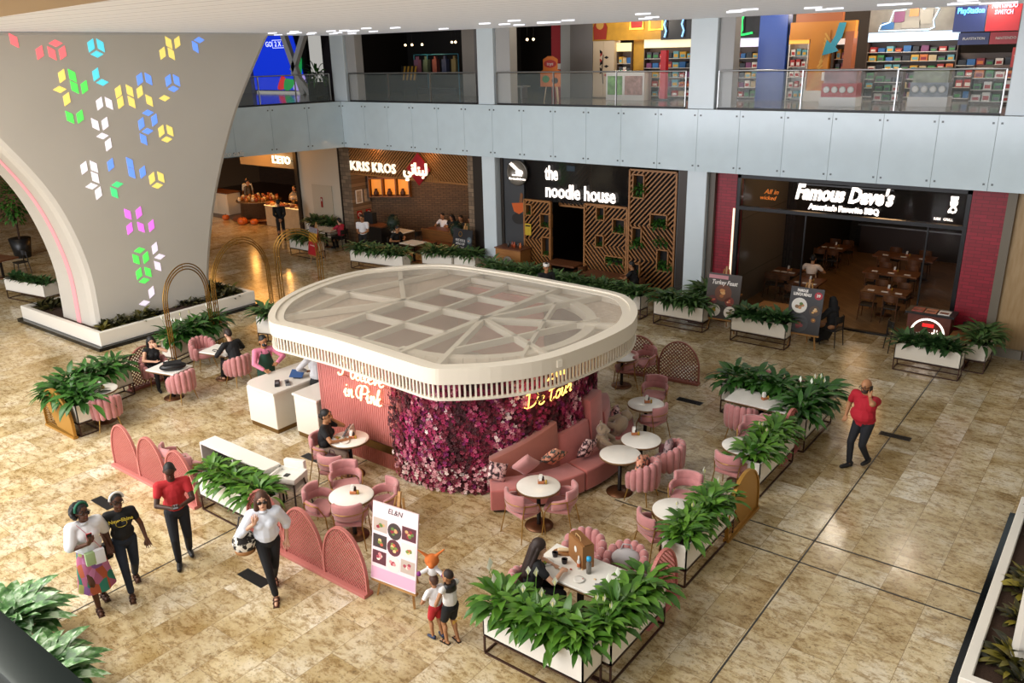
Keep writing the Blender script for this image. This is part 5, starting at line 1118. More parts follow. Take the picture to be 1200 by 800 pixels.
garden_arch('brass garden arch nearest the woman in black', (-18.92, 10.3), (-19.5, 11.95), 2.62); garden_arch('tallest brass garden arch in the middle of the three', (-19.53, 12.05), (-20.15, 14.4), 2.85); garden_arch('brass garden arch rising behind the kiosk roof', (-20.1, 14.6), (-19.2, 15.6), 2.8)

# ------------------------------------------------------------------ easels with posters
def easel(label, x, y, rz, w, h, z0, paint, hx=.0):
    t = thing('easel_poster', label, 'easel', (x, y, 0), rz); lean = .16
    for sx in (-1, 1): MB().beam((sx * w * .42, .03, 0), (sx * .06, .29, z0 + h + .1), .035, .025).build('leg', PINE, t)
    MB().beam((0, .55, 0), (0, .27, z0 + h + .05), .03, .025).build('leg', PINE, t); MB().box(-w / 2, w / 2, .0, .06, z0 - .05, z0 - .015).build('ledge', PINE, t)
    MB().beam((0, .21, z0 + h * .8), (0, .3, z0 + h + .18), .05, .03).build('head_post', PINE, t)
    bd = MB().box(-w / 2, w / 2, -.012, .012, 0, h).build('board', mat('board_' + paint, paint, .4), t, (0, .0, z0)); bd.rotation_euler = (-lean, 0, 0)
    return t, bd, w, h
def dish(bd, x, z, r, c_plate, c_food, k=0, sq=False):
    mx_ = M.Translation((x, -.0125, z)) @ M.Rotation(pi / 2, 4, 'X'); mb = MB()
    if sq: mb.prism([(-r, -r * .8), (r, -r * .8), (r, r * .8), (-r, r * .8)], 0, .002, 0, mx_)
    else: mb.prism(arc(0, 0, r, 0, 2 * pi, 18)[:-1], 0, .002, 0, mx_)
    rg = random.Random(k * 7 + 1)
    for i in range(7): a = rg.random() * 6.3; q = r * .45 * rg.random(); mb.prism([(cos(a) * q + r * .25 * u, sin(a) * q + r * .2 * v) for u, v in arc(0, 0, 1, 0, 2 * pi, 8)[:-1]], .002 + i * .0003, .0026 + i * .0003, 1 + i % 3, mx_)
    cs = [mat('print_' + c, c, .5) for c in (c_plate, *c_food)]; mb.build('printed_dish', cs, bd)
RY = ('#8e2030', '#c9a06a', '#5d7a35')
t, bd, w, h = easel('easel with a pale pink poster of dishes beside the pink arches', *(-7.61,6.88), radians(6), .82, 1.2, .3, '#ecd3d6')
k = 0
for i in range(3):
    for j in range(3): k += 1; dish(bd, -.26 + i * .26, .36 + j * .25 + (.0 if i != 1 else -.03), .125 if i == 1 else .125, ('#d9d2cc', '#5a2630', '#3d2f2c', '#b9a79a')[k % 4], (RY, ('#d98a8a', '#e8d8c8', '#a33a4a'), ('#7a8a3a', '#c0503a', '#e0c080'))[k % 3], k, i != 1)
text('printed_title', 'EL&N', .11, mat('ink', '#2a2222', .6), bd, (0, -.014, 1.11), depth=.001, shear=.2); MB().box(-.4, .4, -.0135, -.0125, .02, .2).build('printed_footer', mat('footer_pink', '#dba8bf', .5), bd)
t, bd, w, h = easel('easel with a dark poster of a roast turkey by the white planters', *(-8.81,20.86), radians(4), .95, 1.25, .4, '#3b322b')
dish(bd, .0, .72, .24, '#6a3a20', ('#c98a4a', '#a8662e', '#d9a86a'), 20); dish(bd, .2, .5, .13, '#7a2a1e', ('#c96a4a', '#e0b088', '#8e3a2a'), 24); dish(bd, -.2, .22, .17, '#e8e2d8', ('#a3a83a', '#c9a03a', '#7a8a2a'), 21); dish(bd, .24, .2, .17, '#e8e2d8', ('#6a5a3a', '#5d7a35', '#8a7a4a'), 22); dish(bd, -.28, .5, .13, '#5a2020', ('#c0503a', '#d9b08a', '#7a2a20'), 23)
text('printed_title', 'Turkey Feast', .17, mat('print_white', '#f1ece6', .5), bd, (0, -.014, 1.0), w=.72, depth=.001, shear=.3, bold=.004); MB().box(-.45, .1, -.0135, -.0125, 1.1, 1.2).build('printed_ribbon', mat('ribbon_pink', '#c98a92', .5), bd)
t, bd, w, h = easel('easel with a black lunch poster before the seated person in black', *(-6.51,20.78), radians(2), .85, 1.2, .42, '#262324')
dish(bd, -.16, .72, .2, '#e8e4dc', ('#8a6a4a', '#c08a5a', '#5d7a35'), 30); dish(bd, .24, .62, .14, '#4a3a30', ('#d0a060', '#b07a3a', '#e0c090'), 31); dish(bd, -.12, .26, .24, '#3c3d40', ('#8a3a3a', '#6a2428', '#a85a4a'), 32); dish(bd, .24, .38, .06, '#8a5a2a', ('#d9a03a', '#c98a2a', '#e0b060'), 33)
text('printed_title', 'FAMOUS\nLUNCH MEALS', .1, MATS['print_white'], bd, (-.12, -.014, 1.06), w=.46, depth=.001, bold=.006); MB().prism(arc(.29, 1.02, .1, 0, 2 * pi, 18)[:-1], .0125, .0135, 0, M.Rotation(pi / 2, 4, 'X')).build('printed_badge', mat('badge_red', '#b01c30', .5), bd); text('printed_price', '39', .1, MATS['print_white'], bd, (.29, -.0145, 1.02), depth=.001, bold=.004)
t, bd, w, h = easel('easel with a dark menu poster at the grill corner planter', *(-19.61,22.36), radians(-6), 1.0, 1.05, .45, '#2a2c30')
text('printed_title', 'KRIS KROS\nMENU OF\nTHE DAY', .13, MATS['print_white'], bd, (-.1, -.014, .5), w=.5, depth=.001); MB().ring(arc(-.12, .86, .1, 0, 2 * pi, 18)[:-1], arc(-.12, .86, .07, 0, 2 * pi, 18)[:-1], .0125, .014, 0, M.Rotation(pi / 2, 4, 'X')).build('printed_ring', GOLD, bd); dish(bd, .36, .3, .12, '#7fa3b0', ('#b0503a', '#c9a06a', '#3a4a50'), 40); dish(bd, .36, .68, .12, '#5a6a70', ('#8a4a3a', '#d0b090', '#7fa3b0'), 41)
t, bd, w, h = easel('easel with a red and yellow stand poster by the cake cafe planter', *(-25.12,19.98), radians(-10), .62, 1.05, .35, '#b3202a')
MB().box(-.31, .31, -.0135, -.0125, .5, .85).build('printed_photo', mat('photo_yellow', '#c9952a', .5, var=.4, scale=8), bd); MB().box(-.31, .31, -.0135, -.0125, .85, 1.05).build('printed_heading', mat('heading_grey', '#8f8a90', .5, var=.3, scale=10), bd)
text('printed_title', 'ORDER HERE', .07, MATS['print_white'], bd, (0, -.014, .36), depth=.001)

# ------------------------------------------------------------------ shops on the upper deck
UY = 27.0; UZ = 5.885
def ubox(name, x0, x1, z0, z1, m, y0=UY, y1=UY + .25): return sbox(name, x0, x1, y0, y1, z0, z1, m)
UG = mat('upper_grey', '#7d7978', .4); UW = mat('upper_pale_wood', '#9b938a', .45)
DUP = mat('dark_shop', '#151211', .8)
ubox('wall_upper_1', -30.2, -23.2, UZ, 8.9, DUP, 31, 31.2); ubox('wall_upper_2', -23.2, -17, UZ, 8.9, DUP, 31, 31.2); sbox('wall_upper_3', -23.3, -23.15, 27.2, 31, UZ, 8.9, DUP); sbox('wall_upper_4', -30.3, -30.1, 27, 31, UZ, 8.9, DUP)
ubox('column_11', -23.15, -22.5, UZ, 8.9, UW); ubox('wall_upper_5', -22.5, -21.0, UZ, 8.9, UG); ubox('column_12', -18.74, -18.33, UZ, 8.9, mat('signal_red', '#a81c26', .4)); ubox('trim_11', -18.745, -18.32, 6.9, 7.1, WHITE, UY - .01, UY)
ubox('column_13', -18.32, -17.9, UZ, 8.9, mat('satin_grey', '#b3b4b3', .35, .3)); ubox('wall_upper_6', -17.9, -16.92, UZ, 8.9, UG)
YEL = mat('toy_yellow', '#c9952a', .5, var=.15, scale=3)
ubox('wall_upper_7', -16.92, -13.0, 7.85, 8.9, YEL); ubox('wall_upper_8', -15.4, -14.95, UZ, 7.85, YEL, 27.3, 27.5); ubox('wall_upper_9', -14.17, -13.0, 7.82, 8.9, mat('black_graphic', '#141419', .4, var=.5, scale=4), UY - .03, UY)
ubox('wall_upper_10', -16.9, -3.2, UZ, 8.9, mat('shop_back', '#4a4038', .7), 31, 31.2); ubox('wall_upper_11', -11.7, -10.65, 7.8, 8.9, mat('dark_graphic', '#1c1a20', .5, var=.5, scale=5))
sbox('floor_shop', -16.9, -3.2, 27.0, 31, UZ, UZ + .012, mat('shop_floor', '#8d857b', .1))
ubox('column_14', -10.67, -9.78, UZ, 8.9, mat('deep_blue', '#0d3f9c', .3), 26.9, 27.3)
ORG = mat('orange_board', '#cf8427', .5); ubox('column_15', -9.03, -8.45, UZ + .3, 7.95, ORG, 26.9, 27.2); ubox('trim_12', -9.7, -7.75, 7.7, 8.2, ORG, 26.95, 27.2); ubox('column_16', -8.0, -7.76, UZ, 7.9, mat('rust_board', '#a35a32', .5), 26.9, 27.3); ubox('trim_13', -9.1, -8.4, UZ, UZ + .32, WHITE, 26.85, 27.25)
ubox('wall_upper_12', -9.6, -8.2, 8.2, 8.9, mat('rust_slats', '#b3673a', .5), 27.1, 27.3)
struct(MB().box(-16.9, -3.1, 26.95, 27.05, 8.85, 8.9).build('trim_14', BLACK))
mb = MB()
for i in range(12): mb.beam((-9.0 + i * .05 - .0, 26.89, UZ + .35 + i * .13), (-8.6 + i * .0, 26.89, UZ + .55 + i * .13), .01, .05)
t = thing('striped_totem', 'orange striped board standing on a white block in the toy shop', 'display', (0, 0, 0)); mb.build('stripes', mat('stripe_amber', '#e0a94a', .5), t)
t = thing('arrow_sign', 'teal curved arrow sign on the orange arch', 'sign', (-8.3, 26.86, 7.75)); MB().prism([(.1, .5), (.3, .5), (.22, .1), (.05, -.18), (.16, -.3), (-.32, -.42), (-.22, .02), (-.1, -.08), (.02, .15)], 0, .03, 0, M.Rotation(pi / 2, 4, 'X')).build('arrow', mat('teal', '#1f93ac', .4), t, (0, 0, -.1)); MB().box(-.28, -.02, -.01, 0, -1.25, -1.0).build('price_card', WHITE, t)
# shelf units and what they hold
PC = ['#b5332e', '#d9a83a', '#2e6aa8', '#3f8a4a', '#e6e0d6', '#7a3f6a', '#d97a35', '#4a4a52', '#c9b28a', '#6aa8b5', '#8a2430', '#22272e']
PM = [mat('pack_%d' % i, c, .45) for i, c in enumerate(PC)]
packs = [MB().box(-.5, .5, -.5, .5, 0, 1, 0).box(-.36, .36, -.52, -.5, .15, .6, 1).mesh('toy_box', [PM[i], PM[(i * 5 + 4) % 12]]) for i in range(12)]
CN = ['red', 'amber', 'blue', 'green', 'cream', 'plum', 'orange', 'slate', 'tan', 'aqua', 'maroon', 'black']
def shelf_unit(label, where, x0, x1, z1, rows, cols, head=None, y=27.35, pool=range(12), dep=.4, hc='#eef3fb', white=False):
    t = thing('shelf_unit', label, 'shelf', ((x0 + x1) / 2, y, UZ + .012)); w = x1 - x0; h = z1 - UZ; mb = MB().box(-w / 2, w / 2, dep / 2 - .03, dep / 2, 0, h).box(-w / 2, -w / 2 + .03, -dep / 2, dep / 2, 0, h).box(w / 2 - .03, w / 2, -dep / 2, dep / 2, 0, h)
    mb.build('case', WHITE if white else mat('shelf_brown', '#5a4a40', .5), t); hh = h - (.3 if head else 0)
    for r in range(rows):
        z = .08 + r * (hh - .1) / rows; MB().box(-w / 2 + .03, w / 2 - .03, -dep / 2, dep / 2 - .03, z - .02, z).build('shelf_board', mat('shelf_edge', '#cfc8bd', .4), t)
        step = (w - .1) / cols
        for c in range(cols):
            k = pr.choice(list(pool)); o = link('toy_box', packs[k], None, ((x0 + x1) / 2 - w / 2 + .05 + step * (c + .5), y - .03, UZ + .012 + z)); o.scale = (step * pr.uniform(.7, .92), dep * .6, (hh / rows - .08) * pr.uniform(.55, .92))
            tag(o, '%s toy box on a shelf of the %s' % (CN[k], where), 'toy box', 'toy boxes on the %s' % where)
    if head: MB().box(-w / 2, w / 2, -dep / 2 - .01, -dep / 2 + .02, h - .28, h).build('lit_header', mat('header_' + hc[1:], hc, emit=.75), t)
    return t
shelf_unit('toy shelf with a lit white and yellow header by the red post', 'yellow headed toy shelf', -14.9, -13.0, 7.84, 5, 7, True, hc='#f3e9c0')
shelf_unit('narrow toy shelf with a lit header beside the cream doors', 'narrow lit toy shelf', -16.0, -15.4, 7.75, 4, 3, True, hc='#f6e6a8')
shelf_unit('toy shelf with a lit header between white column and blue column', 'shelf left of the blue column', -11.65, -10.72, 7.8, 5, 4, True, hc='#e8e4f6')
shelf_unit('slim white toy rack beside the blue column', 'slim white rack', -9.72, -9.1, 7.85, 5, 3, True, 27.2, (4, 0, 9, 4), hc='#f2b04a', white=True)
shelf_unit('toy shelf seen through the orange arch', 'shelf inside the orange arch', -8.45, -8.02, 7.8, 4, 2, True, 27.6, hc='#f6efe6')
shelf_unit('long toy shelf with four lit pale blue headers', 'long blue headed shelf', -7.7, -5.15, 7.85, 6, 10, True, 28.4, hc='#cfe6fb')
shelf_unit('game shelf under the navy and red panels', 'game shelf under the panels', -5.1, -3.35, 7.2, 4, 7, False, 28.0, (0, 2, 7, 10, 4, 11))
shelf_unit('low toy rack at the right end of the upper shop', 'low rack at the shop end', -4.4, -3.3, 6.9, 3, 4, False, 26.6, (3, 1, 4, 6), .35)
shelf_unit('low toy rack in the middle of the upper shop floor', 'low middle rack', -6.9, -6.1, 6.75, 3, 3, False, 26.4, (7, 11, 4, 3), .35)
def island(label, x, y, m1, m2):
    t = thing('display_island', label, 'display', (x, y, UZ + .0)); MB().box(-.5, .5, -.3, .3, 0, .25).build('plinth', WHITE, t); MB().box(-.48, .48, -.25, .25, .25, .62).build('lower_packs', m1, t); MB().box(-.44, .44, -.22, .22, .62, 1.0).build('upper_packs', m2, t); mb = MB()
    for i in range(4): mb.lathe([(.05, 0), (.09, .0), (.09, .02), (.05, .02)], 12, (-.33 + i * .22, 0, 0), 0)
    o = mb.build('wheel_prints', WHITE, t, (0, -.26, .45)); o.rotation_euler = (pi / 2, 0, 0); return t
island('white plinth stacked with red toy car packs behind the glass', -7.4, 25.0, PM[0], mat('pack_mixed', '#a37a7a', .5, var=.5, scale=6)); island('white plinth stacked with grey blister packs behind the glass', -5.2, 25.6, mat('pack_grey', '#7d8288', .4, var=.4, scale=7), mat('pack_olive', '#8a8f70', .4, var=.4, scale=7))
t = thing('toy_counter', 'white framed toy counter with printed panels behind the glass', 'counter', (-14.95, 26.2, UZ)); MB().box(-.75, .75, -.25, .25, 0, .95).build('body', WHITE, t); MB().box(-.68, -.1, -.265, -.25, .18, .8).build('green_print', mat('print_green', '#7fae6a', .5, var=.4, scale=6), t); MB().box(.0, .68, -.265, -.25, .18, .8).build('photo_print', mat('print_rose', '#b08a80', .5, var=.4, scale=6), t)
t = thing('totem_sign', 'tall red post standing among the toy shelves', 'sign', (-13.65, 26.3, UZ)); MB().box(-.1, .1, -.1, .1, 0, 1.6).build('post', mat('bright_red', '#c8202c', .35), t); MB().box(-.3, .3, -.2, .2, 0, .05).build('foot', BLACK, t)
t = thing('totem_sign', 'slim red post beside the white column in the toy shop', 'sign', (-11.3, 25.2, UZ)); MB().box(-.07, .07, -.07, .07, 0, 1.75).build('post', mat('tomato', '#d8402c', .35), t); MB().box(-.2, .2, -.16, .16, 0, .05).build('foot', BLACK, t)
t = thing('cream_cupboard', 'cream cupboard doors with a black plant decal', 'cupboard', (-16.45, 27.2, UZ)); MB().box(-.45, .45, -.2, .2, 0, 1.98).build('body', mat('cream_door2', '#cdb79a', .5), t); MB().box(-.44, -.01, -.22, -.2, .05, 1.95).build('door', mat('cream_door3', '#d3bd9f', .5), t); MB().box(.01, .44, -.22, -.2, .05, 1.95).build('door', MATS['cream_door3'], t)
mb = MB().tube([(0, -.225, .5), (-.05, -.225, 1.0), (0, -.225, 1.5)], .015)
for i in range(9): a = i * 2.1; mb.prism([(0, 0), (.1, .05), (.2, 0), (.1, -.05)], 0, .006, i % 4 == 0, M.Translation((-.02 + .05 * cos(a), -.222, .8 + i * .1)) @ M.Rotation(pi / 2, 4, 'X') @ M.Rotation(a, 4, 'Z'))
mb.build('plant_decal', [BLACK, PM[0]], t)
s = thing('easel_sign', 'orange easel sign standing behind the upper glass balustrade', 'easel', (-17.1, 24.6, UZ))
for sx in (-1, 1): MB().beam((sx * .3, 0, 0), (sx * .12, .12, 1.3), .04, .03).build('leg', mat('pale_pine', '#cbb08a', .5), s)
MB().beam((0, .4, 0), (0, .14, 1.3), .04, .03).build('leg', MATS['pale_pine'], s)
MB().prism([(-.42, 0), (.42, 0), (.42, .5), (.3, .55), (.3, .9), (.1, 1.0), (-.1, 1.0), (-.3, .9), (-.3, .55), (-.42, .5)], 0, .02, 0, M.Translation((0, -.02, .5)) @ M.Rotation(pi / 2, 4, 'X')).build('board', mat('easel_orange', '#d8742a', .5), s)
MB().prism([(x * .26, y * .13) for x, y in arc(0, 0, 1, 0, 2 * pi, 16)[:-1]], 0, .01, 0, M.Translation((0, -.045, 1.25)) @ M.Rotation(pi / 2, 4, 'X')).build('red_badge', PM[0], s); text('letters', 'toys', .16, WHITE, s, (0, -.06, 1.25), shear=.2, depth=.004); MB().prism([(x * .15, y * .12) for x, y in arc(0, 0, 1, 0, 2 * pi, 14)[:-1]], 0, .01, 0, M.Translation((-.18, -.045, .75)) @ M.Rotation(pi / 2, 4, 'X')).build('green_print', PM[3], s); MB().prism([(x * .13, y * .1) for x, y in arc(0, 0, 1, 0, 2 * pi, 14)[:-1]], 0, .01, 0, M.Translation((.2, -.045, .7)) @ M.Rotation(pi / 2, 4, 'X')).build('dark_print', BLACK, s)
# big graphics and neon of the toy shop
t = thing('portrait_panel', 'red figure printed on the yellow wall band', 'panel', (-16.6, 26.98, 8.2)); MB().prism([(-.25, -.3), (.25, -.3), (.3, .1), (.12, .45), (-.12, .45), (-.28, .1)], 0, .015, 0, M.Rotation(pi / 2, 4, 'X')).build('figure', mat('figure_red', '#a3301c', .5), t); MB().prism([(x * .16, y * .17 + .2) for x, y in arc(0, 0, 1, 0, 2 * pi, 14)[:-1]], .015, .022, 0, M.Rotation(pi / 2, 4, 'X')).build('face', mat('figure_tan', '#d0a050', .5), t)
def frame_neon(label, x, z, w, h, m, fill=None):
    t = thing('neon_sign', label, 'sign', (x, 26.93, z)); MB().tube([(-w / 2, 0, -h / 2), (w / 2, 0, -h / 2), (w / 2, 0, h / 2), (-w / 2, 0, h / 2)], .04, 6, 0, True).build('tube', m, t)
    MB().box(-w / 2, w / 2, .02, .05, -h / 2, h / 2).build('panel', fill, t); return t
YN = mat('yellow_light', '#ffe15a', emit=1.6); frame_neon('glowing yellow framed red panel on the yellow wall', -15.1, 8.45, .5, .48, YN, PM[0]); frame_neon('glowing yellow framed panel nearer the black graphic', -14.35, 8.42, .5, .52, YN, YEL)
for i, (x, m, lb) in enumerate(((-14.0, mat('ice_light', '#8fc6ff', emit=1.2), 'jagged icy light strip on the black graphic'), (-13.35, MATS['ice_light'], 'jagged icy light strip nearest the white column'), (-11.55, mat('blue_light', '#2a4cff', emit=1.4), 'jagged blue light strip left of the green light'))):
    t = thing('light_strip', lb, 'light', (x, 26.9, 7.9)); MB().tube([(0, 0, 0), (.06, 0, .2), (-.02, 0, .4), (.05, 0, .62), (0, 0, .8)], .03, 6).build('tube', m, t); MB().box(-.08, .08, .03, .06, 0, .8).build('backing', BLACK, t)
t = thing('light_strip', 'green curled light strip above the shelf by the blue column', 'light', (-11.15, 26.9, 7.9)); MB().tube(spline([(.25, 0, .05), (-.15, 0, .0), (-.1, 0, .15), (-.12, 0, .45), (.02, 0, .7), (.15, 0, .68)], 4), .035, 6).build('tube', mat('green_light', '#2fe06a', emit=1.2), t); MB().box(-.1, -.05, .03, .06, 0, .6).build('backing', BLACK, t)
t = thing('wall_mural', 'pale mural with glowing outlined building blocks above the long shelf', 'mural', (-6.4, 28.15, 8.25)); MB().box(-1.3, 1.4, 0, .04, -.4, .6).build('panel', mat('mural_grey', '#8d8a84', .6, var=.25, scale=2), t)
ol = [(-1.0, -.36), (-.95, -.2), (-.7, -.12), (-.62, .2), (-.3, .22), (-.2, .4), (.1, .45), (.2, .2), (.35, .32), (.62, .2), (.5, -.1), (.55, -.3), (.4, -.36)]
MB().tube([(a * 1.0, -.03, c) for a, c in ol], .02, 6, 0, True).build('outline_light', mat('ice_white', '#cfeaff', emit=1.5), t)
for a, c, w_, h_, m in ((-.75, -.22, .35, .2, PM[2]), (-.45, .02, .3, .3, PM[5]), (-.05, .2, .25, .35, PM[6]), (.3, .0, .35, .4, mat('block_grey', '#9a978f', .5)), (-.1, -.2, .5, .2, MATS['block_grey'])): MB().box(a - w_ / 2, a + w_ / 2, -.03, -.005, c - h_ / 2, c + h_ / 2).build('block', m, t)
t = thing('wall_mural', 'tan mural of a child above the long shelf', 'mural', (-4.85 - .35, 28.1, 8.3)); MB().box(-.1, .75, 0, .03, -.5, .55).build('panel', mat('mural_tan', '#b39a7c', .6, var=.2, scale=2), t); MB().ell((.35, -.02, .28), (.24, .02, .26)).build('head_print', mat('hair_brown', '#5a3626', .6), t); MB().ell((.35, -.03, -.2), (.28, .02, .2)).build('arms_print', mat('skin_print', '#a8785a', .6), t)
t = thing('brand_panel', 'navy panel with blue neon letters at the shop end', 'panel', (-4.72, 26.9, 8.2)); MB().box(-.4, .38, 0, .05, -.42, .6).build('panel', mat('navy_panel', '#10225e', .4), t)
NB = mat('blue_neon', '#58b8ff', emit=2.0); text('letters', 'PlayStation', .2, NB, t, (0, -.03, .12), w=.66, bold=.006, depth=.01); MB().tube(spline([(-.1, -.03, .3), (-.08, -.03, .52), (.1, -.03, .42), (-.02, -.03, .38)], 4), .015, 6).tube([(-.25, -.03, .38), (-.1, -.03, .33), (.1, -.03, .35), (.26, -.03, .4)], .015, 6).build('neon_mark', NB, t)
t = thing('brand_panel', 'red panel with pink neon letters at the shop end', 'panel', (-3.92, 26.9, 8.2)); MB().box(-.4, .4, 0, .05, -.42, .6).build('panel', mat('red_panel', '#a3121e', .4), t); NR = mat('rose_neon', '#ff8fa8', emit=2.0); text('letters', 'NINTENDO\nSWITCH', .16, NR, t, (0, -.03, .13), w=.6, bold=.006, depth=.01)
for sx in (-1, 1): MB().tube([(sx * .03, -.03, .32), (sx * .03, -.03, .56), (sx * .17, -.03, .56), (sx * .19, -.03, .44), (sx * .17, -.03, .32)], .015, 6, 0, True).build('neon_mark', NR, t)
t = thing('header_board', 'navy header board with tiny white letters under the navy panel', 'panel', (-4.7, 27.75, 7.6)); MB().box(-.4, .38, 0, .05, -.16, .16).build('board', MATS['navy_panel'], t); text('letters', 'PLAYSTATION', .1, WHITE, t, (0, -.02, 0), w=.55, depth=.004)
t = thing('header_board', 'red header board with tiny white letters under the red panel', 'panel', (-3.9, 27.75, 7.6)); MB().box(-.4, .4, 0, .05, -.16, .16).build('board', MATS['red_panel'], t); text('letters', 'NINTENDO', .1, WHITE, t, (0, -.02, 0), w=.5, depth=.004)
t = thing('star_sign', 'small red sign with a white star shape at the far right of the toy shop', 'sign', (-3.35, 26.7, 7.1)); MB().box(-.2, .2, 0, .04, -.25, .25).build('plate', PM[0], t); MB().prism([(.16 * (1 if i % 2 == 0 else .45) * cos(pi / 2 + i * pi / 5), .16 * (1 if i % 2 == 0 else .45) * sin(pi / 2 + i * pi / 5)) for i in range(10)], 0, .01, 0, M.Rotation(pi / 2, 4, 'X')).build('star', WHITE, t)
for x, y, e in ((-15, 28.5, 160), (-12.3, 28.5, 130), (-8.8, 28.5, 130), (-6.5, 26.5, 200), (-4.2, 26.2, 120), (-15, 25.5, 110), (-10, 25.5, 110)): bulb('toy_shop_lamp', (x, y, 8.6), e, '#fff0da', .3)
# dark upper shop: bulbs, teal frame, shelving
for i, (px, py) in enumerate(((476, 50), (484, 50), (498, 50), (530, 48), (535, 47), (611, 47), (619, 47), (640, 48))):
    x, z = ((-26.9, 7.95), (-26.5, 7.95), (-25.9, 7.95), (-24.2, 8.0), (-24.0, 8.0), (-20.3, 8.0), (-20.0, 8.0), (-19.1, 8.0))[i]
    t = thing('pendant_bulb', ('bare bulb hanging %s in the dark upper shop' % ('first by the teal frame', 'second by the teal frame', 'above the teal frame middle', 'near the pale wood column', 'closest to the pale wood column', 'left of the pair by the red column', 'right of the pair by the red column', 'touching the red column edge')[i]), 'pendant lamp', (x, 27.6, z), 0, 'bare bulbs in the dark shop'); MB().ell((0, 0, 0), .05, 0, 8, 6).build('bulb', mat('bulb_glow', '#ffe0b0', emit=4), t); MB().tube([(0, 0, .05), (0, 0, .9)], .006, 5).build('cord', BLACK, t)
t = thing('teal_rack', 'teal open frame rack in the dark upper shop', 'rack', (-25.7, 28.2, UZ)); TEAL = mat('teal_tube', '#2a6f85', .4, .3)
mb = MB()
for x in (-1.3, -.5, 1.3): mb.tube([(x, 0, 0), (x, 0, 1.65)], .025, 6)
mb.tube([(-1.3, 0, 1.65), (1.3, 0, 1.65)], .025, 6).tube([(-1.3, 0, .9), (1.3, 0, .9)], .02, 6); mb.build('frame', TEAL, t); MB().box(-1.3, 1.3, -.2, .2, .0, .25).build('base', mat('rack_base', '#2b333d', .5), t)
for i, c in enumerate(('#6a4a6a', '#4a5a4a', '#7a4038', '#3f4a6a', '#8a7a50')): o = MB().box(-.13, .13, -.1, .1, 0, .55).box(-.05, .05, -.06, .06, .55, .68).mesh('hanging_coat', mat('coat_%d' % i, c, .7)); o = link('hanging_coat', o, None, (-26.8 + i * .55, 28.2, UZ + .9 + .0)); o.location.z = UZ + .9; tag(o, ('plum', 'moss', 'rust', 'slate blue', 'khaki')[i] + ' garment hanging on the teal rack', 'garment', 'garments on the teal rack')
t = thing('striped_board', 'black and yellow striped board in front of the teal rack', 'board', (-26.6, 27.4, UZ)); MB().box(-.45, .45, 0, .04, .6, 1.2).build('board', BLACK, t); mb = MB()
for i in range(4): mb.prism([(-.4 + i * .22, 0), (-.3 + i * .22, 0), (-.15 + i * .22, .58), (-.25 + i * .22, .58)], 0, .01, 0, M.Translation((0, -.001, .61)) @ M.Rotation(pi / 2, 4, 'X'))
mb.build('stripes', YEL, t); MB().box(-.4, .4, 0, .05, 0, .6).build('stand', BLACK, t)
t = thing('park_bench', 'pale bench in the dark upper shop near the red column', 'bench', (-19.9, 26.2, UZ)); MB().box(-.6, .6, -.2, .2, .4, .46).build('seat', mat('bench_grey', '#8a857c', .5), t)
for x in (-.45, .45): MB().box(x - .03, x + .03, -.18, .18, 0, .4).build('leg', STEEL, t)
bulb('dark_shop_lamp', (-26, 27.6, 7.8), 30, '#ffd9a6'); bulb('dark_shop_lamp', (-19.9, 28, 7.8), 14, '#ffd9a6')
# left wing: giant screen, crossed struts, pot
SCRN = mat('screen_blue_lit', '#1236d8', emit=.75)
t = thing('led_screen', 'giant blue screen with red, green and lilac curves on the left wing', 'screen', (-35.2, 27.2, UZ + .1)); MB().box(-2.2, 2.1, .02, .2, 0, 2.9).build('cabinet', BLACK, t); MB().prism([(-2.15, .05), (1.95, .05), (1.2, 2.6), (-2.15, 2.6)], -.02, .02, 0, M.Rotation(pi / 2, 4, 'X')).build('display', SCRN, t)
def blob(pts, c, k): MB().prism([(q.x, q.y) for q in spline([(*p_, 0) for p_ in pts], 4, True)], 0, .004, 0, M.Translation((0, -.021 - .004 * k, 0)) @ M.Rotation(pi / 2, 4, 'X')).build('curve_shape', mat('scr_' + c[1:], c, emit=.7), t)
blob([(-.3, .1), (.2, .1), (.6, .3), (.2, .75), (-.1, .5)], '#d8262e', 1); blob([(.2, .1), (.7, .1), (1.2, .7), (1.75, 1.6), (1.6, .7), (1.0, .2), (.4, .6)], '#1f9a4a', 2); blob([(.9, .1), (1.85, .1), (1.85, .75), (1.4, .7)], '#b8a6f0', 3)
text('caption', 'GO  2 X 5!', .34, mat('cap_white', '#e8f0ff', emit=1.2), t, (-.1, -.04, 2.2), depth=.004); MB().ring([(-.35, 2.02), (.95, 2.02), (.95, 2.4), (-.35, 2.4)], [(-.33, 2.04), (.93, 2.04), (.93, 2.38), (-.33, 2.38)], 0, .004, 0, M.Translation((0, -.03, 0)) @ M.Rotation(pi / 2, 4, 'X')).build('caption_box', MATS['cap_white'], t)
for a, b_ in (((-33.2, UZ), (-34.0, 8.9)), ((-33.3, 7.0), (-31.9, 8.9)), ((-33.2, UZ), (-31.2, 6.0 + 2.9))):
    pass
struct(MB().beam((-32.55, 26.4, UZ), (-33.75, 26.4, 8.9), .22, .3).beam((-33.2, 26.4, 6.95), (-31.9, 26.4, 8.9), .22, .26).beam((-33.2, 26.4, 6.95), (-32.0, 26.4, UZ), .2, .24).build('column_strut', WHITE), 'white crossed struts')
ubox('wall_upper_13', -32.9, -30.2, UZ, 8.9, mat('upper_dark_plum', '#2b2226', .6, var=.3, scale=2), 28, 28.2)
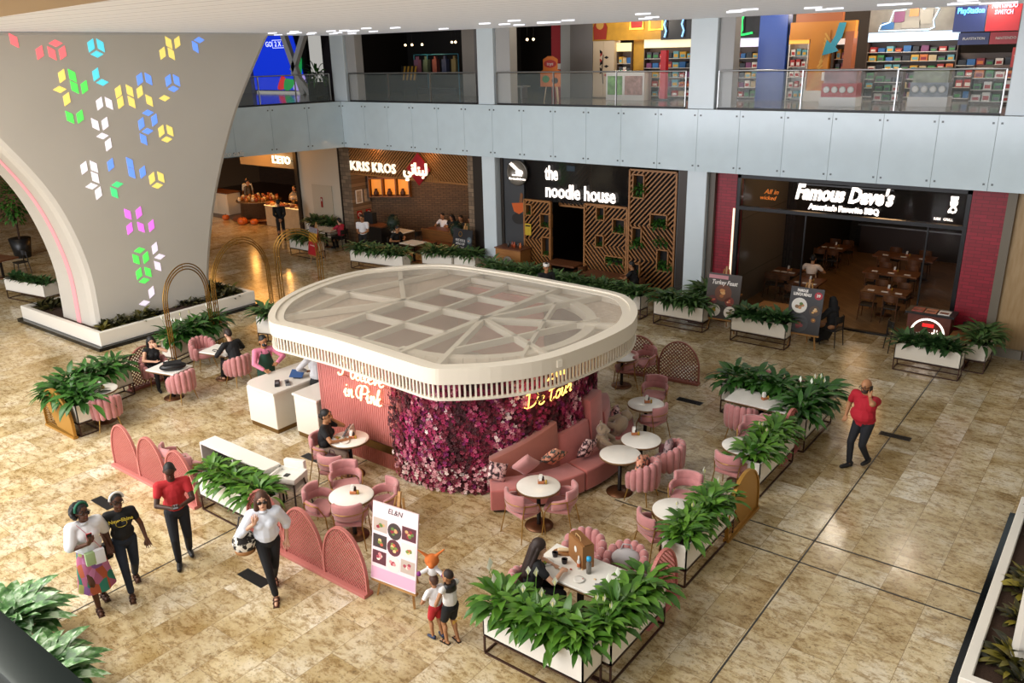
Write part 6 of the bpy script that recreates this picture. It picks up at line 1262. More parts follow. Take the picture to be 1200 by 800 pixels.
t = thing('potted_plant', 'black square pot with a thin plant by the white corner column', 'plant', (-30.6, 25.6, UZ)); MB().prism([(-.3, -.3), (.3, -.3), (.3, .3), (-.3, .3)], 0, .6).build('pot', BLK, t, bev=.03); o = link('foliage', SPEC['lilyd'][0], t, (0, 0, .55)); o.scale = (1, 1, 2.2); MB().lathe([(0, .56), (.28, .56)], 12).build('soil', SOIL, t)
sbox('wall_upper_14', -60, -37.4, 27, 27.3, UZ, 9, UG)

# ------------------------------------------------------------------ people
SK = dict(dark=mat('skin_dark', '#5a3622', .55), deep=mat('skin_deep', '#3f2619', .55), tan=mat('skin_tan', '#a8754f', .55), fair=mat('skin_fair', '#d0a083', .55))
EYE = mat('eye', '#15100d', .3); BROW = mat('brow', '#1d1410', .7); LIP = mat('lips', '#8a443e', .5)
def ik(a, t, l1, l2, pole):
    a, t, pole = V(a), V(t), V(pole); d = t - a; L = d.length
    if L > (l1 + l2) * .995: t = a + d * ((l1 + l2) * .995 / L); d = t - a; L = d.length
    d.normalize(); x = (l1 * l1 - l2 * l2 + L * L) / (2 * L); h = sqrt(max(0, l1 * l1 - x * x))
    pp = pole - d * pole.dot(d)
    if pp.length < 1e-5: pp = d.orthogonal()
    return a + d * x + pp.normalized() * h, t
STAND = dict(P=(0, 0, .92), lean=2, ft=[(.1, .0, .085, 8), (-.1, .0, .085, -8)], hands=[(.27, .06, .82), (-.27, .06, .82)], el=[(.5, -1, 0), (-.5, -1, 0)], curl=[.5, .5], head=(0, 0))
WALK = dict(STAND, P=(0, .0, .9), lean=4, ft=[(.07, .27, .085, 4), (-.08, -.26, .13, -4)], hands=[(.27, -.1, .83), (-.28, .17, .86)])
SIT = dict(P=(0, 0, .56), lean=6, ft=[(.11, .42, .085, 6), (-.11, .4, .085, -6)], hands=[(.2, .36, .76), (-.2, .36, .76)], el=[(1, -.4, -.3), (-1, -.4, -.3)], curl=[.5, .5], head=(0, -15))
def person(label, loc, fdir, H, pose, sk, top=None, bottom=None, shoe=None, hair=None, sleeve=.5, fem=False, wide=1.0, vox=.009, loose=.014, hem=0, group=None, beard=None, extra=None, barefoot=False, cut=1.0):
    t = thing('person', label, 'person', loc, face(*fdir), group); k = H / 1.72; Pz = dict(STAND, **pose)
    S = lambda v: V(v) * k
    P = S(Pz['P']); L = radians(Pz['lean']); tw = Pz.get('side', 0); up = V((sin(radians(tw)), sin(L), cos(L))).normalized(); fw = V((0, cos(L), -sin(L)))
    sw = (.168 if fem else .19) * k * (1 + (wide - 1) * .5); hw = (.092 if fem else .088) * k * (1 + (wide - 1) * .4)
    chest = P + up * .3 * k; neck = P + up * .5 * k; sh = [neck - up * .05 * k + V((s * sw, 0, 0)) for s in (1, -1)]
    hy, hp = radians(Pz['head'][0]), radians(Pz['head'][1]); hc = neck + up * .075 * k + V((0, .02 * k, .1 * k)); HM = M.Translation(hc) @ M.Rotation(hy, 4, 'Z') @ M.Rotation(hp, 4, 'X') @ M.Scale(k * Pz.get('hs', 1.1), 4)
    hips = [P + V((s * hw, 0, -.02 * k)) for s in (1, -1)]
    knees, ank = [], []
    for i in (0, 1):
        a = S(Pz['ft'][i][:3]); kn, an = ik(hips[i], a, .43 * k, .41 * k, Pz.get('kn', [(.03, 1, .1), (-.03, 1, .1)])[i]); knees.append(kn); ank.append(an)
    els, wr = [], []
    for i in (0, 1): e, w_ = ik(sh[i], S(Pz['hands'][i]), .29 * k, .255 * k, Pz['el'][i]); els.append(e); wr.append(w_)
    # ---- body
    mb = MB(); W = wide
    mb.ell(P, (.155 * k * W, .115 * k * W, .13 * k)); mb.caps(P + up * .05 * k, .125 * k * W, chest, .13 * k * W); mb.ell(chest + up * .03 * k, (.165 * k * W, .112 * k * W, .17 * k))
    if W > 1.1: mb.ell(P + up * .14 * k + fw * .05 * k, (.17 * k * W, .14 * k * W, .16 * k))
    if fem:
        for s in (1, -1): mb.ell(chest + up * .03 * k + fw * .085 * k + V((s * .07 * k, 0, 0)), .062 * k)
    mb.caps(neck - up * .03 * k, .058 * k, hc, .05 * k)
    for i in (0, 1): mb.caps(neck - up * .04 * k, .055 * k, sh[i], .056 * k * W)
    hd = MB(); hd.ell((0, -.008, .02), (.074, .094, .098), 0, 16, 12).ell((0, .028, -.055), (.053, .06, .06), 0, 14, 10).ell((0, .094, -.02), (.012, .017, .022), 0, 8, 6).ell((0, .083, -.058), (.024, .012, .012), 0, 8, 6).ell((0, .07, -.1), (.025, .022, .018), 0, 8, 6)
    for s in (1, -1): hd.ell((s * .076, -.006, -.012), (.012, .02, .03), 0, 8, 6)
    mb.add(hd.v, hd.f, 0, True, HM)
    for i in (0, 1):
        s = (1, -1)[i]
        mb.caps(sh[i], .05 * k * W, els[i], .039 * k * W); mb.caps(els[i], .039 * k * W, wr[i], .026 * k)
        fd = (wr[i] - els[i]).normalized(); hd_ = V(Pz['hd'][i]).normalized() if Pz.get('hd') and Pz['hd'][i] else fd; lat = V((s * -1.0, 0, 0)) if abs(hd_.x) < .8 else V((0, 1, 0))
        if Pz.get('lat') and Pz['lat'][i]: lat = V(Pz['lat'][i])
        lat = (lat - hd_ * lat.dot(hd_)).normalized(); nrm = hd_.cross(lat) * s  # palm side
        c0 = wr[i]; mb.caps(c0, .027 * k, c0 + hd_ * .045 * k + lat * .012 * k, .024 * k); mb.caps(c0 + hd_ * .02 * k - lat * .016 * k, .02 * k, c0 + hd_ * .075 * k - lat * .022 * k, .019 * k); mb.caps(c0 + hd_ * .03 * k + lat * .012 * k, .02 * k, c0 + hd_ * .08 * k + lat * .02 * k, .018 * k)
        cu = Pz['curl'][i]
        for j, (o, l) in enumerate(((.036, .068), (.013, .078), (-.012, .073), (-.034, .058))):
            p0 = c0 + hd_ * (.085 - .006 * abs(j - 1.4)) * k + lat * o * k; d0 = (hd_ + lat * o * 3.2).normalized()
            d1 = (d0 * cos(cu * .5) - nrm * -sin(cu * .5)).normalized(); d2 = (d0 * cos(cu * 1.15) - nrm * -sin(cu * 1.15)).normalized()
            p1 = p0 + d1 * l * .52 * k; p2 = p1 + d2 * l * .5 * k; mb.caps(p0, .0095 * k, p1, .0088 * k, 8); mb.caps(p1, .0088 * k, p2, .0075 * k, 8)
        q0 = c0 + hd_ * .028 * k + lat * .026 * k; q1 = q0 + (lat * .7 + hd_ * .75 + nrm * .35).normalized() * .04 * k; q2 = q1 + (lat * .15 + hd_ + nrm * .5).normalized() * .032 * k; mb.caps(q0, .0125 * k, q1, .0105 * k, 8); mb.caps(q1, .0105 * k, q2, .0085 * k, 8)
        mb.caps(hips[i], .088 * k * (W * .5 + .5), knees[i], .056 * k); mb.caps(knees[i], .055 * k, ank[i], .036 * k)
        cd = (ank[i] - knees[i]).normalized(); mb.ell(knees[i] + cd * .12 * k - V((0, .02 * k, 0)), (.05 * k, .055 * k, .1 * k))
        fy = radians(Pz['ft'][i][3]); fdn = V((sin(fy), cos(fy), 0)); pt = Pz.get('toe', (0, 0))[i]; z_ = -ank[i].z + .03 * k if pt == 0 else -.055 * k
        heel = ank[i] + V((0, 0, -.05 * k)) - fdn * .04 * k; toe = ank[i] + fdn * .15 * k + V((0, 0, -.06 * k - pt * .05 * k)); mb.caps(heel, .032 * k, toe, .024 * k); mb.caps(ank[i], .034 * k, heel + fdn * .03 * k, .034 * k)
    me = skin(mb, vox, [SK[sk], EYE, BROW, LIP], 'body', 2, .4)
    HI = HM.inverted(); zone = []
    nv = len(me.vertices); co = np.empty(nv * 3); me.vertices.foreach_get('co', co)
    for p_ in me.polygons:
        q = HI @ p_.center
        if abs(q.x) < .1 and q.y > .05 and abs(q.z) < .12:
            if hypot(abs(q.x) - .031, (q.z - .008) * 1.5) < .0125: p_.material_index = 1
            elif hypot((abs(q.x) - .032) * .55, q.z - .033) < .0085: p_.material_index = 2
            elif hypot(q.x * .5, q.z + .062) < .009: p_.material_index = 3
    link('body', me, t)
    # ---- clothes
    g = loose * k; cv = max(vox, .009)
    def cloth(name, fill, m, v=None, sm=3):
        q = MB(); fill(q); o = link(name, skin(q, v or cv, m, name, sm), t); return o
    def torso(q, g, low):
        q.caps(P + up * (low + .12) * k, (.135 * W) * k + g, chest, .132 * k * W + g); q.ell(chest + up * .03 * k, (.167 * k * W + g, .114 * k * W + g, .168 * k + g * .3)); q.ell(P + up * (low + .12) * k, (.16 * k * W + g, .12 * k * W + g, .13 * k))
        if W > 1.1: q.ell(P + up * .14 * k + fw * .05 * k, (.17 * k * W + g, .14 * k * W + g, .17 * k))
        if fem:
            for s in (1, -1): q.ell(chest + up * .02 * k + fw * (.085 * k - .6 * max(0, g - .014 * k)) + V((s * .06 * k, 0, 0)), .064 * k + g)
        q.caps(neck - up * .1 * k, .09 * k + g * .5, neck - up * .035 * k, .066 * k + g * .35)
        for i in (0, 1): q.caps(neck - up * .05 * k, .058 * k + g * .5, sh[i], .058 * k * W + g)
    def sleeves(q, g, f):
        for i in (0, 1):
            if f <= 0: continue
            if f <= 1: q.caps(sh[i], .056 * k * W + g, sh[i].lerp(els[i], f), .047 * k * W + g)
            else: q.caps(sh[i], .054 * k * W + g, els[i], .042 * k * W + g); q.caps(els[i], .042 * k * W + g, els[i].lerp(wr[i], (f - 1) * .92), .031 * k + g)
    if top: cloth('shirt', lambda q: (torso(q, g, hem), sleeves(q, g, sleeve)), top, None, 3 if loose < .02 else 9)
    def legs(q, f, g, seat=True):
        q.ell(P + V((0, 0, -.01 * k)), (.16 * k * (W * .6 + .4) + g, .125 * k * W + g, .125 * k))
        for i in (0, 1):
            h0 = hips[i] - V((0, 0, .0)); 
            if f <= 1: q.caps(h0, .094 * k * (W * .5 + .5) + g, h0.lerp(knees[i], f), .07 * k + g)
            else: q.caps(h0, .092 * k * (W * .5 + .5) + g, knees[i], .062 * k + g); q.caps(knees[i], .061 * k + g, knees[i].lerp(ank[i], f - 1), .046 * k + g)
    if bottom and bottom[0] == 'skirt':
        q = MB(); rows = 14; n = 28; z0, z1 = P.z + .12 * k, bottom[2] * k; vs = []
        fc = (ank[0] + ank[1]) / 2
        for j in range(rows + 1):
            f = j / rows; z = z0 + (z1 - z0) * f; c = P.lerp(fc, f * .85); rx = (.15 + .10 * f ** .8) * k; ry = (.12 + .13 * f) * k
            for i in range(n): a = 2 * pi * i / n; rp = 1 + .06 * f * sin(a * 7 + 1); vs.append((c.x + rx * cos(a) * rp, c.y + ry * sin(a) * rp, z))
        q.add(vs, [(j * n + i, (j + 1) * n + i, (j + 1) * n + (i + 1) % n, j * n + (i + 1) % n) for j in range(rows) for i in range(n)], 0, True); q.build('skirt', bottom[1], t)
    elif bottom: cloth('shorts' if bottom[0] == 'shorts' else 'trousers', lambda q: legs(q, {'shorts': .75, 'long': 1.93, 'crop': 1.75}[bottom[0]], (.02 if bottom[0] == 'shorts' else .004) * k), bottom[1])
    if shoe:
        for i in (0, 1):
            fy = radians(Pz['ft'][i][3]); fdn = V((sin(fy), cos(fy), 0)); pt = Pz.get('toe', (0, 0))[i]; heel = ank[i] + V((0, 0, -.045 * k)) - fdn * .045 * k; toe = ank[i] + fdn * .16 * k + V((0, 0, -.052 * k - pt * .05 * k)); q = MB(); mid = heel.lerp(toe, .5)
            if shoe[0] == 'shoe': q.caps(heel, .04 * k, toe, .034 * k).caps(heel.lerp(toe, .35), .044 * k, toe, .036 * k).caps(heel + V((0, 0, .035 * k)), .042 * k, mid, .036 * k); link('shoe', skin(q, max(.008, cv * .8), shoe[1], 'shoe', 2), t)
            else:
                dn = V((0, 0, -.034 * k)); q.beam(tuple(heel + dn - fdn * .03 * k), tuple(toe + dn + fdn * .02 * k), .085 * k, .016 * k)
                sd = V((fdn.y, -fdn.x, 0)); 
                for f_, zz in ((.35, .03), (.72, .026)): c = heel.lerp(toe, f_); q.tube([c + sd * .046 * k + dn * .6, c + sd * .03 * k + V((0, 0, zz * k)), c - sd * .03 * k + V((0, 0, zz * k)), c - sd * .046 * k + dn * .6], .009 * k, 6)
                q.build('sandal', shoe[1], t)
    # ---- hair
    if hair:
        st, hm = hair[0], hair[1]; q = MB(); hv = max(vox, .009)
        if st == 'short': q.ell((0, -.018, .038), (.078, .094, .09), 0, 14, 10).ell((0, -.045, -.0), (.07, .06, .07), 0, 12, 8)
        elif st == 'buzz': q.ell((0, -.014, .028), (.076, .094, .094), 0, 14, 10)
        elif st in ('long', 'verylong'):
            q.ell((0, -.02, .035), (.085, .1, .098), 0, 14, 10); z1 = -.2 if st == 'long' else -.38
            for s in (1, -1): q.caps((s * .07, -.02, .0), .036, (s * .085, -.02 if st == 'long' else -.05, z1), .04)
            q.caps((0, -.07, 0), .062, (0, -.085, z1), .06); q.caps((.045, -.065, 0), .05, (.05, -.08, z1 - .03), .05); q.caps((-.045, -.065, 0), .05, (-.05, -.08, z1 - .02), .05)
        elif st == 'curly':
            rg = random.Random(4); q.ell((0, -.02, .035), (.085, .1, .095), 0, 12, 8)
            for i in range(46): a, b_ = rg.uniform(-.2, pi + .2), rg.uniform(-1.1, 1.2); d = V((cos(a) * cos(b_), -sin(a) * cos(b_) - .1, sin(b_))); q.ell(V((0, -.015, .01)) + d * .11, .032, 0, 7, 5)
        elif st == 'bun': q.ell((0, -.02, .035), (.08, .096, .092), 0, 14, 10).ell((0, -.05, -.01), (.068, .06, .07), 0, 12, 8).ell((0, -.11, .06), .045, 0, 10, 8)
        elif st == 'pulled': q.ell((0, -.018, .036), (.08, .096, .092), 0, 14, 10).ell((0, -.05, -.015), (.07, .062, .075), 0, 12, 8).ell((0, -.115, -.03), (.035, .035, .05), 0, 10, 8)
        me = skin(q, hv / k, hm, 'hair', 2); 
        for v in me.vertices: v.co = HM @ v.co
        link('hair', me, t)
    def hpart(name, q, m):
        q.v = [tuple(HM @ V(v)) for v in q.v]; return q.build(name, m, t)
    ex = extra or ()
    if 'glasses' in ex:
        q = MB()
        for s in (1, -1): q.tube([(s * .034 + .026 * cos(a), .1, .008 + .02 * sin(a)) for a in [2 * pi * i / 12 for i in range(12)]], .0045, 5, 0, True); q.tube([(s * .06, .098, .01), (s * .078, .0, .01)], .004, 5)
        q.tube([(-.01, .102, .012), (.01, .102, .012)], .004, 5); hpart('glasses', q, BLACK)
    if 'sunglasses' in ex:
        q = MB()
        for s in (1, -1): q.ell((s * .034, .094, .006), (.031, .012, .025), 0, 12, 8); q.tube([(s * .062, .092, .01), (s * .078, .0, .01)], .005, 5)
        hpart('glasses', q, mat('tinted_lens', '#241a17', .15))
    if 'band_white' in ex or 'band_green' in ex:
        q = MB(); q.tube([(.09 * cos(a), -.018 + .03 * (1), .03 + .1 * sin(a)) for a in [pi * i / 14 for i in range(15)]], .017, 8); hpart('headband', q, WHITE if 'band_white' in ex else mat('band_green', '#1d6a50', .7))
    if 'mask' in ex: q = MB(); q.ell((0, .05, -.055), (.056, .058, .05), 0, 14, 10); hpart('face_mask', q, BLK)
    if 'cap' in ex: q = MB(); q.lathe([(.08, .03), (.085, .05), (.085, .1), (.0, .115)], 18, (0, -.015, 0), 0, True, 1, 1.15); hpart('chef_cap', q, WHITE)
    if beard: q = MB(); q.ell((0, .036, -.066), (.057, .062, .054), 0, 14, 10); link_ = hpart('beard', q, beard) 
    if 'apron' in ex:
        q = MB(); f = fw * (.135 * k)
        q.grid(lambda u, v: tuple(P + up * (.42 - .72 * v) * k + V(((u - .5) * (.2 + .2 * min(1, v * 2.2)) * k, 0, 0)) + fw * (.155 - .5 * (u - .5) ** 2 * (.5 + .5 * v)) * k), 8, 12); o = q.build('apron', mat('apron_green', '#17402f', .7), t)
        MB().tube([neck + V((.06 * k, -.02, .0)), neck + V((.08 * k, .1 * k, -.08 * k)), P + up * .42 * k + V((.1 * k, .15 * k, 0))], .008, 5).tube([neck + V((-.06 * k, -.02, .0)), neck + V((-.08 * k, .1 * k, -.08 * k)), P + up * .42 * k + V((-.1 * k, .15 * k, 0))], .008, 5).build('apron_strap', MATS['apron_green'], t)
    if 'hood' in ex: q = MB(); q.lathe([(.05, .0), (.085, .02), (.095, -.02), (.1, -.09), (.03, -.14)], 14, tuple(neck + V((0, -.035 * k, .03 * k))), 0, True, 1, .8); q.build('hood', BLK, t)
    if 'collar' in ex: q = MB(); q.lathe([(.062 * k, .0), (.08 * k, -.03 * k)], 14, tuple(neck + V((0, .01 * k, .015 * k)))); q.build('collar', top, t)
    t['wr'] = 0; del t['wr']
    mw = M.Translation(t.location) @ M.Rotation(t.rotation_euler.z, 4, 'Z')
    return t, dict(wr=[mw @ w_ for w_ in wr], head=mw @ HM, neck=mw @ neck, P=mw @ P, mw=mw, k=k, chest=mw @ chest, sh=[mw @ s_ for s_ in sh])
def cloth_m(n, c, **kw): return mat('cloth_' + n, c, .85, **kw)
WH, BK, RD, NV, DN = cloth_m('white', '#e9e8ea'), cloth_m('black', '#141416'), cloth_m('red', '#b8262c'), cloth_m('navy', '#15181f'), cloth_m('denim', '#1f2836', var=.15, scale=20)
CRIM = cloth_m('crimson', '#a81226'); JET = mat('hair_jet', '#0f0c0b', .6); BRH = mat('hair_brown2', '#4a2c1c', .6); DKB = mat('hair_dark_brown', '#2a1a13', .6); SHB = mat('shoe_black', '#131314', .5); SAND = mat('sandal_brown', '#4a2d20', .5)
SKIRT = mat('patchwork_skirt', '#a85c78', .8); nt, b, L = nodes(SKIRT); tcx = N(nt, 'ShaderNodeTexCoord'); vo = N(nt, 'ShaderNodeTexVoronoi', Scale=9.0); mpx = N(nt, 'ShaderNodeMapping'); mpx.inputs['Scale'].default_value = (1, 1, .75); L.new(tcx.outputs['Object'], mpx.inputs[0]); L.new(mpx.outputs[0], vo.inputs['Vector'])
sp = N(nt, 'ShaderNodeSeparateColor'); L.new(vo.outputs['Color'], sp.inputs[0]); rx = ramp(nt, (0, '#b0607f'), (.22, '#2f7f6a'), (.38, '#c47aa0'), (.55, '#b55a38'), (.7, '#8a5a96'), (.82, '#a8a860')); rx.color_ramp.interpolation = 'CONSTANT'; L.new(sp.outputs[0], rx.inputs[0]); L.new(rx.outputs[0], b.inputs['Base Color'])
F = .0065
# the three walkers on the left
w1, i1 = person('walking woman in a loose white blouse and patchwork skirt with a green headband', (*(-11.15,4.34), 0), (.97, -.2), 1.7, dict(WALK, ft=[(.07, .2, .085, 4), (-.08, -.12, .1, -4)], hands=[(.03, .27, 1.16), (-.3, -.02, .86)], el=[(1, -.2, -.6), (-.6, -1, 0)], curl=[1.1, .6], head=(22, 4), hd=[(-.35, .35, .85), None]), 'dark', WH, ('skirt', SKIRT, .33), ('sandal', SAND), ('curly', JET), .85, True, vox=F, loose=.04, extra=('band_green', 'glasses', 'collar'), hem=.0)
on('mobile_phone', 'red phone held up by the woman in the patchwork skirt', 'phone', tuple(i1['wr'][0] + V((.02, .02, .09))), [('case', MB().cb((0, 0, 0), (.075, .012, .15)), RD), ('screen', MB().cb((0, -.007, 0), (.066, .003, .135)), BLK)], face(.97, -.2) + pi)
mw = i1['mw']; t = thing('crossbody_bag', 'white and pale green crossbody bag at the patchwork skirt', 'bag', tuple(mw @ V((-.02, .22, .9))), face(.97, -.2)); MB().box(-.13, .02, -.02, .05, -.12, .1).build('white_pouch', WH, t, bev=.015, seg=2); MB().box(.0, .13, -.015, .055, -.1, .1).build('green_pouch', mat('pale_green', '#a9c08a', .7), t, bev=.015, seg=2); MB().tube([(-.1, 0, .1), (.02, .03, .35), (.13, -.08, .52)], .006, 5).build('strap', mat('strap_pink', '#c98a90', .6), t)
w2, i2 = person('walking woman in a printed black tee and jeans with a white headband', (*(-11.10,4.83), 0), (.93, -.35), 1.66, dict(WALK, ft=[(.06, .28, .085, 4), (-.07, -.22, .12, -4)], hands=[(.24, .12, .9), (-.3, .1, .84)], curl=[.5, .6], head=(14, 0)), 'dark', BK, ('long', DN), ('sandal', SAND), ('pulled', JET), .45, True, vox=F, extra=('band_white', 'glasses'))
q = text_mesh('New Shine', .075, .001, mat('print_gold', '#c9b03a', .6), bold=.002); o = link('shirt_print', q, w2, (0, .165, 1.25)); o.rotation_euler = (pi / 2 - .1, 0, pi); MB().tube([(.075 * cos(a), .172 - .0, 1.2 + .055 * sin(a)) for a in [2 * pi * i / 20 for i in range(20)]], .004, 5, 0, True).build('shirt_print', MATS['print_gold'], w2)
mw = i2['mw']; t = thing('handbag', 'black handbag hanging from the forearm of the woman in jeans', 'bag', tuple(mw @ V((.34, .0, .72))), face(.93, -.35) + .4); MB().box(-.16, .16, -.06, .06, -.13, .13).build('body', BLK, t, bev=.03, seg=3); MB().tube([(-.1, 0, .12), (-.06, 0, .28), (.06, 0, .28), (.1, 0, .12)], .009, 6).build('handle', BLK, t); MB().box(-.03, .03, -.07, -.06, .0, .05).build('clasp', GOLD, t)
m1, i3 = person('walking man in a red tee looking down at his phone', (*(-11.11,5.70), 0), (.9, -.45), 1.78, dict(WALK, ft=[(.09, .13, .085, 6), (-.09, -.16, .1, -6)], hands=[(.06, .34, 1.1), (-.05, .34, 1.1)], el=[(1, -.4, -.5), (-1, -.4, -.5)], curl=[1.2, 1.0], head=(-4, -34), hd=[(-.5, .7, .2), (.5, .7, .25)]), 'deep', RD, ('long', NV), ('shoe', SHB), ('buzz', JET), .5, vox=F)
on('mobile_phone', 'dark phone in the hands of the man in the red tee', 'phone', tuple((i3['wr'][0] + i3['wr'][1]) / 2 + V((.07, -.04, .05))), [('case', MB().cb((0, 0, 0), (.075, .15, .012)), BLK), ('screen', MB().cb((0, 0, .007), (.066, .135, .003)), GREY)], face(.9, -.45))
w3, i4 = person('walking woman in a white button blouse and black trousers with sunglasses', (*(-9.28,6.03), 0), (.82, -.57), 1.72, dict(WALK, ft=[(-.02, .26, .085, 4), (-.02, -.22, .12, -4)], hands=[(.14, .17, 1.28), (-.27, .02, .86)], el=[(1, -.3, -.7), (-.7, -.8, 0)], curl=[1.2, .4], head=(2, 0), hd=[(-.1, .2, 1), None]), 'fair', cloth_m('pale_blue', '#dfe4ee'), ('long', BK), ('sandal', SAND), ('long', BRH), 1.25, True, vox=F, loose=.032, extra=('sunglasses', 'collar'))
LEOP = flowery('spotted_cloth', '#e6e0d2', '#1a1715', '#241f1c'); mw = i4['mw']; t = thing('tote_bag', 'black and white spotted tote on the shoulder of the woman in white', 'bag', tuple(mw @ V((.32, .0, .92))), face(.82, -.57)); MB().ell((0, 0, 0), (.17, .13, .2), 0, 16, 10).build('body', LEOP, t); MB().ell((0, 0, -.14), (.15, .12, .07), 0, 14, 8).build('base', mat('tan_leather', '#9a6a3a', .6), t); MB().tube([(-.06, 0, .17), (-.12, .0, .42), (.02, .02, .42), (.08, 0, .17)], .014, 6).build('strap', mat('strap_dark', '#241d1a', .6), t)
# two small boys with the toy
b1_, i5 = person('boy in a white vest with a black hood reaching round the smaller boy', (*(-6.36,6.73), 0), (-.96, .1), 1.12, dict(STAND, ft=[(.1, -.06, .085, 10), (-.1, .06, .085, -6)], hands=[(.1, .42, 1.46), (-.28, .12, 1.0)], el=[(1, .2, -.4), (-1, -.6, 0)], curl=[.9, .5], head=(20, -6), hs=1.32), 'tan', cloth_m('offwhite', '#e3e0dc'), ('shorts', BK), ('sandal', SHB), ('buzz', DKB), .12, vox=.006, extra=('hood',))
text('shorts_print', 'BATL', .075, mat('print_yellow', '#d8a82a', .6), b1_, (0, -.125, .42), rot=(pi / 2, 0, 0), depth=.002)
b2_, i6 = person('smaller boy in a white tee and red shorts under the orange toy', (*(-6.58,6.68), 0), (-.96, .2), .98, dict(STAND, ft=[(.1, -.05, .085, 10), (-.1, .05, .085, -10)], hands=[(.22, .2, 1.0), (-.22, .2, 1.0)], el=[(1, -.4, -.3), (-1, -.4, -.3)], head=(0, -4), hs=1.36), 'tan', WH, ('shorts', RD), ('shoe', mat('shoe_navy', '#1c2c4a', .5)), ('short', BRH), .55, vox=.006)
hp_ = i6['head'] @ V((0, 0, .12)); mb = MB()
ot = thing('plush_toy', 'orange eared plush toy held over the smaller boy', 'plush toy', (hp_.x, hp_.y, hp_.z + .02), face(.61, -.79))
mb.ell((0, 0, .2), (.1, .09, .09)).ell((0, .08, .17), (.05, .05, .04))
for s in (-1, 1): mb.caps((s * .05, 0, .26), .026, (s * .17, 0, .36), .012)
o = link('head', skin(mb, .01, mat('plush_orange', '#c4682a', .9), 'head'), ot); MB().ell((0, 0, .06), (.08, .07, .1)).caps((.06, .03, .08), .03, (.17, .08, .05), .025).caps((-.06, .03, .08), .03, (-.15, .08, .02), .025).build('torso', WH, ot); MB().ell((.17, .08, .05), .035, 0, 8, 6).ell((-.15, .08, .02), .035, 0, 8, 6).build('paw', mat('plush_purple', '#7a2a72', .8), ot)
# the man in the red polo
m2, i7 = person('heavy bald man in a red polo with a phone at his ear', (*(-3.40,14.99), 0), (-.42, -.9), 1.78, dict(WALK, ft=[(.05, .2, .085, 10), (-.07, -.14, .12, -8)], hands=[(.3, .12, .92), (-.15, .12, 1.42)], el=[(.8, -.8, 0), (-1, .05, -.45)], curl=[.6, 1.0], head=(4, -12), hd=[None, (.25, -.15, .95)]), 'tan', CRIM, ('long', NV), ('shoe', SHB), None, .62, wide=1.28, vox=F, hem=-.07, beard=mat('beard_dark', '#3a2a22', .8), extra=('glasses', 'collar'))
on('mobile_phone', 'black phone at the ear of the man in the red polo', 'phone', tuple(i7['head'] @ V((-.105, .02, -.02))), [('case', MB().cb((0, 0, 0), (.012, .07, .14)), BLK), ('screen', MB().cb((.007, 0, 0), (.003, .062, .125)), GREY)], face(-.42, -.9))
# seated guests of the cafe
def seated(label, q, tgt, H=1.66, z=0, **kw):
    d = (tgt[0] - q[0], tgt[1] - q[1]); d = (d[0] / hypot(*d), d[1] / hypot(*d)); pose = dict(SIT, **kw.pop('pose', {})); return person(label, (q[0], q[1], z), d, H, pose, **kw)
_, i8 = seated('seated woman in a black tee talking on the phone by the pink wall', (-11.46,8.95), t4, 1.68, pose=dict(P=(0, .0, .57), hands=[(.14, .42, .8), (-.13, .15, 1.11)], el=[(1, -.4, -.3), (-.5, .5, -1)], head=(-10, -6), curl=[.4, 1.1], hd=[None, (.15, -.2, 1)]), sk='tan', top=BK, bottom=('long', cloth_m('taupe', '#8f7a6c')), shoe=('sandal', SAND), hair=('pulled', JET), sleeve=.5, fem=True, vox=.007)
on('mobile_phone', 'dark phone held by the seated woman by the pink wall', 'phone', tuple(i8['head'] @ V((-.1, .02, -.03))), [('case', MB().cb((0, 0, 0), (.012, .07, .14)), BLK), ('screen', MB().cb((.007, 0, 0), (.003, .06, .12)), GREY)], 0)
seated('seated woman in a sleeveless black top resting her chin by the lattice arch', (-18.43,9.54), T2, 1.64, pose=dict(hands=[(.12, .4, .8), (-.05, .22, 1.08)], el=[(1, -.4, -.3), (-.9, .3, -.5)], head=(-8, -12), hd=[None, (.1, .1, 1)], curl=[.4, 1.2]), sk='fair', top=BK, bottom=('long', BK), shoe=('shoe', SHB), hair=('verylong', JET), sleeve=.05, fem=True, vox=.008)
seated('seated man in black leaning over the white table under the brass arch', (-16.87,10.80), T3, 1.76, pose=dict(lean=18, hands=[(.16, .38, .78), (-.2, .34, .74)], ft=[(.1, .62, .085, 8), (-.08, .55, .085, -6)], head=(0, -32)), sk='fair', top=BK, bottom=('long', BK), shoe=('sandal', SHB), hair=('short', DKB), sleeve=1.4, vox=.008)
seated('long haired woman in black eating at the family table', (-5.75,7.72), T14, 1.66, pose=dict(lean=10, hands=[(.1, .42, .86), (-.18, .36, .78)], head=(-5, -16), curl=[1.0, .5]), sk='fair', top=BK, bottom=('long', BK), shoe=('shoe', SHB), hair=('verylong', DKB), sleeve=.5, fem=True, vox=.008)
# kiosk staff
person('barista in a pink shirt and green apron with a black mask', (-15.08, 10.35, 0), (.93, -.35), 1.74, dict(STAND, lean=8, hands=[(.12, .38, 1.02), (-.18, .36, 1.12)], el=[(1, -.3, 0), (-1, -.3, 0)], head=(20, -16)), 'tan', cloth_m('pink', '#d97f9a'), ('long', BK), ('shoe', SHB), ('short', JET), 1.95, vox=.008, extra=('apron', 'mask'))
person('worker in a pale grey shirt and black trousers inside the counters', (-13.5, 10.55, 0), (-.8, .5), 1.76, dict(STAND, lean=6, hands=[(.14, .34, 1.04), (-.2, .3, 1.04)], el=[(1, -.3, 0), (-1, -.3, 0)], head=(0, -20)), 'tan', cloth_m('pale_grey', '#b9b9bb'), ('long', BK), ('shoe', SHB), ('short', JET), 1.9, vox=.009)
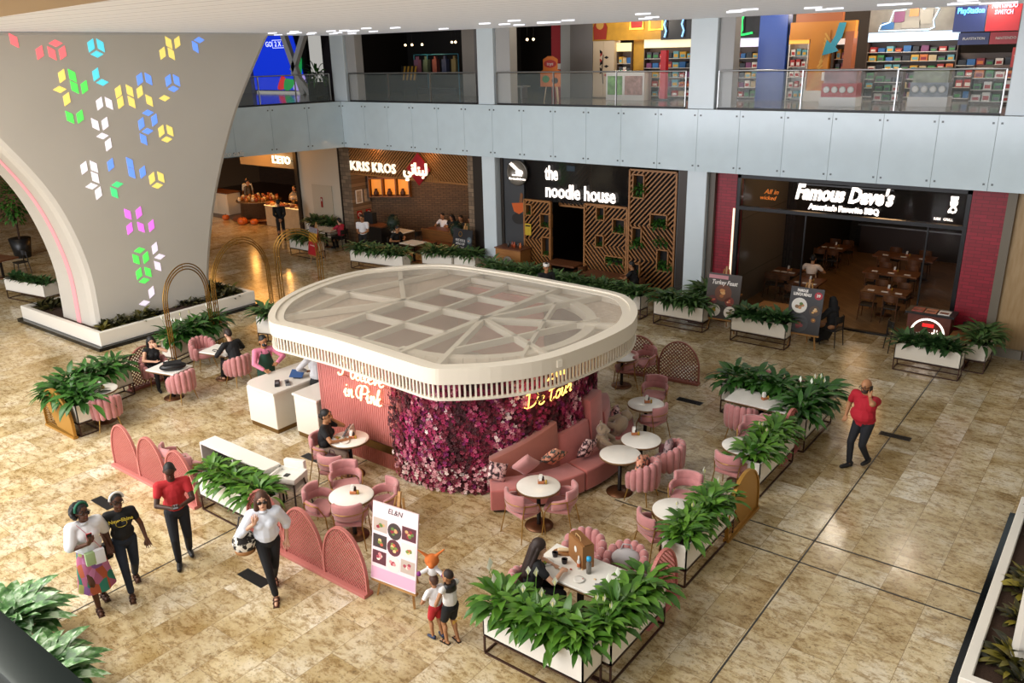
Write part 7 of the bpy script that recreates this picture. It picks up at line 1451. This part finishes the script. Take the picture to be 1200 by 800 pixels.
# people farther off
FV = .012
person('man in a black suit standing alone on the orange lit floor', (*(-29.66,22.05), 0), (-.75, .5), 1.8, dict(STAND, ft=[(.12, .1, .085, 12), (-.1, -.1, .085, -14)], hands=[(.05, -.16, .92), (-.05, -.16, .95)], el=[(1, -.6, 0), (-1, -.6, 0)], head=(0, -20)), 'tan', BK, ('long', BK), ('shoe', SHB), ('short', JET), 1.95, vox=FV, hem=-.06)
person('man in a white shirt standing at the grill planter', (*(-24.12,21.76), 0), (.5, -.8), 1.72, dict(STAND, hands=[(.1, .26, 1.05), (-.1, .26, 1.05)], head=(-10, -18)), 'tan', WH, ('long', BK), ('shoe', SHB), ('short', JET), .55, vox=FV)
KT = (-26.0, 22.3)
KG = [(-26.35, 22.0), (-24.0, 22.0)]
KTB = [(-26.3, 22.15), (-23.2, 22.2), (-21.7, 22.3)]
rect_table('white terrace table by the red stand at the grill corner', -27.0, 22.3, 1.3, .7, 0, z=.745); rect_table('white terrace table behind the long grill planter', -22.0, 22.35, .8, .7, 0); rect_table('small white terrace table at the grill entrance', -24.0, 23.7, .9, .7, 0)
for q, tg, lb in (((-27.6, 22.3), (-27, 22.3), 'dark chair at the far end of the red stand table'), ((-26.95, 21.75), (-27, 22.3), 'dark chair with its back out at the red stand table'), ((-26.1, 22.35), (-27, 22.3), 'dark chair under the woman in rose'), ((-23.05, 22.35), (-22.2, 22.35), 'dark chair under the man in black on the grill terrace'), ((-21.2, 22.4), (-22.0, 22.35), 'dark chair right of the grill terrace table'), ((-24.7, 23.75), (-24.0, 23.7), 'dark chair left of the small grill table'), ((-23.2, 23.7), (-24.0, 23.7), 'dark chair right of the small grill table')): BCH.put((*q, 0), aim(q, tg), lb)
seated('seated woman in a rose top at the terrace table', (-26.1, 22.35), (-27, 22.3), 1.64, sk='fair', top=cloth_m('rose', '#b8304e'), bottom=('long', BK), shoe=('shoe', SHB), hair=('pulled', JET), fem=True, vox=FV, pose=dict(hands=[(.15, .35, .9), (-.15, .35, .9)]))
seated('seated man in black bent over the grill terrace table', (-23.05, 22.35), (-22.2, 22.35), 1.72, sk='tan', top=BK, bottom=('long', BK), shoe=('shoe', SHB), hair=('short', JET), vox=FV, pose=dict(lean=22, head=(0, -30)))
t = thing('long_bench_table', 'long timber table with booth seating at the back of the grill', 'table', (-22.2, 24.68, 0)); MB().box(-1.2, 1.5, -.4, .4, .72, .77).build('tabletop', WALNUT, t)
for x in (-1.0, .2, 1.4): MB().box(x - .04, x + .04, -.3, .3, 0, .72).build('leg', WALNUT, t)
t = thing('booth_seat', 'orange brown booth divider in front of the back table', 'bench', (-22.4, 24.2, 0)); MB().box(-.9, 1.5, -.05, .05, 0, .85).build('back_panel', wood('booth_oak', '#8a5a2c', '#6a4320'), t); MB().box(-.9, 1.5, -.45, -.05, .0, .42).build('seat', WALNUT, t)
for i, (x, c, lb) in enumerate(((-23.1, WH, 'guest in white at the left end of the back grill table'), (-22.6, BK, 'guest in black second along the back grill table'), (-22.1, BK, 'guest in black in the middle of the back grill table'), (-21.6, cloth_m('olive', '#4a4a30'), 'guest in olive fourth along the back grill table'), (-21.15, cloth_m('sage', '#6a7560'), 'guest in sage at the right end of the back grill table'))):
    BCH.put((x, 25.35, 0), pi, lb.replace('guest in', 'dark chair under the guest in')); seated(lb, (x, 25.35), (x, 24.2), 1.66, sk='tan', top=c, bottom=('long', BK), hair=('long' if i % 2 else 'short', JET), fem=bool(i % 2), vox=.016)
for (x, y, lb) in ((-23.7, 23.0, 'dark topiary ball by the grill entrance'), (-20.5, 23.2, 'dark topiary ball by the stone pillar of the grill')):
    t = thing('topiary', lb, 'plant', (x, y, 0)); MB().lathe([(0, 0), (.16, 0), (.2, .35), (0, .35)], 14).build('pot', BLK, t); MB().tube([(0, 0, .3), (0, 0, 1.05)], .02, 6).build('stem', SOIL, t); rg = random.Random(3); mb = MB(); mb.ell((0, 0, 1.25), .27, 0, 12, 8)
    for i in range(260): a, b_ = rg.uniform(0, 6.3), rg.uniform(-1.4, 1.5); d = V((cos(a) * cos(b_), sin(a) * cos(b_), sin(b_))); leaf(mb, V((0, 0, 1.25)) + d * .24, a, b_, .12, .02, .5, rg, 0, .0, 2)
    mb.build('foliage', mat('topiary_green', '#1c2f22', .6), t)
t = thing('service_station', 'dark service counter behind the man in white', 'counter', (-25.0, 23.1, 0)); MB().box(-.6, .8, -.3, .3, 0, 1.0).build('body', BLK, t); MB().box(-.65, .85, -.33, .33, 1.0, 1.05).build('top', WALNUT, t)
bg = on('shopping_bag', 'black bag standing on the dark service counter', 'bag', (-25.15, 23.15, 1.05), [('body', MB().box(-.25, .25, -.12, .12, 0, .45), BK), ('handle', MB().tube([(-.1, 0, .45), (-.08, 0, .56), (.08, 0, .56), (.1, 0, .45)], .01, 6), BK)])
person('chef in black with a white cap between the kiosk roof and the noodle terrace plants', (-13.6, 19.25, 0), (.75, -.6), 1.7, dict(STAND, head=(10, -8)), 'tan', BK, ('long', BK), ('shoe', SHB), ('short', JET), .9, vox=FV, extra=('cap',))
rect_table('dark timber table at the noodle terrace behind the planters', -13.3, 22.1, 1.5, .75, 0, WALNUT, edge=WALNUT); rect_table('dark timber table nearer the chef on the noodle terrace', -15.3, 22.75, 1.2, .7, 0, WALNUT, edge=WALNUT)
for q, tg, lb in (((-14.0, 21.75), (-13.4, 22.0), 'dark chair at the left of the noodle terrace table'), ((-12.2, 22.2), (-13, 22.1), 'dark chair under the guest at the noodle terrace'), ((-14.5, 22.45), (-15.2, 22.7), 'dark chair right of the table nearer the chef')): DCH.put((*q, 0), aim(q, tg), lb)
seated('guest in black leaning over the noodle terrace table', (-12.25, 22.2), (-13.2, 22.1), 1.66, sk='tan', top=BK, bottom=('long', BK), shoe=('shoe', SHB), hair=('short', JET), vox=FV, pose=dict(lean=14, hands=[(.2, .5, .8), (-.2, .42, .8)]))
t = thing('clay_urn', 'brown clay urn on the floor beside the host desk', 'urn', (-18.4, 22.3, 0)); MB().lathe([(0, 0), (.12, 0), (.22, .2), (.18, .42), (.12, .5), (.2, .6), (0, .58)], 18).build('body', mat('urn_clay', '#6d4a2c', .6), t); MB().lathe([(.19, .58), (.22, .6), (.2, .63), (.17, .6)], 18).build('rim', mat('urn_rim', '#55381f', .6), t)
# diners and furniture of the barbecue restaurant
BTOP = wood('bbq_table', '#7a4a24', '#5d3617', .3)
def diner_table(label, x, y, lx, ly, n, chl):
    rect_table(label, x, y, lx, ly, 0, BTOP, edge=WALNUT); k = 0
    for (dx, dy) in [(-lx * .25, -1), (lx * .25, -1), (-lx * .25, 1), (lx * .25, 1)][:n]:
        q = (x + dx, y + dy * (ly / 2 + .22)); DCH.put((*q, 0), aim(q, (q[0], y)), 'walnut chair %s of the %s' % (('front left', 'front right', 'back left', 'back right')[k], chl)); k += 1
    for i in range(3): o = on('napkin', 'white folded napkin laid on the %s' % chl, 'napkin', (x - lx * .3 + i * lx * .3, y - ly * .22, .757), [('fold', MB().box(-.09, .09, -.05, .05, 0, .012), WHITE)]); o['group'] = 'napkins on the restaurant tables'
    CAD.put((x + .05, y + .08, .757), .3, 'condiment caddy on the %s' % chl, 'condiment caddies of the restaurant')
diner_table('walnut table nearest the entrance of the dark restaurant', -5.5, 24.9, 1.25, .8, 4, 'restaurant table nearest the entrance'); diner_table('walnut table in the middle of the dark restaurant', -5.9, 27.2, 1.6, .8, 4, 'middle restaurant table'); diner_table('walnut table deep in the dark restaurant before the kitchen', -6.1, 29.6, 1.9, .8, 4, 'deep restaurant table')
diner_table('walnut table by the glass with the man in white', -7.7, 24.7, .8, 1.1, 3, 'restaurant table by the glass'); diner_table('walnut table against the dark brick wall', -8.5, 29.8, .9, 1.0, 4, 'restaurant table by the brick wall'); diner_table('walnut table behind the glass on the left', -8.7, 25.6, .8, .8, 2, 'restaurant table behind the left glass')
seated('man in a white shirt seated with his back to the mall', (-7.9, 25.55), (-7.7, 24.9) if False else (-7.95, 26.5), 1.74, sk='tan', top=cloth_m('peach_white', '#e6d0bc'), bottom=('long', BK), shoe=('shoe', SHB), hair=('short', JET), vox=FV); DCH.put((-7.9, 25.5, 0), 0, 'walnut chair under the man in white in the dark restaurant')
rect_table('oak terrace table between the two restaurant easels', -7.5, 21.7, 1.1, .7, 0, WOODF, edge=WALNUT); BCH.put((-5.95, 21.5, 0), radians(75), 'black chair beside the lunch easel')
seated('person in a black robe and head cover seated beside the lunch easel', (-5.95, 21.5), (-6.9, 21.75), 1.66, sk='tan', top=BK, bottom=('skirt', BK, .12), shoe=('shoe', SHB), hair=('long', BK), sleeve=1.9, fem=True, vox=FV, loose=.03, pose=dict(head=(-30, -10)))
rect_table('oak terrace table by the turkey easel', -9.2, 22.0, .8, .7, 0, WOODF, edge=WALNUT); BCH.put((-9.3, 22.55, 0), pi, 'black chair at the red wall behind the turkey easel'); BCH.put((-4.45, 21.9, 0), radians(-60), 'black chair half hidden beside the host stand'); BCH.put((-2.9, 21.3 + 1.2, 0), pi, 'black chair in front of the right red wall'); rect_table('small oak table in front of the right red wall', -2.95, 21.75, .5, .6, 0, WOODF, edge=WALNUT)
t = thing('host_stand', 'rust brown host stand with a glowing white ring emblem', 'stand', (-3.75, 22.1, 0)); MB().box(-.5, .5, -.25, .25, 0, 1.1).build('body', mat('rust_panel', '#5d2a1c', .5, var=.2), t, bev=.01, seg=1); MB().box(-.56, .56, -.3, .3, 1.1, 1.15).build('top', BLK, t)
MB().ring(arc(0, 0, .4, 0, 2 * pi, 30)[:-1], arc(0, 0, .355, 0, 2 * pi, 30)[:-1], .25, .27, 0, M.Translation((0, 0, .62)) @ M.Rotation(pi / 2, 4, 'X')).build('ring_light', LIGHTW, t); MB().box(-.13, .13, -.275, -.25, .8, .88).build('red_plate', mat('lit_red', '#ff2a2a', emit=.8), t)
text('letters', '\uFEB1\uFEEE\uFEE4\uFEF3\uFE8E\uFED3', .26, LIGHTW, t, (0, -.26, .64), w=.5, bold=.01, depth=.01); text('letters', '\uFED2\uFEF3\uFE8E\uFEA9', .22, LIGHTW, t, (0, -.26, .4), w=.34, bold=.01, depth=.01)
for i in range(3): on('menu', ('red menu lying at the left of the host stand top', 'rust menu lying in the middle of the host stand top', 'white menu lying at the right of the host stand top')[i], 'menu', (-4.05 + i * .3, 22.05, 1.15), [('cover', MB().box(-.13, .13, -.17, .17, 0, .02), (mat('menu_red', '#a3453a', .4, var=.3), mat('menu_rust', '#b8694a', .4, var=.3), WHITE)[i]), ('photo', MB().box(-.1, .1, -.14, .02, .02, .022), mat('menu_photo', '#7a3a30', .4, var=.4, scale=12))])
# cake cafe staff and guests
person('cafe worker in a cream shirt at the white cabinet', (-37.4, 26.0, 0), (.6, -.6), 1.7, STAND, 'tan', cloth_m('cream', '#d0c2a4'), ('long', BK), ('shoe', SHB), ('short', JET), .9, vox=.016); person('cafe guest in a grey jacket behind the display table', (-36.4, 25.3, 0), (.9, .3), 1.76, STAND, 'tan', cloth_m('grey_jacket', '#5a5148'), ('long', BK), ('shoe', SHB), ('short', JET), 1.9, vox=.016); person('cafe worker behind the glowing cake counter', (-33.0, 25.6, 0), (0, -1), 1.68, STAND, 'tan', BK, ('long', BK), ('shoe', SHB), ('short', JET), .6, vox=.016)

# ------------------------------------------------------------------ things on and by the cafe tables
def plate(label, x, y, food, z=TZ, r=.11):
    t = thing('plate', label, 'plate', (x, y, z)); MB().lathe([(0, .004), (r * .6, .004), (r, .016), (r, .02), (r * .6, .01), (0, .01)], 24).build('dish', WHITE, t)
    if food:
        rg = random.Random(int(x * 100)); mb = MB()
        for i in range(9): a, q = rg.random() * 6.3, rg.random() * r * .5; mb.ell((cos(a) * q, sin(a) * q, .018), (.025, .02, .014), i % 3, 7, 5)
        mb.build('food', [mat('food_gold', '#c9963a', .5), mat('food_green', '#6f8a34', .5), mat('food_rust', '#a8542e', .5)], t)
a = t4; plate('plate of golden food nearest the phoning woman', a[0] - .17, a[1] - .12, True); plate('empty white plate on the phoning woman\'s table', a[0] + .06, a[1] - .17, False, r=.095)
CAD.put((a[0] + .04, a[1] + .04, TZ), .4, 'copper condiment caddy among the plates by the pink wall', 'condiment caddies on the cafe tables')
on('menu', 'open grey menu held over the table by the pink wall', 'menu', (a[0] - .08, a[1] + .12, TZ), [('left_leaf', MB().cb((-.08, 0, .09), (.02, .24, .18), 0, 0, 0, .5), GREY), ('right_leaf', MB().cb((.03, 0, .09), (.02, .24, .18), 0, 0, 0, -.2), mat('menu_pale', '#b5aea6', .5))], .5)
on('napkin', 'white napkin spread on the far side of the phoning woman\'s table', 'napkin', (a[0] + .2, a[1] + .08, TZ), [('cloth', MB().box(-.12, .12, -.08, .08, 0, .006), WHITE)], .6)
def handbag(label, q, z, s_, m, rz=0): return on('handbag', label, 'bag', (q[0], q[1], z), [('body', MB().ell((0, 0, .13 * s_), (.2 * s_, .11 * s_, .14 * s_), 0, 14, 8), m), ('handle', MB().tube([(-.09 * s_, 0, .22 * s_), (-.05 * s_, 0, .34 * s_), (.05 * s_, 0, .34 * s_), (.09 * s_, 0, .22 * s_)], .01, 6), m)], rz)
handbag('dark wine handbag lying on the loop chair by the phoning woman', (-10.84,8.60), .48, 1, mat('bag_wine', '#3a1820', .5))
on('black_bag', 'large black bag slumped on the white table by the lattice arch', 'bag', (T2[0] + .22, T2[1] - .02, .757), [('body', MB().ell((0, 0, .09), (.3, .15, .1), 0, 16, 8), BLK), ('flap', MB().box(-.2, .2, -.12, .12, .16, .19), BK), ('handle', MB().tube([(-.1, 0, .18), (-.06, .05, .26), (.06, .05, .26), (.1, 0, .18)], .012, 6), BLK)], radians(60))
on('tissue_pack', 'pink and white tissue pack on the table with the black bag', 'tissues', (T2[0] - .2, T2[1] + .08, .757), [('pack', MB().box(-.09, .09, -.06, .06, 0, .05), PINKL), ('tissue', MB().prism([(-.05, -.02), (.05, -.03), (.04, .03), (-.04, .03)], .05, .1), WHITE)], .4); on('papers', 'spotted white paper spread behind the black bag', 'paper', (T2[0] + .08, T2[1] + .2, .757), [('sheet', MB().box(-.2, .2, -.09, .09, 0, .004), mat('paper_spotted', '#ddd8d0', .6, var=.2, scale=30))], .2)
on('cup', 'dark coffee cup in front of the man in black', 'cup', (T3[0] + .2, T3[1] + .12, .757), [('cup', MB().lathe([(0, 0), (.03, 0), (.04, .09), (.034, .09), (.026, .01), (0, .01)], 14), mat('cup_dark', '#2c2226', .4)), ('lid', MB().lathe([(0, .09), (.042, .09), (.042, .1), (0, .105)], 14), PINKD)]); on('charger_cable', 'dark coiled earphone cable on the man in black\'s table', 'cable', (T3[0] - .08, T3[1] - .12, .757), [('cable', MB().tube(arc3 if False else [(.07 * cos(q_), .05 * sin(q_), .008) for q_ in [i * .5 for i in range(11)]], .007, 5), BLK), ('plug', MB().box(.05, .09, -.06, -.04, 0, .016), BLK)])
X0, Y0 = T14
on('paper_bag', 'brown paper takeaway bag standing on the family table', 'bag', (X0 - .12, Y0 + .2, .757), [('body', MB().box(-.2, .2, -.09, .09, 0, .36), mat('kraft', '#9a6a3c', .7)), ('label_print', MB().ell((.0, -.092, .22), (.035, .002, .05), 0, 12, 8), WHITE), ('rolled_top', MB().box(-.2, .2, -.06, .06, .36, .38), mat('kraft_dark', '#7d5229', .7)), ('handle', MB().tube([(-.08, -.05, .37), (-.06, -.05, .43), (.06, -.05, .43), (.08, -.05, .37)], .008, 6), mat('kraft_pale', '#c09a68', .7))], radians(-28))
on('water_bottle', 'clear bottle with a blue cap on the family table', 'bottle', (X0 + .12, Y0 + .02, .757), [('body', MB().lathe([(0, 0), (.036, 0), (.038, .15), (.02, .19), (.02, .2), (0, .2)], 16), mat('bottle_grey', '#77736c', .15)), ('cap', MB().lathe([(0, .2), (.034, .2), (.034, .25), (0, .26)], 14), mat('cap_blue', '#2aa0cf', .4))])
on('sauce_bottle', 'white pump bottle beside the paper bag', 'bottle', (X0 - .05, Y0 + .03, .757), [('body', MB().lathe([(0, 0), (.025, 0), (.025, .12), (.012, .15), (.012, .2), (0, .2)], 12), WHITE), ('label_print', MB().lathe([(.0255, .03), (.0255, .09)], 12), mat('label_orange', '#d8754a', .5))])
for i, (dx, dy, lb) in enumerate(((-.48, .08, 'dark drink cup nearest the long haired woman'), (-.28, .02, 'dark drink cup in the middle of the family table'))): on('cup', lb, 'cup', (X0 + dx, Y0 + dy, .757), [('cup', MB().lathe([(0, 0), (.035, 0), (.045, .07), (.04, .07), (.03, .01), (0, .01)], 16), MATS['cup_dark']), ('drink', MB().lathe([(0, .055), (.038, .055)], 14), mat('coffee', '#241510', .3))])
on('wooden_board', 'oval wooden serving board with wraps on the family table', 'board', (X0 - .42, Y0 + .24, .757), [('board', MB().lathe([(0, 0), (.17, 0), (.17, .015), (0, .015)], 22, (0, 0, 0), 0, True, 1, .55), WOODF), ('wrap', MB().caps((-.08, 0, .04), .03, (.08, .01, .04), .03), mat('wrap_cream', '#dcc29a', .6))], .5)
plate('white plate in the middle of the family table', X0 + .1, Y0 - .2, False, .757, .08); plate('plate with a green snack in front of the long haired woman', X0 - .5, Y0 - .12, True, .757, .1)
on('pouch', 'grey pouch on the table end under the lily leaves', 'pouch', (X0 + .5, Y0 - .2, .757), [('body', MB().box(-.12, .12, -.08, .08, 0, .06), mat('pouch_grey', '#6f757a', .6)), ('zip', MB().box(-.1, .1, -.004, .004, .06, .066), BLK)], .6)
for i in range(6): o = on('food_scrap', 'torn scrap of bread on the family table', 'food', (X0 - .25 + .13 * i, Y0 - .1 + .09 * (i % 3) - .05, .757), [('crumb', MB().ell((0, 0, .008), (.022, .015, .009), 0, 7, 5), mat('crumb_%d' % (i % 2), ('#d6b58a', '#b5503a')[i % 2], .7))]); o['group'] = 'scraps on the family table'
def chair_cushion(label, q, rz, m, s_=.36): o = cushion(label, 0, 0, 0, 0, -.35, m, s_); o.location = (q[0], q[1], .66); o.rotation_euler = (-.4, 0, rz)
chair_cushion('orange floral cushion on the scallop chair at the bear table', (-6.17,11.58), aim((-6.15,11.56), t7), FL2); chair_cushion('grey floral cushion on the scallop chair at the overlapping table', (-6.08,12.41), aim((-6.10,12.42), t8), flowery('grey_floral', '#5f5456', '#b08e90', '#9a8a8a'))
handbag('pale quilted bag on the scallop chair behind the family table', (-4.99,9.00), .47, 1.1, mat('bag_pale', '#b5b0b2', .7), .4)
# high chair and waste cabinet by the white planter
t = thing('high_chair', 'white plastic high chair on dark legs beside the white cabinet', 'high chair', (*(-10.98,7.71), 0), radians(20)); MB().box(-.26, .26, -.2, .2, .62, .66).box(-.26, .26, -.22, -.18, .62, .72).box(-.26, .26, .18, .22, .62, .72).box(-.27, -.23, -.2, .2, .62, .72).box(.23, .27, -.2, .2, .62, .72).build('tray', WHITE, t, bev=.012, seg=2); MB().box(-.2, .2, .2, .3, .4, .85).box(-.2, .2, -.1, .25, .4, .46).build('seat', WHITE, t, bev=.02, seg=2); on_t = MB().box(-.06, .02, -.05, .05, .66, .675).build('strap', BLK, t)
for sx, sy in ((-1, -1), (1, -1), (-1, 1), (1, 1)): MB().tube([(sx * .2, sy * .15, .6), (sx * .27, sy * .27, 0)], .016, 7).build('leg', mat('leg_dark', '#4a4442', .4, .4), t)
t = thing('waste_cabinet', 'long white cabinet with an open dark front behind the lily planter', 'cabinet', (-12.25, 7.62, 0), radians(0)); W_ = .98
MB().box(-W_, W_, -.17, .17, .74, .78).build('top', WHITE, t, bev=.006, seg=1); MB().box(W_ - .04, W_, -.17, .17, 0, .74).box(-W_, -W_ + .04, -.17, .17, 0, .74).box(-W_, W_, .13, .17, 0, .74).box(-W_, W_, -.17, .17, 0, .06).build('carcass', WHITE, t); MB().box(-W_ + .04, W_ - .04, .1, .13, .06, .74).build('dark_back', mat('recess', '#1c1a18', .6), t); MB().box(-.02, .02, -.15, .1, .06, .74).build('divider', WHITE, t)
# drain grilles let into the floor
for q, rz, lb in (((-13.96,5.86), 0, 'dark floor grille behind the woman in the white headband'), ((-9.80,6.05), 0, 'dark floor grille beside the woman in the white blouse'), ((-12.18,9.21), 0, 'dark floor grille under the loop chair by the short counter'), ((-7.35,15.97), 0, 'dark floor grille past the banquette table'), ((-3.16,16.68), 0, 'dark floor grille by the man in the red polo'), ((-21.88,12.59), 0, 'dark floor grille beside the big pale pillar')):
    t = thing('floor_grille', lb, 'grille', (*q, 0), rz); MB().box(-.3, .3, -.1, .1, 0, .004).build('frame', BLK, t); mb = MB()
    for i in range(11): mb.box(-.28, .28, -.09 + i * .0165, -.082 + i * .0165, .004, .007)
    mb.build('bars', mat('grille_bar', '#26282a', .4, .6), t)
# the far cafe behind the pillar
t = thing('potted_tree', 'dark leafy tree in a round pot beyond the arch of the pillar', 'tree', (-36.5, 14.2, 0)); MB().lathe([(0, 0), (.3, 0), (.42, .8), (0, .75)], 18).build('pot', BLK, t); MB().tube([(0, 0, .7), (.05, 0, 1.4), (0, 0, 2.2)], .04, 7).build('trunk', SOIL, t); rg = random.Random(9); mb = MB()
for i in range(420): a, b_, r_ = rg.uniform(0, 6.3), rg.uniform(-1.2, 1.5), rg.uniform(.3, .85); d = V((cos(a) * cos(b_) * .8, sin(a) * cos(b_) * .8, sin(b_) * 1.1)); leaf(mb, V((0, 0, 2.3)) + d * r_, a, b_ * .5, .24, .05, 1.0, rg, 0, .05, 3)
mb.build('foliage', LILYD, t)
for i, (x, y) in enumerate(((-33.5, 12.2), (-38.5, 12.5), (-35.5, 16.0))):
    rect_table(('dark table beyond the arch nearest the far planter', 'dark table beyond the arch by the far window', 'dark table beyond the arch behind the potted tree')[i], x, y, 1.1, .8, .2, WALNUT, edge=WALNUT)
    for s in (-1, 1): BCH.put((x, y + s * .7, 0), pi if s > 0 else 0, 'dark chair %s the %s' % (('before', 'behind')[s > 0], ('table nearest the far planter', 'table by the far window', 'table behind the potted tree')[i]))
bulb('far_cafe_lamp', (-36, 13, 4), 60, '#ffd9a6', 1.0)
# plants in the oak screen niches
for i, n_ in enumerate(big + mid + lft):
    o = link('niche_plant', SPEC['lilyd'][i % 3], None, ((n_[0] + n_[1]) / 2, SY + .02, n_[2] + .04), i * 1.7); k = min(.75, (n_[1] - n_[0]) * 1.0); o.scale = (k, k, k)
    tag(o, 'leafy plant growing in a niche of the %s oak slat screen' % ('tall' if i < 5 else 'lower' if i < 9 else 'narrow'), 'plant', 'plants in the oak screen niches')
for i, (x, z) in enumerate(((-12.55, 3.35), (-11.75, 1.75), (-11.8, 2.3), (-12.6, 1.6), (-11.6, 1.0))):
    o = link('trailing_plant', SPEC['lilyd'][i % 3], None, (x, SY - .06, z), i); o.scale = (.55, .55, .7); tag(o, 'trailing plant spilling over the slats of the tall oak screen', 'plant', 'trailing plants on the tall oak screen')
bpy.data.scenes.remove(TMP)
